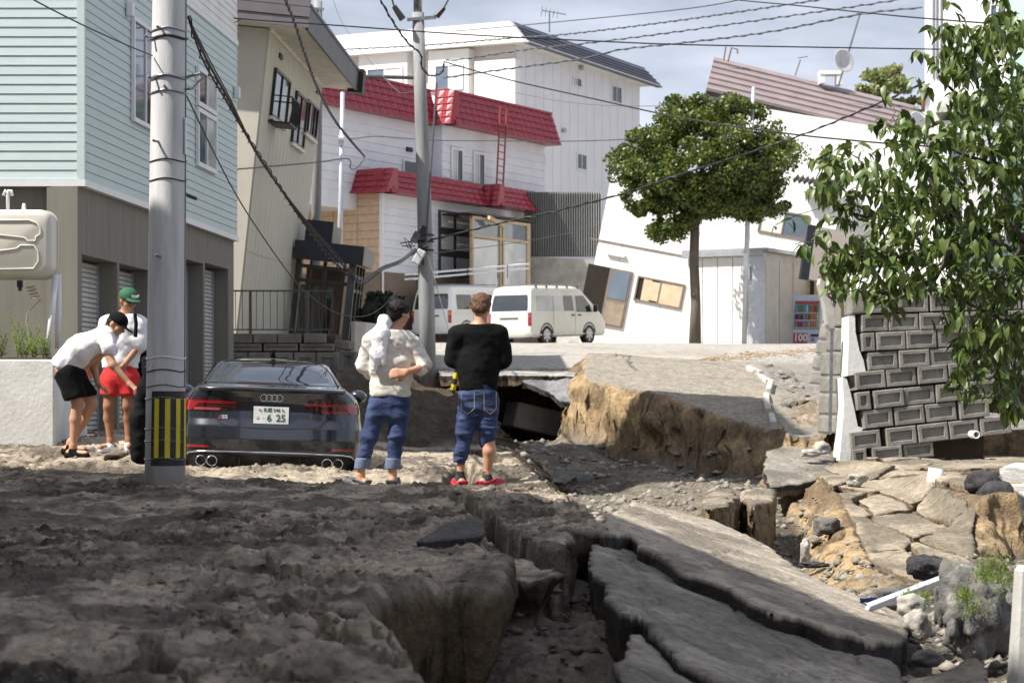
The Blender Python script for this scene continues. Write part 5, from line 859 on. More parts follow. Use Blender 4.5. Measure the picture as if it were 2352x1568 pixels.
p2_ = thing('utility_pole', 'plain grey utility pole behind the leaning beige house', 'pole', P(722, 780, 53)); mb = MB(); mb.tube([P(722, 790, 53), P(729, 300, 53), P(730, 3, 53)], [.125, .115, .105], 16); mb.build('shaft', M('pole_grey'), p2_, smooth=True); mb = MB(); mb.tube([P(716, 20, 52.9), P(744, 22, 52.9)], .04, 4); mb.build('cross_arm', M('steel'), p2_)
p4_ = thing('steel_pole', 'slim pale steel pole in front of the red-roofed house', 'pole', P(776, 740, 55)); mb = MB(); mb.tube([P(772, 760, 55), P(783, 470, 55), P(787, 212, 55)], [.075, .065, .055], 12); mb.build('shaft', M('pale_steel'), p4_, smooth=True); mb = MB(); mb.box(P(784, 322, 54.9), (.14, .12, .26)); mb.build('junction_box', M('alu_white'), p4_); mb = MB(); mb.tube([P(735, 322, 54.8), P(805, 318, 54.8)], .035, 4); mb.build('cross_arm', M('pale_steel'), p4_)
p5_ = thing('steel_pole', 'slim grey steel pole in front of the prefab shed', 'pole', P(1710, 790, 67)); mb = MB(); mb.tube([P(1709, 795, 67), P(1718, 480, 67), P(1731, 200, 67)], [.085, .075, .055], 12); mb.build('shaft', M('pale_steel'), p5_, smooth=True); mb = MB(); mb.box(P(1712, 600, 66.9), (.12, .05, .5)); mb.build('plate', M('alu_white'), p5_)
gy = thing('guy_guard', 'yellow and black guy-wire guard beside the middle pole', 'guy guard', P(1036, 925, 42)); n = 8
for k in range(n): t0, t1 = k / n, (k + 1) / n; mb = MB(); a, b = P(1054, 830, 40.5), P(1032, 935, 40.5); mb.tube([a.lerp(b, t0), a.lerp(b, t1)], .05, 8); mb.build('sleeve', M('guard_black' if k % 2 else 'yellow'), gy)
mb = MB(); mb.tube([P(1052, 838, 40.5), P(976, 560, 43)], .010, 5); mb.build('guy_wire', M('steel'), gy)
# ------------------------------------------------------------------ wires
def wire(label, pts, Y0, Y1, r=.012, mat='cable', twist=0, name='overhead_wire'):
    """screen points of the wire, laid in the vertical plane through its two ends"""
    a, b = P(*pts[0], Y0), P(*pts[-1], Y1); d = Vector((b.x - a.x, b.y - a.y)); q = []
    for i, (px, py) in enumerate(pts):
        k = (px - CX) / FPX; den = k * d.y - d.x; Y = (a.y * d.x - a.x * d.y) / -den if abs(den) > 1e-9 else Y0
        if i == 0: Y = Y0
        if i == len(pts) - 1: Y = Y1
        q.append(P(px, py, Y))
    path = []
    for i in range(len(q) - 1):                                    # Catmull-Rom
        p0, p1, p2, p3 = q[max(i - 1, 0)], q[i], q[i + 1], q[min(i + 2, len(q) - 1)]
        for s in range(10): t = s / 10; path.append(.5 * ((2 * p1) + (p2 - p0) * t + (2 * p0 - 5 * p1 + 4 * p2 - p3) * t * t + (3 * p1 - p0 - 3 * p2 + p3) * t ** 3))
    path.append(q[-1]); mb = MB(); mb.tube(path, r, 6)
    if twist:
        tot = 0; hel = []; step = .04
        for i in range(len(path) - 1):
            n_ = max(1, int((path[i + 1] - path[i]).length / step)); dr_ = (path[i + 1] - path[i]).normalized(); u = dr_.orthogonal().normalized(); v = dr_.cross(u)
            for s in range(n_): hel.append(path[i].lerp(path[i + 1], s / n_) + (u * math.cos(tot) + v * math.sin(tot)) * twist); tot += 2 * math.pi * step / .35
        if len(hel) > 3: mb.tube(hel, r * .7, 4)
    return tag(mb.build(name, M(mat)), label, 'wire')
nn = lambda pts: [nat(*p) for p in pts]
wire('thin wire running from the top left edge to the striped pole', nn([(60, -10), (120, 22), (200, 62), (290, 103), (357, 131)]), 15, 18.5, .006)
bun = [(432, 40), (470, 128), (522, 224), (572, 322), (622, 402), (700, 508), (770, 590), (815, 640)]
for dx, dy, r, lb in ((0, 0, .012, 'heavy black cable sagging from the striped pole down to the porch'), (-4, 10, .010, 'lower strand of the cable bundle sagging from the striped pole'), (4, -4, .007, 'top strand of the cable bundle sagging from the striped pole')):
    wire(lb, [(x + dx * (1 if i else 0), y + dy * math.sin(i * 1.3)) for i, (x, y) in enumerate(bun)], 18.7, 31.5, r, 'cable', .022 if dx < 0 else 0)
wire('slack grey cable bundle hanging from the porch corner to the middle pole', [(815, 640), (828, 652), (850, 638), (880, 616), (920, 600), (955, 572)], 31.5, 42.8, .012, 'cable_grey', .03)
wire('thin loose wire looping in front of the round shrub', nn([(437, 224), (500, 355), (551, 452), (602, 534), (679, 643), (725, 692), (793, 735), (857, 740), (900, 715), (931, 679)]), 18.7, 42, .007)
wire('straight black wire crossing the whole sky to the right building', nn([(505, 34), (566, 45), (760, 58), (1100, 82), (1400, 97), (1600, 105), (1900, 111), (2205, 116)]), 37.5, 38.5, .012)
wire('short slack loop of wire on the corner of the mint house', nn([(490, 10), (505, 34), (520, 58), (545, 55), (566, 45)]), 37.4, 37.6, .008)
wire('thick twisted cable crossing diagonally over the beige roof', nn([(664, -10), (690, 55), (715, 130), (745, 210), (790, 290), (855, 368)]), 30, 54, .016, 'cable_grey', .02)
wire('twisted cable dropping to the middle pole from the top edge', nn([(886, -10), (920, 50), (955, 100), (985, 127), (990, 160), (1010, 178), (1036, 170), (1041, 145)]), 38, 42.8, .015, 'cable', .02)
wire('long black wire descending from the middle pole to the right edge', nn([(1041, 145), (1110, 165), (1204, 190), (1383, 230), (1600, 277), (1821, 310), (1974, 327), (2178, 343), (2420, 348)]), 42.8, 30, .014, 'cable')
wire('grey wire ending at the top edge above the apartment roof', nn([(1060, 74), (1230, 59), (1600, 22), (1760, -6)]), 60, 44, .014, 'cable_grey')
wire('twisted grey wire crossing the apartment roof edge', nn([(788, 117), (1000, 106), (1204, 89), (1332, 80), (1600, 47), (1960, -6)]), 58, 42, .014, 'cable_grey', .02)
wire('pale twisted wire passing over the slate roof edge', nn([(1045, 142), (1094, 138), (1230, 117), (1398, 99), (1600, 73), (1974, 20), (2140, -6)]), 48, 40, .012, 'cable_grey', .02)
wire('doubled grey wire running to the upper right building', nn([(1040, 183), (1209, 159), (1357, 139), (1459, 116), (1600, 101), (1804, 75), (2015, 34), (2161, 18)]), 46, 39, .014, 'cable_grey', .02)
wire('black wire curving down from the top edge to the right corner', nn([(1700, -8), (1726, 0), (1872, 14), (2035, 31), (2161, 43), (2420, 63)]), 36, 24, .010)
wire('black wire from the middle pole rising behind the street tree', nn([(1008, 563), (1155, 527), (1283, 499), (1385, 474), (1474, 450), (1609, 404), (1750, 360), (1896, 310), (2076, 235), (2168, 192)]), 42.8, 38.6, .014, 'cable', .02)
wire('thin wire slanting in front of the corrugated fence', nn([(1018, 593), (1150, 577), (1260, 560), (1400, 534)]), 42.8, 50, .007, 'cable_grey')
wire('level grey wire across the upper wall of the red-roofed house', nn([(750, 328), (830, 325), (883, 320), (1000, 328), (1100, 330), (1344, 331), (1485, 326)]), 54.8, 60, .012, 'cable_grey')
wire('grey wire from the beige house to a hanging loop', nn([(553, 397), (650, 389), (750, 380), (810, 372), (822, 380), (820, 392), (830, 397), (845, 385), (855, 368)]), 40, 54, .013, 'cable_grey', .012)
wire('thin wire falling from the top edge past the red roof', nn([(778, -8), (800, 50), (844, 115), (921, 204), (950, 218), (985, 210)]), 46, 43, .007, 'cable_grey')
wire('thin wire curving over the upper window of the apartment', nn([(1209, 218), (1300, 235), (1383, 245), (1480, 249), (1560, 248)]), 70, 60, .010, 'cable_grey')
wire('black rod-like wire in front of the apartment balcony', nn([(828, 180), (900, 181), (985, 183)]), 60, 58, .05, 'cable')

# ------------------------------------------------------------------ vegetation
def leaf_card(n, L, W, fold=.25, curl=.35):
    """n leaves unit template: pointed, folded along the midrib, curling at the tip"""
    t = np.array([0, .3, .65, 1.0]); w_ = np.array([.02, .42, .36, 0]) * W; z = -curl * t * t * L
    mid = np.stack([t * L, 0 * t, z], -1); l_ = np.stack([t * L, w_, z + fold * w_], -1); r_ = np.stack([t * L, -w_, z + fold * w_], -1)
    return np.concatenate([mid, l_[1:3], r_[1:3]])
LQ = [(0, 1, 4), (1, 2, 5, 4), (2, 3, 5), (0, 6, 1), (1, 6, 7, 2), (2, 7, 3)]
def rotm(d, up, roll):
    d = d / np.linalg.norm(d); s = np.cross(up, d); s = s / (np.linalg.norm(s) + 1e-9); u = np.cross(d, s); c, q = math.cos(roll), math.sin(roll); return np.stack([d, c * s + q * u, c * u - q * s], 1)
ch = thing('cherry_tree', 'cherry tree branches with drooping green leaves reaching in from the right', 'tree', (4.85, 16.5, -1.6)); rc = random.Random(21)
TR = Vector((4.75, 16.6, 0)); mb = MB(); mb.tube([(4.85, 16.5, -1.9), (4.66, 16.4, -.6), (4.49, 16.25, .47), (4.46, 16.3, 1.4), (4.3, 16.2, 2.4)], [.15, .12, .085, .05, .02], 10); mb.build('trunk', M('bark_dark'), ch, smooth=True)
LIMBS = [[(2560, 760), (2640, 560), (2620, 330), (2560, 160)], [(2560, 760), (2720, 640), (2820, 470), (2860, 330)], [(2560, 760), (2420, 640), (2330, 520), (2285, 380), (2255, 250), (2235, 120), (2215, 40)], [(2420, 640), (2300, 560), (2180, 505), (2080, 470), (2000, 430), (1930, 390), (1885, 335)], [(2300, 560), (2190, 560), (2100, 590), (2010, 590), (1930, 585), (1882, 560)],
         [(2560, 760), (2420, 730), (2330, 740), (2270, 720), (2210, 690), (2170, 640)], [(2330, 740), (2330, 820), (2330, 900), (2318, 945)], [(2270, 720), (2250, 780), (2220, 840), (2190, 845)], [(2180, 505), (2140, 420), (2090, 340), (2050, 268)], [(2330, 520), (2380, 420), (2350, 260), (2300, 100), (2310, 0), (2290, -40)],
         [(2285, 380), (2200, 350), (2150, 320)], [(2255, 250), (2190, 210), (2160, 180), (2150, 130)], [(2080, 470), (1990, 500), (1930, 480), (1890, 430)], [(2350, 560), (2300, 640), (2240, 640)], [(2420, 640), (2380, 560), (2360, 480), (2340, 440)], [(2270, 720), (2300, 790), (2290, 860)], [(2190, 560), (2150, 640), (2080, 665), (2010, 670)]]
leaves = []; 
for li, lm in enumerate(LIMBS):
    Yb = [16.2 + .8 * math.sin(li * 2.3 + .15 * i) for i in range(len(lm))]; pts = [P(x, y, Yy) for (x, y), Yy in zip(lm, Yb)]
    mb = MB(); mb.tube(pts, [max(.005, .024 - .004 * i - (.008 if li > 5 else 0)) for i in range(len(pts))], 6); mb.build('branch', M('bark_dark'), ch, smooth=True)
    for i in range(len(pts) - 1):
        seg = (pts[i + 1] - pts[i]); nseg = max(1, int(seg.length / (.032 if i > 0 else .08)))
        for s in range(nseg):
            b = pts[i].lerp(pts[i + 1], (s + rc.random()) / nseg); off = Vector((rc.gauss(0, .13), rc.gauss(0, .2), rc.gauss(.01, .12))); tip = b + off
            if rc.random() < .14: m2 = MB(); m2.tube([b, b + off * .6 + Vector((0, 0, .02)), tip], .0035, 4); m2.build('twig', M('bark_dark'), ch)
            for k in range(rc.randint(4, 8)):
                a = rc.uniform(0, 2 * math.pi); dz = rc.uniform(-1.5, .2); leaves.append((np.array(tip + off * rc.uniform(-.5, .1)), np.array((math.cos(a), math.sin(a) * .9, dz)), rc.uniform(.085, .14), rc.uniform(.42, .54), rc.uniform(-.6, .6)))
DENSE = [((2165, 60, 2240, 170), 16), ((2235, 20, 2352, 230), 40), ((2150, 200, 2352, 480), 62), ((2000, 470, 2352, 680), 105), ((1890, 540, 2010, 660), 28), ((2190, 660, 2352, 900), 62), ((1885, 320, 2000, 450), 22), ((2030, 270, 2110, 470), 24), ((2300, 880, 2340, 950), 8), ((2110, 360, 2200, 480), 18)]
for (x0, y0, x1, y1), n_ in DENSE:
    for _ in range(n_):
        tip = P(rc.uniform(x0, x1), rc.uniform(y0, y1), rc.uniform(15.3, 17.4))
        if rc.random() < .3: m2 = MB(); m2.tube([tip + Vector((rc.uniform(.02, .12), .05, rc.uniform(-.06, .1))), tip], .0035, 4); m2.build('twig', M('bark_dark'), ch)
        for k in range(rc.randint(5, 9)):
            a = rc.uniform(0, 2 * math.pi); dz = rc.uniform(-1.9, .0); leaves.append((np.array(tip) + np.array((rc.gauss(0, .03), rc.gauss(0, .04), rc.gauss(0, .03))), np.array((math.cos(a), math.sin(a) * .9, dz)), rc.uniform(.09, .145), rc.uniform(.42, .54), rc.uniform(-.6, .6)))
rc.shuffle(leaves); LB_ = []
def leafverts(l): p, d, Ln, w_, ro = l; R = rotm(d, np.array((.0, .0, 1.)) + .01, ro); return leaf_card(1, Ln, Ln * w_) @ R.T + p
vis_l = sorted(leaves, key=lambda l: l[0][1] if abs(l[0][0]) / l[0][1] < .236 else 99)
for l in vis_l[:300]: mb = MB(); mb.add(leafverts(l), LQ); mb.build('leaf', M('leaf_cherry'), ch, smooth=True)
mb = MB()
for l in vis_l[300:]: mb.add(leafverts(l), LQ)
tag(mb.build('foliage', M('leaf_cherry'), ch, smooth=True), kind='stuff')
def crown(parent, c, rad, nclump, nleaf, ls, mat, seed, cr_=.28, name='crown', shape=None, flat=.5):
    r = np.random.default_rng(seed); V = []; Fq = []; c = np.array(c); k = 0
    for i in range(nclump):
        d = r.normal(size=3); d /= np.linalg.norm(d); rr = r.uniform(.25, 1) ** .45; p = c + d * np.array(rad) * rr
        if shape: p = shape(p)
        cs = np.array(rad).mean() * cr_ * r.uniform(.6, 1.25)
        q = r.normal(size=(nleaf, 3)); q /= np.linalg.norm(q, axis=1)[:, None]; q *= (r.uniform(0, 1, (nleaf, 1)) ** .4) * cs; pos = p + q * np.array((1, 1, .75))
        a = r.normal(size=(nleaf, 3)); a[:, 2] -= flat * .5; a /= np.linalg.norm(a, axis=1)[:, None]; b = np.cross(a, r.normal(size=(nleaf, 3))); b /= np.linalg.norm(b, axis=1)[:, None]; s = ls * r.uniform(.6, 1.3, (nleaf, 1))
        v = np.stack([pos - a * s * .5, pos + b * s * .34, pos + a * s * .5, pos - b * s * .34], 1); V.append(v.reshape(-1, 3)); Fq.append(np.arange(nleaf * 4).reshape(-1, 4) + k); k += nleaf * 4
    inv = np.array(rootmat(parent).inverted()); V = np.concatenate(V) @ inv[:3, :3].T + inv[:3, 3]
    return link(name, mesh_np(name, V, np.concatenate(Fq), False), M(mat), parent)
st = thing('street_tree', 'clipped round street tree on the road before the tilted house', 'tree', P(1597, 790, 67)); mb = MB(); mb.tube([P(1596, 800, 67), P(1598, 700, 67), P(1594, 600, 67), P(1596, 520, 67), P(1612, 400, 67), P(1625, 260, 67)], [.20, .155, .15, .145, .09, .03], 12); mb.build('trunk', M('bark'), st, smooth=True)
for i, q in enumerate([(1480, 420), (1540, 330), (1700, 400), (1760, 330), (1680, 260), (1560, 470), (1790, 440), (1480, 350)]): mb = MB(); mb.tube([P(1597 + i % 3 * 4, 520 - 12 * (i % 4), 67), P(.5 * q[0] + 800, .5 * q[1] + 245, 66.8 + .2 * (i % 3)), P(*q, 66 + i * .3)], [.07, .045, .015], 6); mb.build('limb', M('bark'), st, smooth=True)
cc_ = P(1625, 365, 67)
def tshape(p):
    t = (p[2] - cc_.z) / 2.3; x = p[0] - cc_.x; f = 1.0 + (.12 if t < 0 else -.10 * t) ; p = p.copy(); p[0] = cc_.x + x * f + .1 * t; p[2] += .10 * abs(x); return p
crown(st, cc_, (2.5, 2.3, 1.95), 260, 240, .12, 'leaf_street', 4, .2, shape=tshape)
o = crown(st, P(1690, 470, 66.6), (1.6, 1.2, .45), 46, 200, .12, 'leaf_street', 6, .3, name='lower_crown'); crown(st, P(1545, 520, 66.8), (.9, .8, .35), 18, 150, .12, 'leaf_street', 8, .4, name='lower_crown')
crown(st, P(1492, 455, 66.8), (.75, .8, .5), 22, 170, .12, 'leaf_street', 9, .35, name='lower_crown')
ft = thing('tree', 'pale distant tree beyond the mauve roof', 'tree', P(2040, 320, 130)); mb = MB(); mb.tube([P(2040, 360, 130), P(2036, 260, 130), P(2030, 190, 130)], [.4, .25, .08], 8); mb.build('trunk', M('bark'), ft, smooth=True)
crown(ft, P(2030, 198, 130), (1.75, 1.6, 1.15), 30, 90, .28, 'leaf_far', 11, .3); crown(ft, P(2095, 245, 130), (1.2, 1.2, .8), 16, 80, .28, 'leaf_far', 12, .3)
sb = thing('round_shrub', 'dark clipped round shrub behind the man in white', 'shrub', P(880, 760, 48)); mb = MB(); mb.tube([P(880, 790, 48), P(880, 720, 48)], .12, 6); mb.build('stem', M('bark_dark'), sb); crown(sb, P(880, 722, 48), (.56, .56, .52), 120, 90, .07, 'leaf_shrub', 14, .2); mb = MB(); mb.ell(P(880, 724, 48), (.5, .5, .46), 20, 12); mb.build('inner_mass', M('leaf_shrub'), sb, smooth=True)
# weeds on the planter
rw_ = random.Random(31); WX = [(-6.0, .12), (-5.92, .3), (-5.8, .22), (-5.72, .34), (-5.62, .25), (-5.52, .3), (-5.45, .2), (-5.36, .22), (-5.3, .16), (-5.88, .2), (-5.56, .18), (-6.1, .25)]
for i, (x, h) in enumerate(WX):
    wd = thing('weed', 'leafy yellow-green weed growing in the concrete planter', 'plant', (x, 24.8 + rw_.uniform(-.1, .4), .41), 'weeds in the planter'); base = Vector(wd.location); mb = MB(); vl = MB()
    for s in range(4):
        tip = base + Vector((rw_.uniform(-.1, .1), rw_.uniform(-.1, .1), h * 1.5 * rw_.uniform(.6, 1.1))); mb.tube([base, base.lerp(tip, .5) + Vector((rw_.uniform(-.03, .03), 0, 0)), tip], .004, 4)
        for k in range(16): t = .15 + .85 * k / 15; a = k * 2.4; p = base.lerp(tip, t); vl.add(leaf_card(1, .075 * (1.25 - t * .7), .032) @ rotm(np.array((math.cos(a), math.sin(a), .5)), np.array((0, .01, 1.)), 0).T + np.array(p), LQ)
    mb.build('stems', M('leaf_weed'), wd); vl.build('leaves', M('leaf_weed'), wd)
# ------------------------------------------------------------------ the sunken car
pm('car_paint', (.035, .040, .052), .22, (.032, .037, .048), scale=2, metal=.65, spec=.6, coat=1.0); pm('car_black', (.008, .008, .009), .25, spec=.5); pm('chrome', (.75, .76, .78), .12, metal=1.0); pm('plate_white', (.80, .81, .80), .4); pm('plate_green', (.02, .12, .06), .5)
pm('lamp_red', (.30, .008, .012), .1, (.22, .006, .01), scale=4, spec=.8, coat=1); pm('lamp_dark', (.05, .006, .008), .1, spec=.8, coat=1); pm('lamp_clear', (.35, .06, .06), .12, spec=.8); glass('car_glass', (.012, .014, .018), .02); pm('mud_splash', (.30, .24, .17), .9, bump=.5)
pm('amber', (.75, .25, .02), .2)
class Car:
    """body as stacked plan outlines: at height z a rounded outline of half width w, rear at yr, front at yf"""
    def __init__(s, zs, yr, w_, yf, n, D, Df): s.zs, s.yr, s.w, s.yf, s.n, s.D, s.Df = zs, yr, w_, yf, n, D, Df
    def g(s, arr, z): return float(np.interp(z, s.zs, arr))
    def rear(s, x, z, off=0.0):
        def f(x, z): w_ = s.g(s.w, z); n = s.g(s.n, z); u = min(abs(x) / w_, .9999); return s.g(s.yr, z) + s.g(s.D, z) * (1 - (1 - u ** n) ** (1 / n))
        y = f(x, z)
        if off:
            e = .004; dx = (f(x + e, z) - f(x - e, z)) / (2 * e); dz = (f(x, z + e) - f(x, z - e)) / (2 * e); k = Vector((dx, -1, dz)).normalized() * off; return Vector((x, y, z)) + k
        return Vector((x, y, z))
    def ring(s, z, nr=41, ns=14, nf=21):
        w_, yr, yf, n, D, Df = (s.g(a, z) for a in (s.w, s.yr, s.yf, s.n, s.D, s.Df)); o = []
        for k in range(nr): t = math.pi * k / (nr - 1); c, q = -math.cos(t), math.sin(t); o.append(Vector((w_ * math.copysign(abs(c) ** (2 / n), c), yr + D * (1 - q ** (2 / n)), z)))
        for k in range(1, ns): o.append(Vector((w_, yr + D + (yf - Df - yr - D) * k / ns, z)))
        for k in range(nf): t = math.pi * k / (nf - 1); c, q = math.cos(t), math.sin(t); o.append(Vector((w_ * math.copysign(abs(c) ** (2 / n), c), yf - Df * (1 - q ** (2 / n)), z)))
        for k in range(1, ns): o.append(Vector((-w_, yf - Df - (yf - Df - yr - D) * k / ns, z)))
        return o
    def body(s, levels):
        R = [s.ring(z) for z in levels]; c = sum(R[-1], Vector()) / len(R[-1])
        for k, dz in ((.7, .012), (.35, .02), (.02, .023)): R.append([c + (p - c) * k + Vector((0, 0, dz)) for p in R[len(levels) - 1]])
        mb = MB(); mb.loft(R); return mb
    def side(s, y, z, off, sgn=1): w_ = s.g(s.w, z); e = .01; dw = (s.g(s.w, z + e) - s.g(s.w, z - e)) / (2 * e); k = Vector((1, 0, -dw)).normalized() * off; return Vector((sgn * (w_ + k.x), y, z + k.z))
    def patch(s, poly, off, nx=16, nz=8):
        """poly: list of (z, x0, x1) rows from bottom to top"""
        A = []
        for i in range(nz + 1):
            z = poly[0][0] + (poly[-1][0] - poly[0][0]) * i / nz; x0 = np.interp(z, [p[0] for p in poly], [p[1] for p in poly]); x1 = np.interp(z, [p[0] for p in poly], [p[2] for p in poly]); A.append([s.rear(x0 + (x1 - x0) * j / nx, z, off) for j in range(nx + 1)])
        B = [[p + Vector((0, .012, 0)) for p in r] for r in A]; mb = MB(); mb.grid(A); mb.grid(B)
        edge = lambda G_: G_[0] + [r[-1] for r in G_[1:]] + G_[-1][::-1][1:] + [r[0] for r in G_[::-1][1:-1]]; a, b = edge(A), edge(B); mb.loft([a, b], cap=False); return mb
def wheel(parent, c, R, r=.33, w_=.24, rim='chrome'):
    o = MB(); o.lathe([(r * .66, -w_ / 2), (r * .95, -w_ / 2), (r, -w_ * .35), (r, w_ * .35), (r * .95, w_ / 2), (r * .66, w_ / 2)], c, R, 28, cap=False); o.lathe([(.02, -w_ * .3), (r * .66, -w_ * .3)], c, R, 28, cap=False); t = o.build('wheel', M('rubber'), parent, smooth=False, world=False)
    m = MB(); m.lathe([(.03, w_ * .42), (r * .16, w_ * .44), (r * .2, w_ * .38)], c, R, 20); m.lathe([(r * .66, w_ * .45), (r * .62, w_ * .46), (r * .6, w_ * .3)], c, R, 28, cap=False)
    for k in range(6):
        a = 2 * math.pi * k / 6; d = Vector((math.cos(a), math.sin(a), 0)); q = Vector((-d.y, d.x, 0)); z = Vector((0, 0, w_ * .36)); pts = [d * r * .15 + q * .035, d * r * .62 + q * .05, d * r * .62 - q * .05, d * r * .15 - q * .035]; m.prism([Vector(c) + R @ (p + z) for p in pts], R @ Vector((0, 0, .02)))
    m.build('rim', M(rim), t, world=False)
zs = [.16, .22, .30, .36, .42, .52, .64, .72, .80, .88, .95, 1.00, 1.035, 1.05, 1.07, 1.11, 1.18, 1.25, 1.31, 1.36, 1.395, 1.41]
A5 = Car(zs, [.12, .05, .02, .0, .0, -.02, -.005, .035, .05, .045, .03, .015, -.005, .05, .20, .40, .68, .98, 1.25, 1.55, 1.85, 2.1], [.80, .88, .91, .92, .93, .935, .935, .925, .915, .90, .87, .83, .775, .755, .735, .71, .675, .645, .615, .58, .53, .44],
         [4.5, 4.6, 4.68, 4.7, 4.7, 4.7, 4.62, 4.5, 4.25, 3.9, 3.6, 3.45, 3.35, 3.3, 3.25, 3.15, 3.0, 2.85, 2.72, 2.6, 2.5, 2.4], [3.6, 3.4, 3.2, 3.2, 3.2, 3.2, 3.2, 3.2, 3.2, 3.2, 3.2, 3.2, 3.2, 3.2, 3.2, 3.2, 3.2, 3.2, 3.2, 3.2, 3.0, 2.6],
         [.5, .55, .58, .6, .6, .6, .58, .55, .52, .5, .48, .46, .44, .44, .46, .5, .5, .5, .5, .5, .4, .3], [.9] * 22)
car = thing('car', 'dark grey coupe sunk into mud behind the striped pole', 'car', (-2.445, 21.85, -.975), rot=(math.radians(-.8), math.radians(2.0), math.radians(6.2)))
lv = sorted(set([z for z in zs if .30 < z < 1.35] + list(np.linspace(.3, 1.0, 30)) + list(np.linspace(1.03, 1.345, 26)))); A5.body(lv).build('body', M('car_paint'), car, smooth=True, world=False)
m = MB(); A = []
for y in np.linspace(1.36, 2.9, 22):
    zc = np.interp(y, [1.36, 1.6, 1.9, 2.2, 2.5, 2.9], [1.338, 1.372, 1.396, 1.406, 1.402, 1.335]); hw = np.interp(y, [1.36, 1.5, 1.7, 2.4, 2.9], [.50, .55, .575, .57, .5]); A.append([Vector((hw * u, y, zc - .05 * abs(u) ** 2.6)) for u in np.linspace(-1, 1, 21)])
m.grid(A); m.build('roof_panel', M('car_paint'), car, smooth=True, world=False)
def cp(name, poly, off, mat, par=None, nx=18, nz=8, sm=True): return A5.patch(poly, off, nx, nz).build(name, M(mat), par or car, smooth=sm, world=False)
cp('rear_window', [(1.085, -.675, .675), (1.12, -.665, .665), (1.2, -.615, .615), (1.28, -.565, .565), (1.335, -.50, .50)], .004, 'car_glass', nx=30, nz=16)
bd = MB(); bl = [A5.rear(x, z, .005) for x, z in [(-.675, 1.085), (-.62, 1.2), (-.565, 1.28), (-.5, 1.335), (-.25, 1.345), (0, 1.348), (.25, 1.345), (.5, 1.335), (.565, 1.28), (.62, 1.2), (.675, 1.085)]]; bd.tube(bl, .009, 5); bd.build('window_seal', M('car_black'), car, world=False)
def lamp(sg):
    f = lambda rows: [(z, min(sg * a, sg * b), max(sg * a, sg * b)) for z, a, b in rows]
    o = cp('tail_light', f([(.795, .50, .90), (.83, .36, .895), (.87, .29, .885), (.905, .33, .875), (.92, .42, .865)]), .006, 'lamp_dark', nx=20); cp('light_bar', f([(.872, .34, .86), (.90, .36, .855)]), .012, 'lamp_red', o, 20, 3)
    cp('light_bar', f([(.80, .80, .885), (.87, .72, .875), (.90, .70, .865)]), .012, 'lamp_red', o, 8, 6); cp('reverse_light', f([(.805, .52, .78), (.83, .50, .76)]), .012, 'lamp_clear' if sg < 0 else 'lamp_red', o, 10, 2); cp('indicator', f([(.84, .42, .70), (.855, .42, .70)]), .012, 'lamp_dark', o, 10, 2)
lamp(1); lamp(-1)
def seam(pts, r=.004, mat='car_black', off=.001): m = MB(); m.tube([A5.rear(x, z, off) for x, z in pts], r, 5); return m.build('seam', M(mat), car, world=False)
seam([(-.69, 1.03), (-.655, .98), (-.62, .92), (-.60, .82), (-.565, .74), (-.50, .67), (-.44, .645), (-.2, .635), (0, .632), (.2, .635), (.44, .645), (.5, .67), (.565, .74), (.60, .82), (.62, .92), (.655, .98), (.69, 1.03)])
m = MB(); A = [[A5.rear(x, 1.030, .0) + Vector((0, .02, .004 - .02 * abs(x / .72) ** 2)) for x in np.linspace(-.72, .72, 25)], [A5.rear(x, 1.030, .035) + Vector((0, 0, .028 - .035 * abs(x / .72) ** 3)) for x in np.linspace(-.72, .72, 25)], [A5.rear(x, 1.020, .03) + Vector((0, 0, .01 - .03 * abs(x / .72) ** 3)) for x in np.linspace(-.72, .72, 25)], [A5.rear(x, 1.0, .002) for x in np.linspace(-.72, .72, 25)]]; m.grid(A); m.build('spoiler_lip', M('car_paint'), car, smooth=True, world=False)
cp('diffuser', [(.235, -.80, .80), (.30, -.82, .82), (.365, -.80, .80)], .012, 'car_black', nx=30)
m = MB(); m.tube([A5.rear(x, z, .02) for x, z in [(-.875, .24), (-.85, .33), (-.80, .375), (-.7, .388), (-.4, .392), (0, .394), (.4, .392), (.7, .388), (.80, .375), (.85, .33), (.875, .24)]], .011, 6); m.build('bumper_trim', M('chrome'), car, smooth=True, world=False)
for k in (-.3, -.1, .1, .3): m = MB(); q = A5.rear(k, .3, .02); m.box(q, (.012, .05, .09)); m.build('diffuser_fin', M('car_black'), car, world=False)
Rx = Matrix.Rotation(math.radians(90), 3, 'X')
for sg in (-1, 1):
    for x in (.575, .685):
        q = A5.rear(sg * x, .295, .0); m = MB(); m.lathe([(.056, -.15), (.056, .035), (.047, .04), (.044, .03), (.042, -.12), (.001, -.12)], q + Vector((0, .0, 0)), Rx, 24, cap=False); m.build('exhaust_tip', M('chrome'), car, smooth=True, world=False)
    cp('reflector', [(.428, min(sg * .60, sg * .83), max(sg * .60, sg * .83)), (.452, min(sg * .62, sg * .85), max(sg * .62, sg * .85))], .008, 'lamp_red', nx=10, nz=2)
for i in range(4): c = A5.rear(0, .945, .012) + Vector(((i - 1.5) * .053, 0, 0)); m = MB(); m.tube([c + Vector((.034 * math.cos(a), 0, .034 * math.sin(a))) for a in [2 * math.pi * k / 28 for k in range(29)]], .0058, 6, cap=False); m.build('badge_ring', M('chrome'), car, smooth=True, world=False)
pq = A5.rear(0, .765, .02); m = MB(); m.box(pq + Vector((0, .006, 0)), (.372, .02, .19)); pl_ = m.build('plate_frame', M('car_black'), car, world=False, bevel=.006); m = MB(); m.box(pq + Vector((0, -.008, 0)), (.352, .008, .172)); pp_ = m.build('number_plate', M('plate_white'), car, world=False)
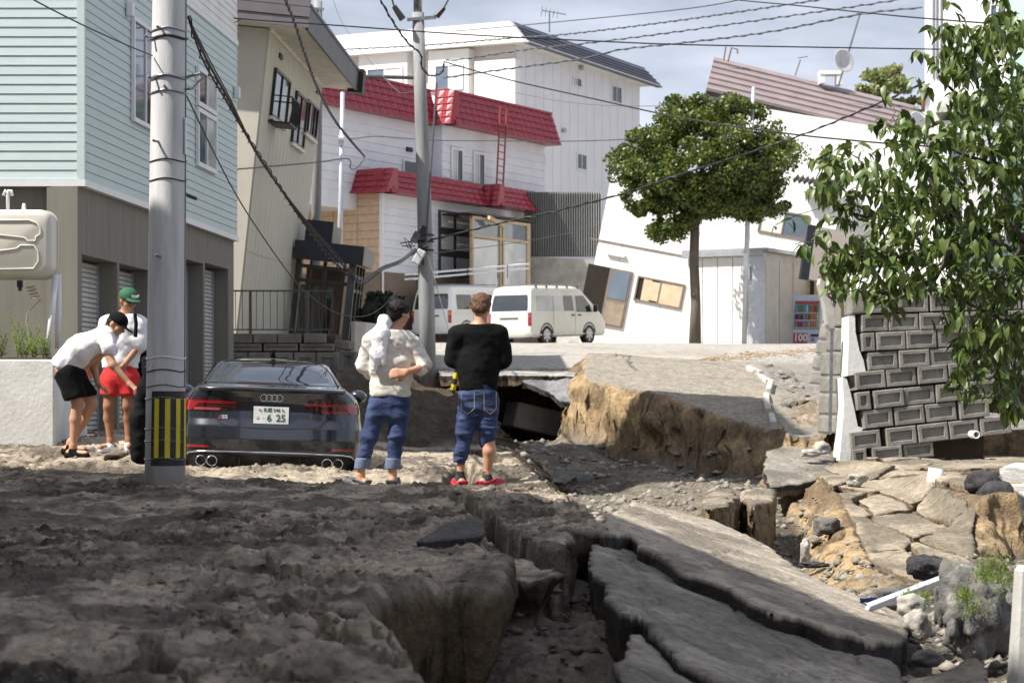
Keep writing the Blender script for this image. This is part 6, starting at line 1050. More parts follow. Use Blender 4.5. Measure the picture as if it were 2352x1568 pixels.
fc = Fr(car.matrix_basis @ (pq + Vector((0, -.0135, 0))), car.matrix_basis.to_3x3() @ Vector((1, 0, 0)), car.matrix_basis.to_3x3() @ Vector((0, -1, 0)), car.matrix_basis.to_3x3() @ Vector((0, 0, 1)))
def ptxt(s, size, x, z, b=.0, wd=1.0): return text(s, size, M('plate_green'), pp_, fmat(fc, x, 0, z), .0012, bold=b, wide=wd)
ptxt('札幌', .042, -.035, .05, .0006); ptxt('346', .044, .055, .05, .0008, 1.05); ptxt('ふ', .038, -.13, -.03); ptxt('・', .04, -.075, -.03); ptxt('6', .098, -.018, -.03, .0016); ptxt('25', .098, .098, -.03, .0016)
for x in (-.115, .115): m = MB(); m.lathe([(.012, 0), (.010, .006), (.001, .007)], pq + Vector((x, -.012, .055)), Rx, 12); m.build('seal_bolt', M('chrome'), pp_, world=False)
bq = A5.rear(-.46, .735, .008); m = MB(); m.prism([bq + Vector(p) for p in ((-.07, 0, -.018), (-.045, 0, -.018), (-.025, 0, .018), (-.05, 0, .018))], (0, -.006, 0)); m.build('red_badge', M('lamp_red'), car, world=False)
fb2 = Fr(car.matrix_basis @ (bq + Vector((0, -.004, 0))), fc.u, fc.n, fc.up); text('S5', .052, M('chrome'), car, fmat(fb2, 0, 0, 0), .003, 'badge_lettering', bold=.002, wide=1.2)
m = MB(); q = Vector((0, 1.62, 1.395)); m.loft([[q + Vector((-.03, 0, 0)), q + Vector((.03, 0, 0)), q + Vector((.02, .22, 0)), q + Vector((-.02, .22, 0))], [q + Vector((-.006, -.06, .085)), q + Vector((.006, -.06, .085)), q + Vector((.006, .02, .075)), q + Vector((-.006, .02, .075))]]); m.build('roof_antenna', M('car_black'), car, world=False)
for sg in (-1, 1):
    m = MB(); q = Vector((sg * .98, 3.05, 1.03)); m.ell(q, (.10, .09, .075), 12, 8); m.tube([q, Vector((sg * .86, 3.1, .97))], .03, 6); mi = m.build('door_mirror', M('car_paint'), car, smooth=True, world=False)
    m = MB(); A = [[A5.side(y, z, .006, sg) for y in np.linspace(a, b, 12)] for z, a, b in ((1.065, .95, 3.0), (1.12, 1.05, 2.95), (1.22, 1.25, 2.7), (1.32, 1.6, 2.5))]; m.grid(A); m.build('side_window', M('car_glass'), car, smooth=True, world=False)
    m = MB(); m.tube([A5.side(y, z, .01, sg) for y, z in ((.85, 1.06), (2.0, 1.045), (3.1, 1.05))], .008, 5); m.build('window_trim', M('chrome'), car, world=False)
    for y in (.95, 3.75): wheel(car, Vector((sg * .80, y, .33)), Matrix.Rotation(math.radians(90) * sg, 3, 'Y'), .335, .24, 'steel')
cp('mud_splash', [(.17, -.55, .1), (.215, -.5, .05)], .02, 'mud_splash', nx=10, nz=2)
# ------------------------------------------------------------------ two vans
pm('van_white', (.74, .75, .74), .25, (.70, .71, .70), scale=2, spec=.5, coat=.5); pm('van_cream', (.62, .62, .56), .25, (.58, .58, .52), scale=2, spec=.5, coat=.5); pm('bumper_grey', (.08, .08, .085), .6)
def van(label, rr, z, psi, mat, rack, pitch=0.0):
    """rr: rear right corner on the ground"""
    fw = Vector((math.sin(psi), math.cos(psi), 0)); rt = Vector((math.cos(psi), -math.sin(psi), 0)); o = Vector((rr.x, rr.y, z)) - rt * .845
    v = thing('van', label, 'van', o, rot=(pitch, 0, -psi))
    zs = [.28, .38, .55, .75, .95, 1.10, 1.35, 1.60, 1.78, 1.88, 1.94, 1.96]; V = Car(zs, [.06, .0, -.01, .0, .01, .02, .07, .13, .18, .24, .36, .6], [.80, .835, .845, .845, .845, .84, .81, .775, .745, .715, .63, .5], [4.62, 4.7, 4.7, 4.66, 4.5, 4.3, 3.95, 3.6, 3.35, 3.15, 2.9, 2.6], [6] * 10 + [5, 4], [.16] * 9 + [.2, .25, .3], [.35] * 9 + [.4, .4, .4])
    V.body(sorted(set(zs + list(np.linspace(.3, 1.95, 26))))).build('body', M(mat), v, smooth=True, world=False); pt = lambda nm, rows, off, mt, nx=10, nz=4: V.patch(rows, off, nx, nz).build(nm, M(mt), v, smooth=True, world=False)
    pt('rear_window', [(1.14, -.70, .70), (1.2, -.71, .71), (1.6, -.67, .67), (1.66, -.64, .64)], .006, 'glass_dark', 14, 5); pt('rear_bumper', [(.30, -.82, .82), (.46, -.83, .83)], .05, mat, 14, 3); pt('bumper_step', [(.26, -.8, .8), (.32, -.8, .8)], .06, 'bumper_grey', 12, 2)
    pt('number_plate', [(.62, -.17, .17), (.78, -.17, .17)], .012, 'plate_white', 4, 2); pt('handle_garnish', [(.88, -.35, .35), (.93, -.36, .36)], .02, 'bumper_grey', 6, 2)
    for sg in (-1, 1):
        f = lambda a, b: (min(sg * a, sg * b), max(sg * a, sg * b)); o_ = pt('tail_light', [(.66, *f(.73, .835)), (1.08, *f(.72, .83))], .012, 'lamp_red', 4, 4); V.patch([(.92, *f(.74, .833)), (1.04, *f(.73, .83))], .018, 3, 2).build('indicator', M('amber' if rack else 'lamp_clear'), o_, world=False)
        S_ = lambda rows, nm, mt: (lambda m: (m.grid([[V.side(y, z_, .008, sg) for y in np.linspace(a, b, 6)] for z_, a, b in rows]), m.build(nm, M(mt), v, smooth=True, world=False)))(MB())
        for a, b in ((.42, 1.35), (1.42, 2.0), (2.03, 2.62)): S_([(1.12, a, b), (1.4, a, b), (1.62, a + .03, b - .03)], 'side_window', 'glass_pale' if a < 2 and not rack else 'glass_dark')
        S_([(1.08, 2.78, 3.80), (1.3, 2.78, 3.66), (1.62, 2.8, 3.30)], 'front_window', 'glass_dark')
        for y in (1.38, 2.7): m = MB(); m.tube([V.side(y, z_, .002, sg) for z_ in (.4, .8, 1.1, 1.6)], .006, 4); m.build('door_gap', M('car_black'), v, world=False)
        m = MB(); m.tube([V.side(y, .98, .004, sg) for y in (.3, 1.5, 2.7, 4.2)], .008, 4); m.build('body_crease', M(mat), v, world=False)
        for y in (2.55, 2.95): m = MB(); m.box(V.side(y, .98, .02, sg), (.03, .14, .05)); m.build('door_handle', M('car_black'), v, world=False)
        for y in (.95, 3.55):
            m = MB(); A = []
            for r_ in (.0, .42):
                A.append([V.side(y + (r_ * math.cos(a)), max(.30, .33 + r_ * math.sin(a)), .004, sg) for a in np.linspace(-.1, math.pi + .1, 14)])
            m.grid(A); m.build('wheel_arch', M('car_black'), v, world=False); wheel(v, Vector((sg * .755, y, .33)), Matrix.Rotation(math.radians(90) * sg, 3, 'Y'), .33, .21, 'alu')
        m = MB(); m.box(Vector((sg * .98, 3.75, 1.2)), (.16, .08, .26)); m.build('door_mirror', M('car_black'), v, world=False, bevel=.03)
        m = MB(); m.tube([V.side(y, .36, .006, sg) for y in (.3, 4.3)], .03, 5); m.build('sill', M(mat), v, world=False)
    m = MB(); A = [[Vector((x, np.interp(z_, zs, V.yf) + .012 - .12 * (x / .7) ** 2, z_)) for x in np.linspace(-.66 + (z_ - 1.1) * .1, .66 - (z_ - 1.1) * .1, 8)] for z_ in (1.12, 1.3, 1.5, 1.72)]; m.grid(A); m.build('windscreen', M('glass_dark'), v, smooth=True, world=False)
    for k in range(5):
        y = .55 + k * .62; m = MB(); m.tube([(-.7, y, 1.90), (-.66, y, 1.985), (.66, y, 1.985), (.7, y, 1.90)], .014, 5)
        if not rack: m.box((.72, y, 1.91), (.03, .06, .1))
        m.build('roof_rail', M('bumper_grey' if not rack else 'alu'), v, world=False)
    if rack: pass
    return v
van('silver-cream van with long side windows parked by the tilted house', P(1220, 795, 70.0), 1.555, math.radians(34), 'van_cream', False, math.radians(2.2))
v1 = van('plain white van with a ladder on its roof behind the middle pole', P(1036, 784, 74.5), 1.80, math.radians(34), 'van_white', True, math.radians(2.0))
lad = thing('ladder', 'long pale aluminium ladder strapped on the white van', 'ladder', P(1000, 640, 74.5)); la, lb_ = P(940, 641, 73.9), P(1205, 617, 78.2)
dl = (lb_ - la); sl_ = Vector((dl.y, -dl.x, 0)).normalized() * .2
for s_ in (-1, 1):
    for h in (0, .16): mb = MB(); mb.tube([la + sl_ * s_ + Vector((0, 0, h)), lb_ + sl_ * s_ + Vector((0, 0, h))], .038, 4); mb.build('side_rail', M('alu_white'), lad)
for k in range(16): q = la + dl * (k + .5) / 16; mb = MB(); mb.tube([q - sl_, q + sl_], .022, 5); mb.build('rung', M('alu_white'), lad)
for k in (.1, .45, .8): q = la + dl * k; mb = MB(); mb.tube([q - sl_ * 1.2 + Vector((0, 0, -.28)), q - sl_ * 1.2 + Vector((0, 0, .2)), q + sl_ * 1.2 + Vector((0, 0, .2)), q + sl_ * 1.2 + Vector((0, 0, -.28))], .015, 5); mb.build('strap', M('black_metal'), lad)
# ------------------------------------------------------------------ people (smooth blended volumes)
def surfnet(D, o, h):
    nx, ny, nz = D.shape; S_ = D < 0; cs = [(i, j, k) for i in (0, 1) for j in (0, 1) for k in (0, 1)]
    cor = lambda A, c: A[c[0]:nx - 1 + c[0], c[1]:ny - 1 + c[1], c[2]:nz - 1 + c[2]]
    cnt = sum(cor(S_, c).astype(np.int8) for c in cs); m = (cnt > 0) & (cnt < 8); I = np.argwhere(m); vals = {c: cor(D, c)[m] for c in cs}; acc = np.zeros((len(I), 3)); n = np.zeros(len(I))
    for a in cs:
        for ax in range(3):
            if a[ax] == 0:
                b = list(a); b[ax] = 1; b = tuple(b); va, vb = vals[a], vals[b]; x = (va < 0) != (vb < 0); t = np.where(x, va / np.where(x, va - vb, 1), 0); p = np.array(a, float) + np.outer(t, np.eye(3)[ax]); acc += p * x[:, None]; n += x
    V = (I + acc / n[:, None]) * h + o; idx = -np.ones(m.shape, int); idx[m] = np.arange(len(I)); Q = []
    for ax in range(3):
        u, v = [(1, 2), (2, 0), (0, 1)][ax]; s0 = [slice(1, -1)] * 3; s0[ax] = slice(0, -1); s1 = [slice(1, -1)] * 3; s1[ax] = slice(1, None)
        A, B = S_[tuple(s0)], S_[tuple(s1)]; E = np.argwhere(A != B); off = np.ones(3, int); off[ax] = 0; E = E + off; fl = S_[tuple(E.T)]
        eu, ev = np.zeros(3, int), np.zeros(3, int); eu[u] = 1; ev[v] = 1; q = np.stack([idx[tuple((E - eu - ev).T)], idx[tuple((E - ev).T)], idx[tuple(E.T)], idx[tuple((E - eu).T)]], 1); q = np.where(fl[:, None], q, q[:, ::-1]); Q.append(q)
    Q = np.concatenate(Q); return V, Q[(Q >= 0).all(1)]
def cone(a, b, ra, rb, q=1.0, wx=(1, 0, 0)): return ('c', np.array(a), np.array(b), ra, rb, q, np.array(wx))
def elp(c, r, R=None): return ('e', np.array(c), np.array(r, float), R)
def sdf_mesh(name, prims, mat, parent, h=.011, k=.03, cuts=(), noise=None, attr=None):
    lo = np.full(3, 1e9); hi = -lo
    for p in prims:
        pts = ([p[1] - max(p[3], p[4]), p[2] - max(p[3], p[4]), p[1] + max(p[3], p[4]), p[2] + max(p[3], p[4])] if p[0] == 'c' else [p[1] - p[2].max(), p[1] + p[2].max()])
        lo = np.minimum(lo, np.min(pts, 0)); hi = np.maximum(hi, np.max(pts, 0))
    lo -= .04; hi += .04; n = np.ceil((hi - lo) / h).astype(int) + 1; ax = [lo[i] + h * np.arange(n[i]) for i in range(3)]; D = np.full(n, .2)
    for p in prims:
        r = (max(p[3], p[4]) if p[0] == 'c' else p[2].max()) + k + .02; pl, ph = (np.minimum(p[1], p[2]) - r, np.maximum(p[1], p[2]) + r) if p[0] == 'c' else (p[1] - r, p[1] + r)
        sl = tuple(slice(max(0, int((pl[i] - lo[i]) / h)), min(n[i], int((ph[i] - lo[i]) / h) + 2)) for i in range(3)); X = np.stack(np.meshgrid(*[ax[i][sl[i]] for i in range(3)], indexing='ij'), -1)
        if p[0] == 'c':
            _, a, b, ra, rb, q, wx = p; ab = b - a; L2 = ab @ ab + 1e-12; t = np.clip(((X - a) @ ab) / L2, 0, 1); d = X - a - t[..., None] * ab
            if q != 1.0:
                axn = ab / math.sqrt(L2); w_ = wx - axn * (wx @ axn); w_ /= np.linalg.norm(w_) + 1e-9; dp = np.cross(axn, w_); cw, cd, ca = d @ w_, d @ dp, d @ axn; dist = (np.sqrt(cw ** 2 + (cd / q) ** 2 + ca ** 2) - (ra + (rb - ra) * t)) * (q if q < 1 else 1)
            else: dist = np.linalg.norm(d, axis=-1) - (ra + (rb - ra) * t)
        else:
            Y = X - p[1]; Y = Y @ p[3] if p[3] is not None else Y; k0 = np.linalg.norm(Y / p[2], axis=-1); k1 = np.linalg.norm(Y / p[2] ** 2, axis=-1) + 1e-9; dist = k0 * (k0 - 1) / k1
        A = D[sl]; hh = np.maximum(k - np.abs(A - dist), 0) / k; D[sl] = np.minimum(A, dist) - hh * hh * k * .25
    X = np.stack(np.meshgrid(*ax, indexing='ij'), -1)
    for n_, d_ in cuts: n_ = np.array(n_, float); n_ /= np.linalg.norm(n_); D = np.maximum(D, (X - np.array(d_)) @ n_)
    if noise is not None: nb = np.abs(D) < .05; D[nb] += noise(X[nb])
    V, Q = surfnet(D, lo, h); inv = np.array(rootmat(parent).inverted()); V = V @ inv[:3, :3].T + inv[:3, 3]; return link(name, mesh_np(name, V, Q), mat, parent)
def wrinkle(amp, fx=9, fz=16, s=0): return lambda p: amp * (fbm3(p * np.array((fx, fx, fz)), 3, s) * 1.3 + .8 * np.abs(vn3(p * np.array((fx * .7, fx * .7, fz * 1.3)) + p[:, [2, 0, 1]] * 5, s + 7)))
SK = pm('skin', (.50, .27, .17), .5, (.43, .22, .135), scale=6, spec=.35); pm('skin_tan', (.36, .18, .10), .5, (.31, .15, .085), scale=6, spec=.35)
pm('cloth_white', (.78, .78, .80), .85, (.72, .72, .75), scale=5, bump=.25, bscale=60); pm('cloth_cream', (.66, .63, .57), .9, (.58, .55, .50), scale=22, stretch=(1, 1, 3), bump=.4, bscale=70); pm('cloth_black', (.0045, .0045, .005), .9, (.007, .007, .008), spec=.15, scale=5, bump=.2, bscale=50); pm('cloth_red', (.58, .025, .025), .75, (.48, .02, .02), scale=5, bump=.2)
pm('denim', (.016, .028, .085), .8, (.05, .08, .175), scale=7, stretch=(1, 1, .6), bump=.35, bscale=60, lo=.42, hi=.75); pm('denim_cuff', (.13, .16, .24), .85, (.10, .13, .20), scale=20); pm('hair_black', (.006, .0045, .004), .55, (.014, .009, .006), scale=30, bump=.5, bscale=60, spec=.2); pm('hair_brown', (.13, .058, .02), .5, (.07, .03, .012), scale=30, bump=.8, bscale=60); pm('cap_green', (.02, .10, .045), .8, (.016, .085, .038), bump=.2, bscale=80)
pm('clog_navy', (.05, .06, .08), .6); pm('clog_red', (.45, .03, .05), .5); pm('sock', (.04, .042, .045), .9); pm('stitch', (.55, .40, .18), .7)
class Pose:
    def __init__(s, Y0): s.Y, s.s = Y0, FPX / Y0
    def __call__(s, x, y, d=0.0): return Vector(((x - CX) / s.s, s.Y + d, (CY - y) / s.s))
def hand(w_, d, n, up=1, curl=.5, sz=1.0):
    """palm and five fingers: w_ wrist, d direction of the hand, n palm normal (fingers curl towards it)"""
    d = Vector(d).normalized(); n = Vector(n); n = (n - d * n.dot(d)).normalized(); s = d.cross(n) * up; o = []; L_ = .085 * sz
    for k in range(4): o.append(cone(w_ + s * (k - 1.5) * .010 * sz, w_ + d * L_ + s * (k - 1.5) * .021 * sz, .016 * sz, .0125 * sz))
    for k, ln in enumerate((.068, .076, .071, .056)):
        b = w_ + d * L_ + s * (k - 1.5) * .021 * sz; m_ = b + (d * (1 - curl * .35) + n * curl * .7) * ln * .5 * sz; e = m_ + (d * (1 - curl * 1.1) + n * curl * 1.2) * ln * .5 * sz; o += [cone(b, m_, .0098 * sz, .0088 * sz), cone(m_, e, .0088 * sz, .0075 * sz)]
    b = w_ + d * .02 - s * .028 * sz; m_ = b + (d * .6 - s * .6 + n * .4).normalized() * .045 * sz; o += [cone(b, m_, .014 * sz, .011 * sz), cone(m_, m_ + (d * .9 - s * .1 + n * .4).normalized() * .035 * sz, .0105 * sz, .009 * sz)]
    return o
def head(c, f, up=(0, 0, 1), r=.094):
    """c centre, f facing direction"""
    f = Vector(f).normalized(); u = Vector(up); u = (u - f * u.dot(f)).normalized(); s = f.cross(u); R = np.array(Matrix((s, f, u)).transposed()); q = lambda a, b, e: np.array(c + s * a + f * b + u * e)
    o = [elp(q(0, -.008, .022), (.076, .094, .092), R), elp(q(0, .018, -.05), (.058, .066, .062), R), cone(q(0, .05, -.092), q(0, .066, -.096), .026, .018), cone(q(0, .088, .012), q(0, .110, -.022), .011, .016), elp(q(0, .082, -.055), (.026, .016, .011), R), elp(q(0, .078, .030), (.055, .018, .013), R)]
    for e in (-1, 1): o += [elp(q(e * .078, -.008, -.012), (.010, .022, .034), R), elp(q(e * .033, .074, .006), (.017, .010, .009), R), elp(q(e * .04, .058, -.03), (.026, .026, .024), R)]
    return o, q, R
# man in black T-shirt ------------------------------------------------------------------
J = Pose(20.1); mD = thing('person', 'person in black T-shirt and rolled jeans seen from behind at the crater edge', 'person', J(1100, 1112)); hc = J(1106, 704, .03)
hp, hq, hR = head(hc, (.25, .95, -.25))
def foot(a, d, l=.16): d = Vector(d).normalized(); return [cone(a + Vector((0, 0, .0)), a + Vector((0, 0, -.055)), .04, .038), cone(a + Vector((0, 0, -.065)) - d * .05, a + Vector((0, 0, -.07)) + d * l, .035, .028)]
LH, RH = J(1080, 846, .34), J(1126, 846, .34)
b = hp + [cone(J(1105, 722, .01), J(1102, 765, 0), .058, .068), cone(J(1098, 775), J(1098, 900), .15, .14, .65), cone(J(1102, 755), J(1050, 770), .06, .065), cone(J(1102, 755), J(1146, 770), .06, .065), cone(J(1048, 772), J(1038, 832, .04), .052, .045), cone(J(1038, 832, .04), LH, .042, .028), cone(J(1150, 772), J(1159, 834, .04), .052, .045), cone(J(1159, 834, .04), RH, .042, .028),
          cone(J(1076, 925), J(1066, 1000), .07, .045), cone(J(1066, 1000), J(1062, 1030), .042, .043), cone(J(1062, 1030), J(1057, 1085), .043, .034), cone(J(1121, 925), J(1121, 1000), .07, .05), cone(J(1122, 1000), J(1124, 1035, -.02), .055, .060), cone(J(1124, 1035, -.02), J(1119, 1088), .058, .034)]
b += foot(J(1057, 1090), (-.35, .9, 0)) + foot(J(1119, 1090), (.85, .5, 0)) + hand(LH, (.5, .5, .25), (.4, 0, .9), 1, .7) + hand(RH, (-.5, .5, .25), (-.4, 0, .9), -1, .7)
sdf_mesh('body', b, SK, mD, .0085, .022)
sdf_mesh('hair', [elp(hq(0, -.018, .03), (.094, .104, .098), hR), elp(hq(0, -.055, -.02), (.082, .06, .075), hR)], M('hair_brown'), mD, .008, .02, cuts=[(-np.array(hR[:, 2]) * .9 + hR[:, 1] * .35, hq(0, -.0, -.055)), (hR[:, 1] - .2 * hR[:, 2], hq(0, .055, .05))], noise=lambda p: .012 * fbm3(p * 55, 2, 3))
sdf_mesh('t_shirt', [cone(J(1099, 772), J(1098, 835), .205, .19, .62), cone(J(1098, 835), J(1098, 884), .19, .185, .66), cone(J(1102, 752), J(1052, 768), .062, .075), cone(J(1102, 752), J(1146, 768), .062, .075), cone(J(1049, 770), J(1039, 824, .02), .082, .080), cone(J(1149, 770), J(1157, 826, .02), .082, .080)], M('cloth_black'), mD, .010, .05,
         cuts=[((0, 0, -1), J(1098, 896)), ((0, 0, 1), J(1102, 744))], noise=wrinkle(.014, 7, 9, 1))
jn = sdf_mesh('jeans', [cone(J(1098, 890), J(1098, 925), .168, .175, .68), cone(J(1076, 925), J(1066, 995), .098, .082), cone(J(1066, 995), J(1056, 1060), .080, .066), cone(J(1121, 925), J(1121, 985), .098, .086), cone(J(1121, 985), J(1118, 1012), .084, .074)], M('denim'), mD, .009, .045, cuts=[((-.25, 0, -1), J(1053, 1066)), ((0, 0, 1), J(1100, 880))], noise=wrinkle(.020, 5, 19, 2))
for sx, x0, x1 in ((1, 1060, 1090), (1, 1112, 1140)):
    m = MB(); q = [J(x, y, -.145 + .0006 * abs(x - 1098)) for x, y in ((x0, 902), (x0, 940), ((x0 + x1) / 2, 950), (x1, 938), (x1, 900))]; m.tube(q, .0022, 4); m.build('pocket_stitching', M('stitch'), jn)
def clog(par, a, d, mat, up=.0):
    d = Vector(d).normalized(); s = Vector((-d.y, d.x, 0)); R = np.array(Matrix((s, d, Vector((0, 0, 1)))).transposed()); c = a + Vector((0, 0, -.075)); return sdf_mesh('clog', [elp(c + d * .055 + Vector((0, 0, .0)), (.052, .145, .026), R), elp(c + d * .115 + Vector((0, 0, .016)), (.05, .085, .045), R), cone(c - d * .075 + s * .04 + Vector((0, 0, .01)), c + d * .06 + s * .045 + Vector((0, 0, .05)), .010, .012), cone(c - d * .075 - s * .04 + Vector((0, 0, .01)), c + d * .06 - s * .045 + Vector((0, 0, .05)), .010, .012), cone(c - d * .085 + s * .04 + Vector((0, 0, .03)), c - d * .085 - s * .04 + Vector((0, 0, .03)), .012, .012)], mat, par, .0075, .015, cuts=[((0, 0, -1), c + Vector((0, 0, -.022)))])
clog(mD, J(1057, 1094), (-.35, .9, 0), M('clog_red')); clog(mD, J(1119, 1094), (.85, .5, 0), M('clog_red'))
for a in (J(1057, 1088), J(1119, 1088)): sdf_mesh('sock', [cone(a + Vector((0, 0, .03)), a + Vector((0, 0, -.05)), .040, .046), cone(a + Vector((0, 0, -.05)), a + Vector((.02, .03, -.06)), .045, .04)], M('sock'), mD, .008, .02, cuts=[((0, 0, 1), a + Vector((0, 0, .03)))])
ph = thing('phone', 'small dark phone held by the man in black', 'phone', J(1104, 842, .42)); m = MB(); m.box(J(1104, 836, .46), (.075, .012, .15), Matrix.Rotation(-.8, 3, 'X')); m.build('case', M('car_black'), ph, bevel=.004)
# man in white sweater -------------------------------------------------------------------
mC = thing('person', 'person in pale sweater with a white towel over the shoulder, hand on back', 'person', J(880, 1110)); hc = J(917, 718, .02); hp, hq, hR = head(hc, (.72, .68, -.12))
LH, RW, RHd = J(880, 862, .3), J(950, 851, -.15), J(936, 855, -.21)
b = hp + [cone(J(913, 735, 0), J(905, 772, 0), .056, .066), cone(J(898, 785), J(895, 900), .15, .14, .65), cone(J(904, 768), J(854, 785), .055, .06), cone(J(904, 768), J(946, 790), .055, .06), cone(J(850, 788), J(834, 846, .03), .05, .045), cone(J(834, 846, .03), LH, .042, .028), cone(J(950, 793), J(978, 842, -.03), .05, .046), cone(J(978, 842, -.03), RHd, .044, .027),
          cone(J(870, 930), J(848, 1000), .07, .045), cone(J(848, 1000), J(838, 1035), .042, .042), cone(J(836, 1035), J(829, 1088), .042, .033), cone(J(917, 930), J(911, 1000), .07, .045), cone(J(911, 1000), J(905, 1035), .042, .042), cone(J(905, 1035), J(902, 1086), .042, .033)]
b += foot(J(829, 1090), (-.8, .45, 0), .13) + foot(J(902, 1088), (.15, .95, 0), .13) + hand(RHd, (-1, -.12, -.1), (.1, .9, -.2), -1, .25, 1.05) + hand(LH, (.5, .6, 0), (0, 0, 1), 1, .6); sdf_mesh('body', b, SK, mC, .0085, .022)
sdf_mesh('hair', [elp(hq(0, -.014, .035), (.094, .108, .096), hR), elp(hq(0, -.062, -.025), (.078, .058, .085), hR)], M('hair_black'), mC, .008, .02, cuts=[(hR[:, 1] - .35 * hR[:, 2], hq(0, .075, .05)), (hR[:, 1] * .6 - .8 * hR[:, 2], hq(0, -.005, -.035))], noise=lambda p: .016 * fbm3(p * 45, 2, 5))
sdf_mesh('sweater', [cone(J(899, 785), J(896, 840), .205, .19, .64), cone(J(896, 840), J(896, 900), .188, .186, .68), cone(J(906, 766), J(856, 782), .06, .076), cone(J(906, 766), J(944, 787), .06, .076), cone(J(851, 788), J(835, 838, .03), .082, .068), cone(J(835, 838, .03), J(848, 856, .10), .066, .062), cone(J(949, 792), J(976, 838, -.02), .080, .066), cone(J(976, 838, -.02), J(966, 850, -.07), .062, .060)], M('cloth_cream'), mC, .010, .045, cuts=[((0, 0, -1), J(896, 911)), ((0, 0, 1), J(906, 757))], noise=wrinkle(.018, 8, 13, 11))
sdf_mesh('jeans', [cone(J(896, 905), J(895, 930), .172, .176, .68), cone(J(870, 930), J(848, 1000), .098, .076), cone(J(848, 1000), J(833, 1062), .075, .064), cone(J(919, 930), J(912, 1000), .098, .078), cone(J(912, 1000), J(903, 1062), .076, .066)], M('denim'), mC, .009, .045, cuts=[((0, 0, -1), J(896, 1072)), ((0, 0, 1), J(896, 902))], noise=wrinkle(.018, 5, 15, 12))
for a, c in ((J(835, 1052), J(831, 1074)), (J(903, 1052), J(901, 1074))): sdf_mesh('jeans_cuff', [cone(a, c, .075, .072)], M('denim_cuff'), mC, .009, .01, cuts=[((0, 0, -1), J(896, 1077)), ((0, 0, 1), J(896, 1051))], noise=wrinkle(.006, 6, 6, 13))
clog(mC, J(829, 1093), (-.8, .45, 0), M('clog_navy')); clog(mC, J(902, 1092), (.15, .95, 0), M('clog_navy'))
tw = thing('towel', 'thick white towel draped over the shoulder of the sweater man', 'towel', J(868, 800, -.14)); sdf_mesh('cloth', [cone(J(893, 742, .02), J(884, 738, -.06), .055, .06), cone(J(884, 740, -.06), J(872, 770, -.13), .062, .062, .8), cone(J(872, 770, -.13), J(866, 815, -.15), .062, .058, .6), cone(J(866, 815, -.15), J(862, 846, -.15), .056, .03, .6), cone(J(886, 765, -.12), J(880, 830, -.15), .045, .035, .6), cone(J(893, 742, .02), J(878, 775, .1), .05, .05)], M('cloth_white'), tw, .009, .03, noise=lambda p: .016 * fbm3(p * np.array((28, 28, 7)), 2, 17) + .006 * vn3(p * 60, 4))
# man with green cap ---------------------------------------------------------------------
J = Pose(23.0); mB = thing('person', 'person in green cap, white T-shirt and red shorts standing by the house', 'person', J(272, 1035)); hc = J(295, 690, -.02); hp, hq, hR = head(hc, (.62, -.72, -.32))
LH, RH = J(206, 842, -.05), J(292, 838, -.17)
b = hp + [cone(J(292, 702, 0), J(287, 735, 0), .055, .066), cone(J(282, 745), J(276, 850), .15, .14, .65), cone(J(287, 730), J(246, 742), .055, .062), cone(J(287, 730), J(324, 744), .055, .062), cone(J(244, 745), J(224, 795, -.02), .05, .042), cone(J(224, 795, -.02), LH, .040, .026), cone(J(326, 748), J(319, 796, -.05), .05, .043), cone(J(319, 796, -.05), RH, .040, .027),
          cone(J(258, 870), J(251, 932, -.03), .085, .058), cone(J(251, 932, -.03), J(250, 960, .0), .054, .056), cone(J(250, 960), J(254, 1012), .054, .034), cone(J(294, 870), J(293, 932, -.03), .085, .058), cone(J(293, 932, -.03), J(294, 960, 0), .054, .056), cone(J(294, 960), J(296, 1010), .054, .034)]
b += foot(J(254, 1012), (-.5, -.85, 0)) + foot(J(296, 1010), (.15, -.95, 0)) + hand(LH, (-.15, -.1, -1), (.6, -.6, 0), 1, .45) + hand(RH, (-.25, -.15, -1), (-.6, .4, 0), 1, .45); sdf_mesh('body', b, M('skin_tan'), mB, .0095, .022)
sdf_mesh('hair', [elp(hq(0, -.03, .0), (.088, .085, .075), hR)], M('hair_brown'), mB, .009, .02, cuts=[(hR[:, 1], hq(0, .005, 0))], noise=lambda p: .012 * fbm3(p * 45, 2, 5))
cp_ = sdf_mesh('cap', [elp(hq(0, -.006, .045), (.098, .110, .095), hR), elp(hq(0, .110, .030), (.078, .075, .014), hR)], M('cap_green'), mB, .009, .015, cuts=[(-hR[:, 2], hq(0, 0, .022))])
sdf_mesh('sunglasses', [elp(hq(-.034, .086, .006), (.026, .014, .018), hR), elp(hq(.034, .086, .006), (.026, .014, .018), hR), cone(hq(-.07, .06, .01), hq(-.085, -.02, .01), .004, .004), cone(hq(.07, .06, .01), hq(.085, -.02, .01), .004, .004), cone(hq(-.06, .07, .012), hq(.06, .07, .012), .006, .006)], M('car_black'), mB, .006, .008)
sv, fv_, uv = Vector(hR[:, 0]), Vector(hR[:, 1]), Vector(hR[:, 2]); cpc = Vector(hq(0, -.006, .045))
def capbend(p): a = (p.x - .028) / .105; return cpc + sv * (-math.sin(a) * -.105) + fv_ * (math.cos(a) * .118) + uv * (.028 + p.y) + fv_ * (-.25 * p.y)
text('POLIZEI', .034, M('cloth_white'), cp_, Matrix.Identity(4), .0015, bend=lambda p: capbend(Vector((p.x, p.y, p.z))) + fv_ * p.z, bold=.001)
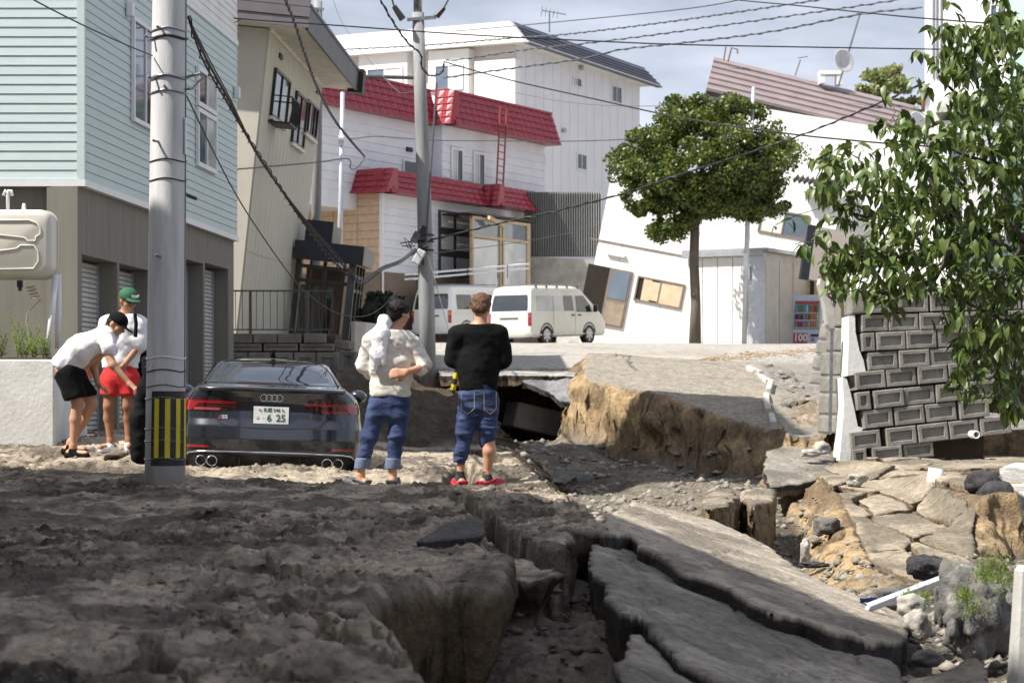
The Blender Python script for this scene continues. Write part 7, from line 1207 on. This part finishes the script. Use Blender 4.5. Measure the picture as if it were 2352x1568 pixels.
sdf_mesh('t_shirt', [cone(J(283, 748), J(278, 800), .205, .20, .66), cone(J(278, 800), J(277, 840), .20, .195, .7), cone(J(288, 728), J(248, 742), .06, .078), cone(J(288, 728), J(322, 744), .06, .078), cone(J(246, 746), J(232, 782), .092, .085), cone(J(324, 748), J(322, 790, -.03), .092, .095)], M('cloth_white'), mB, .011, .05, cuts=[((0, 0, -1), J(277, 846)), ((0, 0, 1), J(288, 722))], noise=wrinkle(.018, 7, 9, 21))
sdf_mesh('shorts', [cone(J(277, 845), J(277, 868), .185, .19, .72), cone(J(257, 870), J(254, 902, -.01), .115, .118), cone(J(296, 870), J(297, 902, -.01), .115, .118)], M('cloth_red'), mB, .010, .04, cuts=[((0, 0, -1), J(277, 909)), ((0, 0, 1), J(277, 838))], noise=wrinkle(.014, 7, 6, 22))
for a, d in ((J(254, 1016), Vector((-.5, -.85, 0))), (J(296, 1014), Vector((.15, -.95, 0)))): sdf_mesh('shoe', [cone(a + Vector((0, 0, -.07)) - d * .06, a + Vector((0, 0, -.075)) + d * .15, .043, .036), cone(a + Vector((0, 0, -.03)), a + Vector((0, 0, -.06)) + d * .06, .045, .035)], M('cloth_white'), mB, .009, .02, noise=wrinkle(.01, 30, 30, 5))
for pts in ([(316, 722, -.16), (319, 745, -.17), (317, 775, -.16)], [(262, 722, -.14), (254, 745, -.17), (250, 790, -.16)]): m = MB(); m.tube([J(*p) for p in pts], .022, 6); m.build('bag_strap', M('cloth_black'), mB)
bp = thing('backpack', 'black backpack worn by the man in the green cap', 'backpack', J(300, 850, .25)); sdf_mesh('bag', [cone(J(290, 760, .22), J(296, 850, .24), .17, .19, .7), cone(J(318, 800, .2), J(330, 850, .18), .07, .06)], M('cloth_black'), bp, .016, .05, noise=wrinkle(.012, 6, 6, 31))
# bending man in black shorts ------------------------------------------------------------
J = Pose(22.3); mA = thing('person', 'person in black cap, white T-shirt and black shorts bending over the mud', 'person', J(168, 1050)); hc = J(269, 745, -.04); hp, hq, hR = head(hc, (.80, -.28, -.52), (.5, 0, .85))
LH, RH = J(306, 882, -.20), J(222, 884, .10)
b = hp + [cone(J(262, 757, -.02), J(246, 770, 0), .056, .064), cone(J(156, 846), J(236, 782), .13, .13, .8), cone(J(243, 778, -.14), J(267, 838, -.2), .050, .042), cone(J(267, 838, -.2), LH, .040, .026), cone(J(238, 782, .14), J(208, 842, .16), .050, .042), cone(J(208, 842, .16), RH, .04, .027),
          cone(J(158, 852, -.09), J(183, 925, -.10), .09, .06), cone(J(183, 925, -.10), J(177, 962, -.09), .058, .058), cone(J(177, 962, -.09), J(172, 1026, -.09), .056, .034), cone(J(160, 852, .10), J(206, 926, .12), .09, .06), cone(J(206, 926, .12), J(186, 965, .12), .058, .058), cone(J(186, 965, .12), J(156, 1020, .12), .055, .034)]
b += foot(J(172, 1024, -.09), (.9, -.35, 0), .15) + foot(J(156, 1016, .12), (.9, -.2, 0), .15) + hand(LH, (.75, -.1, -.6), (-.4, .2, -.9), -1, .8) + hand(RH, (.8, 0, -.5), (-.2, -.3, -.9), 1, .6); sdf_mesh('body', b, M('skin'), mA, .0095, .022)
sdf_mesh('hair', [elp(hq(0, -.03, .005), (.086, .082, .075), hR)], M('hair_black'), mA, .009, .02, cuts=[(hR[:, 1], hq(0, -.01, 0))], noise=lambda p: .008 * fbm3(p * 45, 2, 5))
sdf_mesh('cap', [elp(hq(0, -.006, .045), (.097, .108, .09), hR), elp(hq(0, .120, .020), (.076, .085, .013), hR)], M('cloth_black'), mA, .009, .015, cuts=[(-hR[:, 2], hq(0, 0, .014))])
sdf_mesh('t_shirt', [cone(J(150, 840), J(190, 802), .155, .155, 1.25, (0, 0, 1)), cone(J(190, 802), J(240, 778), .158, .13, 1.3, (0, 0, 1)), cone(J(246, 772, -.12), J(256, 800, -.17), .080, .084), cone(J(242, 776, .12), J(232, 800, .16), .08, .084), cone(J(242, 772), J(252, 766), .10, .07)], M('cloth_white'), mA, .011, .05, cuts=[((-.62, 0, -.78), J(152, 857))], noise=wrinkle(.018, 8, 8, 33))
sdf_mesh('shorts', [cone(J(152, 846), J(162, 860), .155, .16, 1.1, (0, 0, 1)), cone(J(158, 858, -.09), J(176, 908, -.09), .115, .118), cone(J(162, 858, .10), J(192, 905, .10), .115, .112)], M('cloth_black'), mA, .010, .04, cuts=[((.25, 0, -1), J(170, 917)), ((-.62, 0, .78), J(160, 838))], noise=wrinkle(.012, 7, 6, 34))
for a, d in ((J(172, 1030, -.09), Vector((.9, -.35, 0)).normalized()), (J(156, 1022, .12), Vector((.9, -.2, 0)).normalized())): sdf_mesh('shoe', [cone(a + Vector((0, 0, -.065)) - d * .06, a + Vector((0, 0, -.07)) + d * .16, .043, .036), cone(a + Vector((0, 0, -.02)), a + Vector((0, 0, -.06)) + d * .06, .047, .035)], M('cloth_black'), mA, .009, .02)
J = Pose(21.2); bb = thing('cloth_bundle', 'tall black bundle standing in the mud behind the striped pole', 'bundle', J(322, 1050)); sdf_mesh('cloth', [cone(J(326, 890), J(322, 960), .05, .085), cone(J(322, 960), J(322, 1045), .09, .10), cone(J(338, 830), J(340, 900), .06, .07)], M('cloth_black'), bb, .014, .05, noise=wrinkle(.03, 6, 8, 41))
# ------------------------------------------------------------------ debris
pm('rock_grey', (.16, .155, .145), .9, (.075, .072, .068), scale=7, bump=.9, bscale=22, lo=.3, hi=.7); pm('rock_pale', (.40, .38, .34), .9, (.24, .225, .2), scale=8, bump=.7, bscale=25); pm('clod', (.17, .135, .10), .95, (.10, .08, .06), scale=8, bump=.9, bscale=25); pm('rock_tan', (.34, .25, .15), .9, (.22, .16, .10), scale=8, bump=.7, bscale=22); pm('rock_soil', (.24, .19, .13), .95, (.12, .09, .06), scale=9, bump=1.0, bscale=24); pm('asphalt_black', (.055, .055, .058), .9, (.025, .025, .027), scale=14, bump=1.0, bscale=40)
def rock(name, label, c, r, mat, seed, cat='rock', rough=.35, sq=0.0, group=None, n=30, m=20):
    mb = MB(); mb.ell((0, 0, 0), (1, 1, 1), n, m); V = np.array(mb.v); rr = 1 + rough * (1.6 * fbm3(V * 1.3 + seed, 4, seed) + .0); V = np.sign(V) * np.abs(V) ** (1 - sq); V = V / np.maximum(np.linalg.norm(V, axis=1)[:, None], 1e-6) * np.maximum(1, 0) if sq == 0 else V
    V = V * rr[:, None] * np.array(r) ; a = seed * 1.7; R = np.array([[math.cos(a), -math.sin(a), 0], [math.sin(a), math.cos(a), 0], [0, 0, 1]]); mb.v = [tuple(p) for p in V]
    o = mb.build(name, M(mat), None, smooth=True); o.location = c; o.rotation_euler = (0, 0, .3 * math.sin(seed)); return tag(o, label, cat, group, 'thing')
rock('mud_clod', 'large dark mud clod beside the striped pole', P(600, 1122, 19.1) + Vector((0, 0, 0)), (.17, .15, .10), 'clod', 3, 'clod'); rock('mud_clod', 'rounded mud clod alone on the near foreground mud', P(466, 1412, 8.0), (.075, .07, .042), 'clod', 4, 'clod')
rock('mud_clod', 'dark mud clod in front of the white-shoed man', P(265, 1046, 22.0), (.11, .1, .055), 'clod', 8, 'clod', .6); rock('boulder', 'small stone lying alone on the pale road', P(1371, 833, 47.5), (.10, .09, .07), 'rock_tan', 9)
bo = thing('boulder', 'large dark mossy boulder in the bottom right corner', 'boulder', P(2245, 1470, 11.4)); 
def rpart(name, par, c, r, mat, seed, rough=.35, n=40, m=28):
    mb = MB(); mb.ell((0, 0, 0), (1, 1, 1), n, m); V = np.array(mb.v); V = V * (1 + rough * 1.6 * fbm3(V * 1.6 + seed, 5, seed))[:, None] * np.array(r) + np.array(c); mb.v = [tuple(p) for p in V]; return mb.build(name, M(mat), par, smooth=True)
pm('rock_mossy', (.13, .125, .115), .92, (.42, .41, .37), scale=5.5, bump=1.0, bscale=26, lo=.5, hi=.72)
rpart('stone', bo, P(2235, 1400, 11.5), (.19, .2, .22), 'rock_mossy', 5, .5); rpart('stone', bo, P(2290, 1420, 11.7), (.14, .16, .17), 'rock_mossy', 6, .5)
for k, (x, y, r_) in enumerate(((2285, 1305, .06), (2312, 1330, .06), (2232, 1392, .045), (2215, 1368, .03), (2085, 1375, .03), (2260, 1322, .04), (2120, 1374, .03))):
    rq = np.random.default_rng(k); n_ = 220; c = np.array(P(x, y, 11.28 if x > 2150 else 12.3)); q = rq.normal(size=(n_, 3)) * r_ * np.array((.8, .35, .7)); mb = MB()
    for p in q: d = rq.normal(size=3) * .012 + np.array((0, -.004, .016)); w_ = np.array((.003, 0, 0)); mb.add([c + p - w_, c + p + w_, c + p + d], [(0, 1, 2)])
    tag(mb.build('moss_tuft', M('moss'), bo), kind='stuff')
rock('stone', 'chalky white stone resting at the tip of the long slab', P(2094, 1388, 12.2), (.075, .07, .055), 'rock_pale', 12, rough=.4); rock('stone', 'pale grey angular stone below the chalky white stone', P(2108, 1432, 11.9), (.07, .06, .075), 'rock_pale', 13, rough=.5)
rock('stone', 'dark upright splinter of rock beside the mossy boulder', P(2158, 1388, 11.7), (.03, .03, .11), 'rock_grey', 14, rough=.5); rock('stone', 'short dark wedge of rock at the foot of the boulder', P(2186, 1450, 11.3), (.03, .04, .06), 'rock_grey', 15, rough=.5); rock('stone', 'lumpy dark asphalt lump half buried above the gutter pipe', P(2140, 1306, 14.6), (.15, .14, .09), 'asphalt_black', 16, rough=.5)
rock('stone', 'grey broken stone at the lower tip of the paving slabs', P(2050, 1370, 14.5), (.13, .12, .08), 'rock_grey', 17, rough=.45); rock('stone', 'dark squat rock under the end of the widest slab', P(2130, 1510, 10.6), (.07, .07, .045), 'rock_grey', 18, rough=.4)
gp = thing('gutter_pipe', 'white plastic gutter length lying among the rocks', 'gutter', P(2090, 1370, 13)); mb = MB(); a, b = P(1995, 1400, 12.6), P(2178, 1330, 13.2); d_ = (b - a).normalized(); u_ = Vector((.2, -.6, .75)); u_ = (u_ - d_ * u_.dot(d_)).normalized(); n_ = d_.cross(u_)
prof = [(-.028, 0), (-.028, .03), (-.020, .03), (-.020, .010), (-.003, .010), (-.003, .028), (.003, .028), (.003, .010), (.020, .010), (.020, .03), (.028, .03), (.028, 0)]; mb.loft([[p + u_ * x + n_ * -y for x, y in prof] for p in (a, b)]); mb.build('channel', pm('plastic_white', (.62, .65, .72), .4, (.5, .52, .58), scale=6), gp); mb = MB(); q = a.lerp(b, .66); mb.loft([[p + u_ * x * 1.12 + n_ * -y * 1.15 for x, y in prof] for p in (q, q + d_ * .02)]); mb.build('joint_clip', M('plastic_white'), gp)
tp = thing('tarp_scrap', 'scrap of bright blue tarpaulin by the gutter pipe', 'tarp', P(1995, 1378, 13.2)); mb = MB(); mb.grid([[P(1975 + 12 * i, 1372 + 6 * j + 2 * math.sin(i * 2 + j), 13.2 + .05 * j) for i in range(5)] for j in range(3)]); mb.build('sheet', pm('tarp_blue', (.02, .09, .5), .4), tp)
ps = thing('concrete_post', 'rounded concrete post at the bottom right edge', 'post', P(2345, 1568, 10.6)); mb = MB(); q = P(2350, 1600, 10.6); t_ = P(2362, 1298, 10.6); w_ = .055; sec = lambda c, k: [c + Vector((x * k, y * k, 0)) for x, y in ((-w_, -w_ * .7), (-w_ * .7, -w_), (w_ * .7, -w_), (w_, -w_ * .7), (w_, w_), (-w_, w_))]; mb.loft([sec(q, 1.25), sec(q.lerp(t_, .5), 1.1), sec(q.lerp(t_, .96), 1), sec(t_, .75)]); mb.build('shaft', M('pale_concrete'), ps)
pv = thing('drain_pipe', 'stub of pale plastic pipe sticking up from the cracked mud', 'pipe', P(2148, 1120, 24)); mb = MB(); mb.lathe([(.085, -.1), (.085, .14), (.075, .14), (.07, -.1)], P(2146, 1104, 24), Matrix.Rotation(.15, 3, 'Y'), 16, cap=False); mb.build('socket', M('alu_white'), pv, smooth=True)
for lb, c, r_, m_, sd, sq in (('grey concrete lump embedded in the orange slope', P(1900, 1208, 22), (.12, .12, .09), 'rock_grey', 23, .2), ('slanting pale concrete bar on the orange slope', P(1850, 1268, 20.5), (.05, .06, .11), 'rock_pale', 24, .3), ('dark flat asphalt fragment at the foot of the orange slope', P(1870, 1296, 20), (.13, .1, .025), 'asphalt_black', 25, .3),
                             ('jagged black asphalt lump under the broken road edge', P(2300, 1140, 22.1), (.22, .2, .16), 'asphalt_black', 26, 0), ('black asphalt crumble left of the pale road piece', P(2262, 1112, 22.4), (.17, .2, .14), 'asphalt_black', 27, 0), ('rounded grey boulder on the crater floor', P(1332, 1102, 33), (.2, .18, .13), 'rock_grey', 28, 0), ('orange-brown stone at the crater edge by the man in black', P(1213, 1076, 33), (.12, .1, .07), 'rock_tan', 29, 0), ('pale wedge of concrete inside the dark hollow', P(1332, 985, 39.5), (.16, .12, .16), 'rock_pale', 30, .2),
                             ('white concrete chunk on the terrace edge below the block wall', P(1968, 1100, 25), (.13, .14, .08), 'rock_pale', 31, 0), ('small white concrete piece beside the tilted grey slab', P(1860, 1040, 29), (.13, .12, .06), 'rock_pale', 32, 0), ('grey concrete chunk next to the small white piece', P(1886, 1030, 29.2), (.12, .12, .08), 'rock_pale', 33, 0), ('brown stone on the long slab near its dark crack', P(1818, 1392, 13.3), (.036, .035, .028), 'clod', 34, 0), ('small dark clod perched on the slab tip above a larger clod', P(1926, 1430, 12.1), (.028, .03, .022), 'clod', 35, 0), ('dark clod beneath the small clod on the slab tip', P(1930, 1448, 11.9), (.04, .035, .024), 'clod', 36, 0), ('lone brown stone on the widest slab', P(1728, 1508, 9.8), (.026, .025, .018), 'clod', 37, 0)):
    rock('rubble_chunk', lb, c, r_, m_, sd, 'rubble', .4, sq)
cb = thing('concrete_box', 'grey concrete drain box exposed inside the dark hollow', 'drain box', P(1220, 1000, 42.6)); mb = MB(); mb.box(P(1222, 962, 42.6), (.95, .7, .5), Matrix.Rotation(.35, 3, 'Z') @ Matrix.Rotation(.22, 3, 'Y')); mb.build('body', M('concrete'), cb, bevel=.04)
# broken white kerb along the standing block
kq = [(1722, 852), (1738, 858), (1750, 872), (1752, 895), (1751, 920), (1750, 950), (1749, 985)]
kx = [(4.5, 41.6), (4.66, 40.6), (4.62, 39.2), (4.42, 37.6), (4.24, 36.2), (4.1, 34.8), (4.0, 33.3)]
for i in range(6):
    (x0, y0), (x1, y1) = kx[i], kx[i + 1]; a, b = Vector((x0, y0, gz(x0, y0) + .10)), Vector((x1, y1, gz(x1, y1) + .10)); d = (b - a); s_ = Vector((d.y, -d.x, 0)).normalized() * .05; mb = MB(); sh = s_ * (.9 * math.sin(i * 2.3)) + Vector((0, 0, -.05 * (i % 2))); a = a + d * .04 + sh; b = b - d * .06 + sh * .2; u_ = Vector((0, 0, .14)); mb.hexa([a - s_ - u_, a + s_ - u_, b + s_ - u_, b - s_ - u_, a - s_, a + s_, b + s_, b - s_])
    o = mb.build('kerb_stone', M('pale_concrete'), None, bevel=.02); tag(o, 'pale kerb stone in the broken line along the standing earth block', 'kerb', 'broken kerb line', 'thing')
# loose clods, gravel and flakes
def scatter(name, n, fx, size, mat, seed, keep=None, sink=.3, label=None):
    r = np.random.default_rng(seed); X, Y = fx(r, n); z = ground_fn(X[:, None], Y[:, None])[0][:, 0]
    if keep is not None: k = keep(X, Y, z); X, Y, z = X[k], Y[k], z[k]
    base = np.array([(1, 0, 0), (.4, .9, .1), (-.6, .7, 0), (-1, -.1, .1), (-.4, -.9, 0), (.6, -.7, .1), (.1, .1, .8), (0, 0, -.6)], float); F_ = np.array([(i, (i + 1) % 6, 6) for i in range(6)] + [((i + 1) % 6, i, 7) for i in range(6)]); V, Q = [], []
    n = len(X); s = size(r, n, Y)[:, None, None] * (.6 + .8 * r.random((n, 8, 1))) * np.array((1, 1, .75)); a = r.random(n) * 6.28; c, q = np.cos(a), np.sin(a); v = base[None] * s; v = np.stack([v[..., 0] * c[:, None] - v[..., 1] * q[:, None], v[..., 0] * q[:, None] + v[..., 1] * c[:, None], v[..., 2]], -1); v += np.stack([X, Y, z], -1)[:, None]; V = v.reshape(-1, 3); Q = (F_[None] + 8 * np.arange(n)[:, None, None]).reshape(-1, 3)
    return tag(link(name, mesh_np(name, V, Q, True), M(mat)), label, None, None, 'stuff')
def fbank(r, n): Y = np.exp(r.uniform(math.log(5.6), math.log(24), n)); X = r.uniform(-.26, .05, n) * Y; return X, Y
inbank = lambda X, Y, z: (polysd(BANK, X[:, None], Y[:, None])[:, 0] < -.05)
scatter('mud_crumbs', 5000, fbank, lambda r, n, Y: .006 + .022 * r.random(n) ** 4 * np.clip(Y / 10, .7, 1.6), 'clod', 1, lambda X, Y, z: inbank(X, Y, z) & (fbm(X * 1.1 + 4, Y * .6, 3, 103) > -.08), label='small mud crumbs strewn over the bank')
def ffl(r, n): Y = np.exp(r.uniform(math.log(18), math.log(41), n)); X = r.uniform(-.04, .20, n) * Y; return X, Y
low = lambda X, Y, z: (z < -.78) & (polysd(BANK, X[:, None], Y[:, None])[:, 0] > .1) & (polysd(TERR, X[:, None], Y[:, None])[:, 0] > .15)
pm('gravel_mix', (.30, .28, .24), .9, (.13, .115, .09), scale=9, lo=.35, hi=.65); scatter('gravel', 9000, ffl, lambda r, n, Y: .015 + .09 * r.random(n) ** 5, 'gravel_mix', 2, low, label='gravel and cobbles on the crater floor')
def fgl(r, n): Y = np.exp(r.uniform(math.log(5.6), math.log(17), n)); X = r.uniform(-.05, .09, n) * Y; return X, Y
scatter('mud_rubble', 1800, fgl, lambda r, n, Y: .012 + .05 * r.random(n) ** 4, 'clod', 3, lambda X, Y, z: (z < -.95), label='muddy rubble in the bottom of the gully')
def fgr(r, n): Y = r.uniform(10, 21, n); X = r.uniform(.15, .26, n) * Y; return X, Y
scatter('stone_rubble', 2200, fgr, lambda r, n, Y: .01 + .06 * r.random(n) ** 4, 'gravel_mix', 4, lambda X, Y, z: (z < -1.25) & (polysd(onpl(PA, SA), X[:, None], Y[:, None])[:, 0] > .02), label='stony rubble below the orange slope')
def frd(r, n): t = r.random(n); X = 2.0 + 7 * t + r.normal(0, .15, n); Y = 44 + 16 * t + r.normal(0, 1.1, n); return X, Y
scatter('road_gravel', 1500, frd, lambda r, n, Y: .012 + .05 * r.random(n) ** 3, 'rock_tan', 5, lambda X, Y, z: (z > .3), label='gravel streak spread across the pale road')
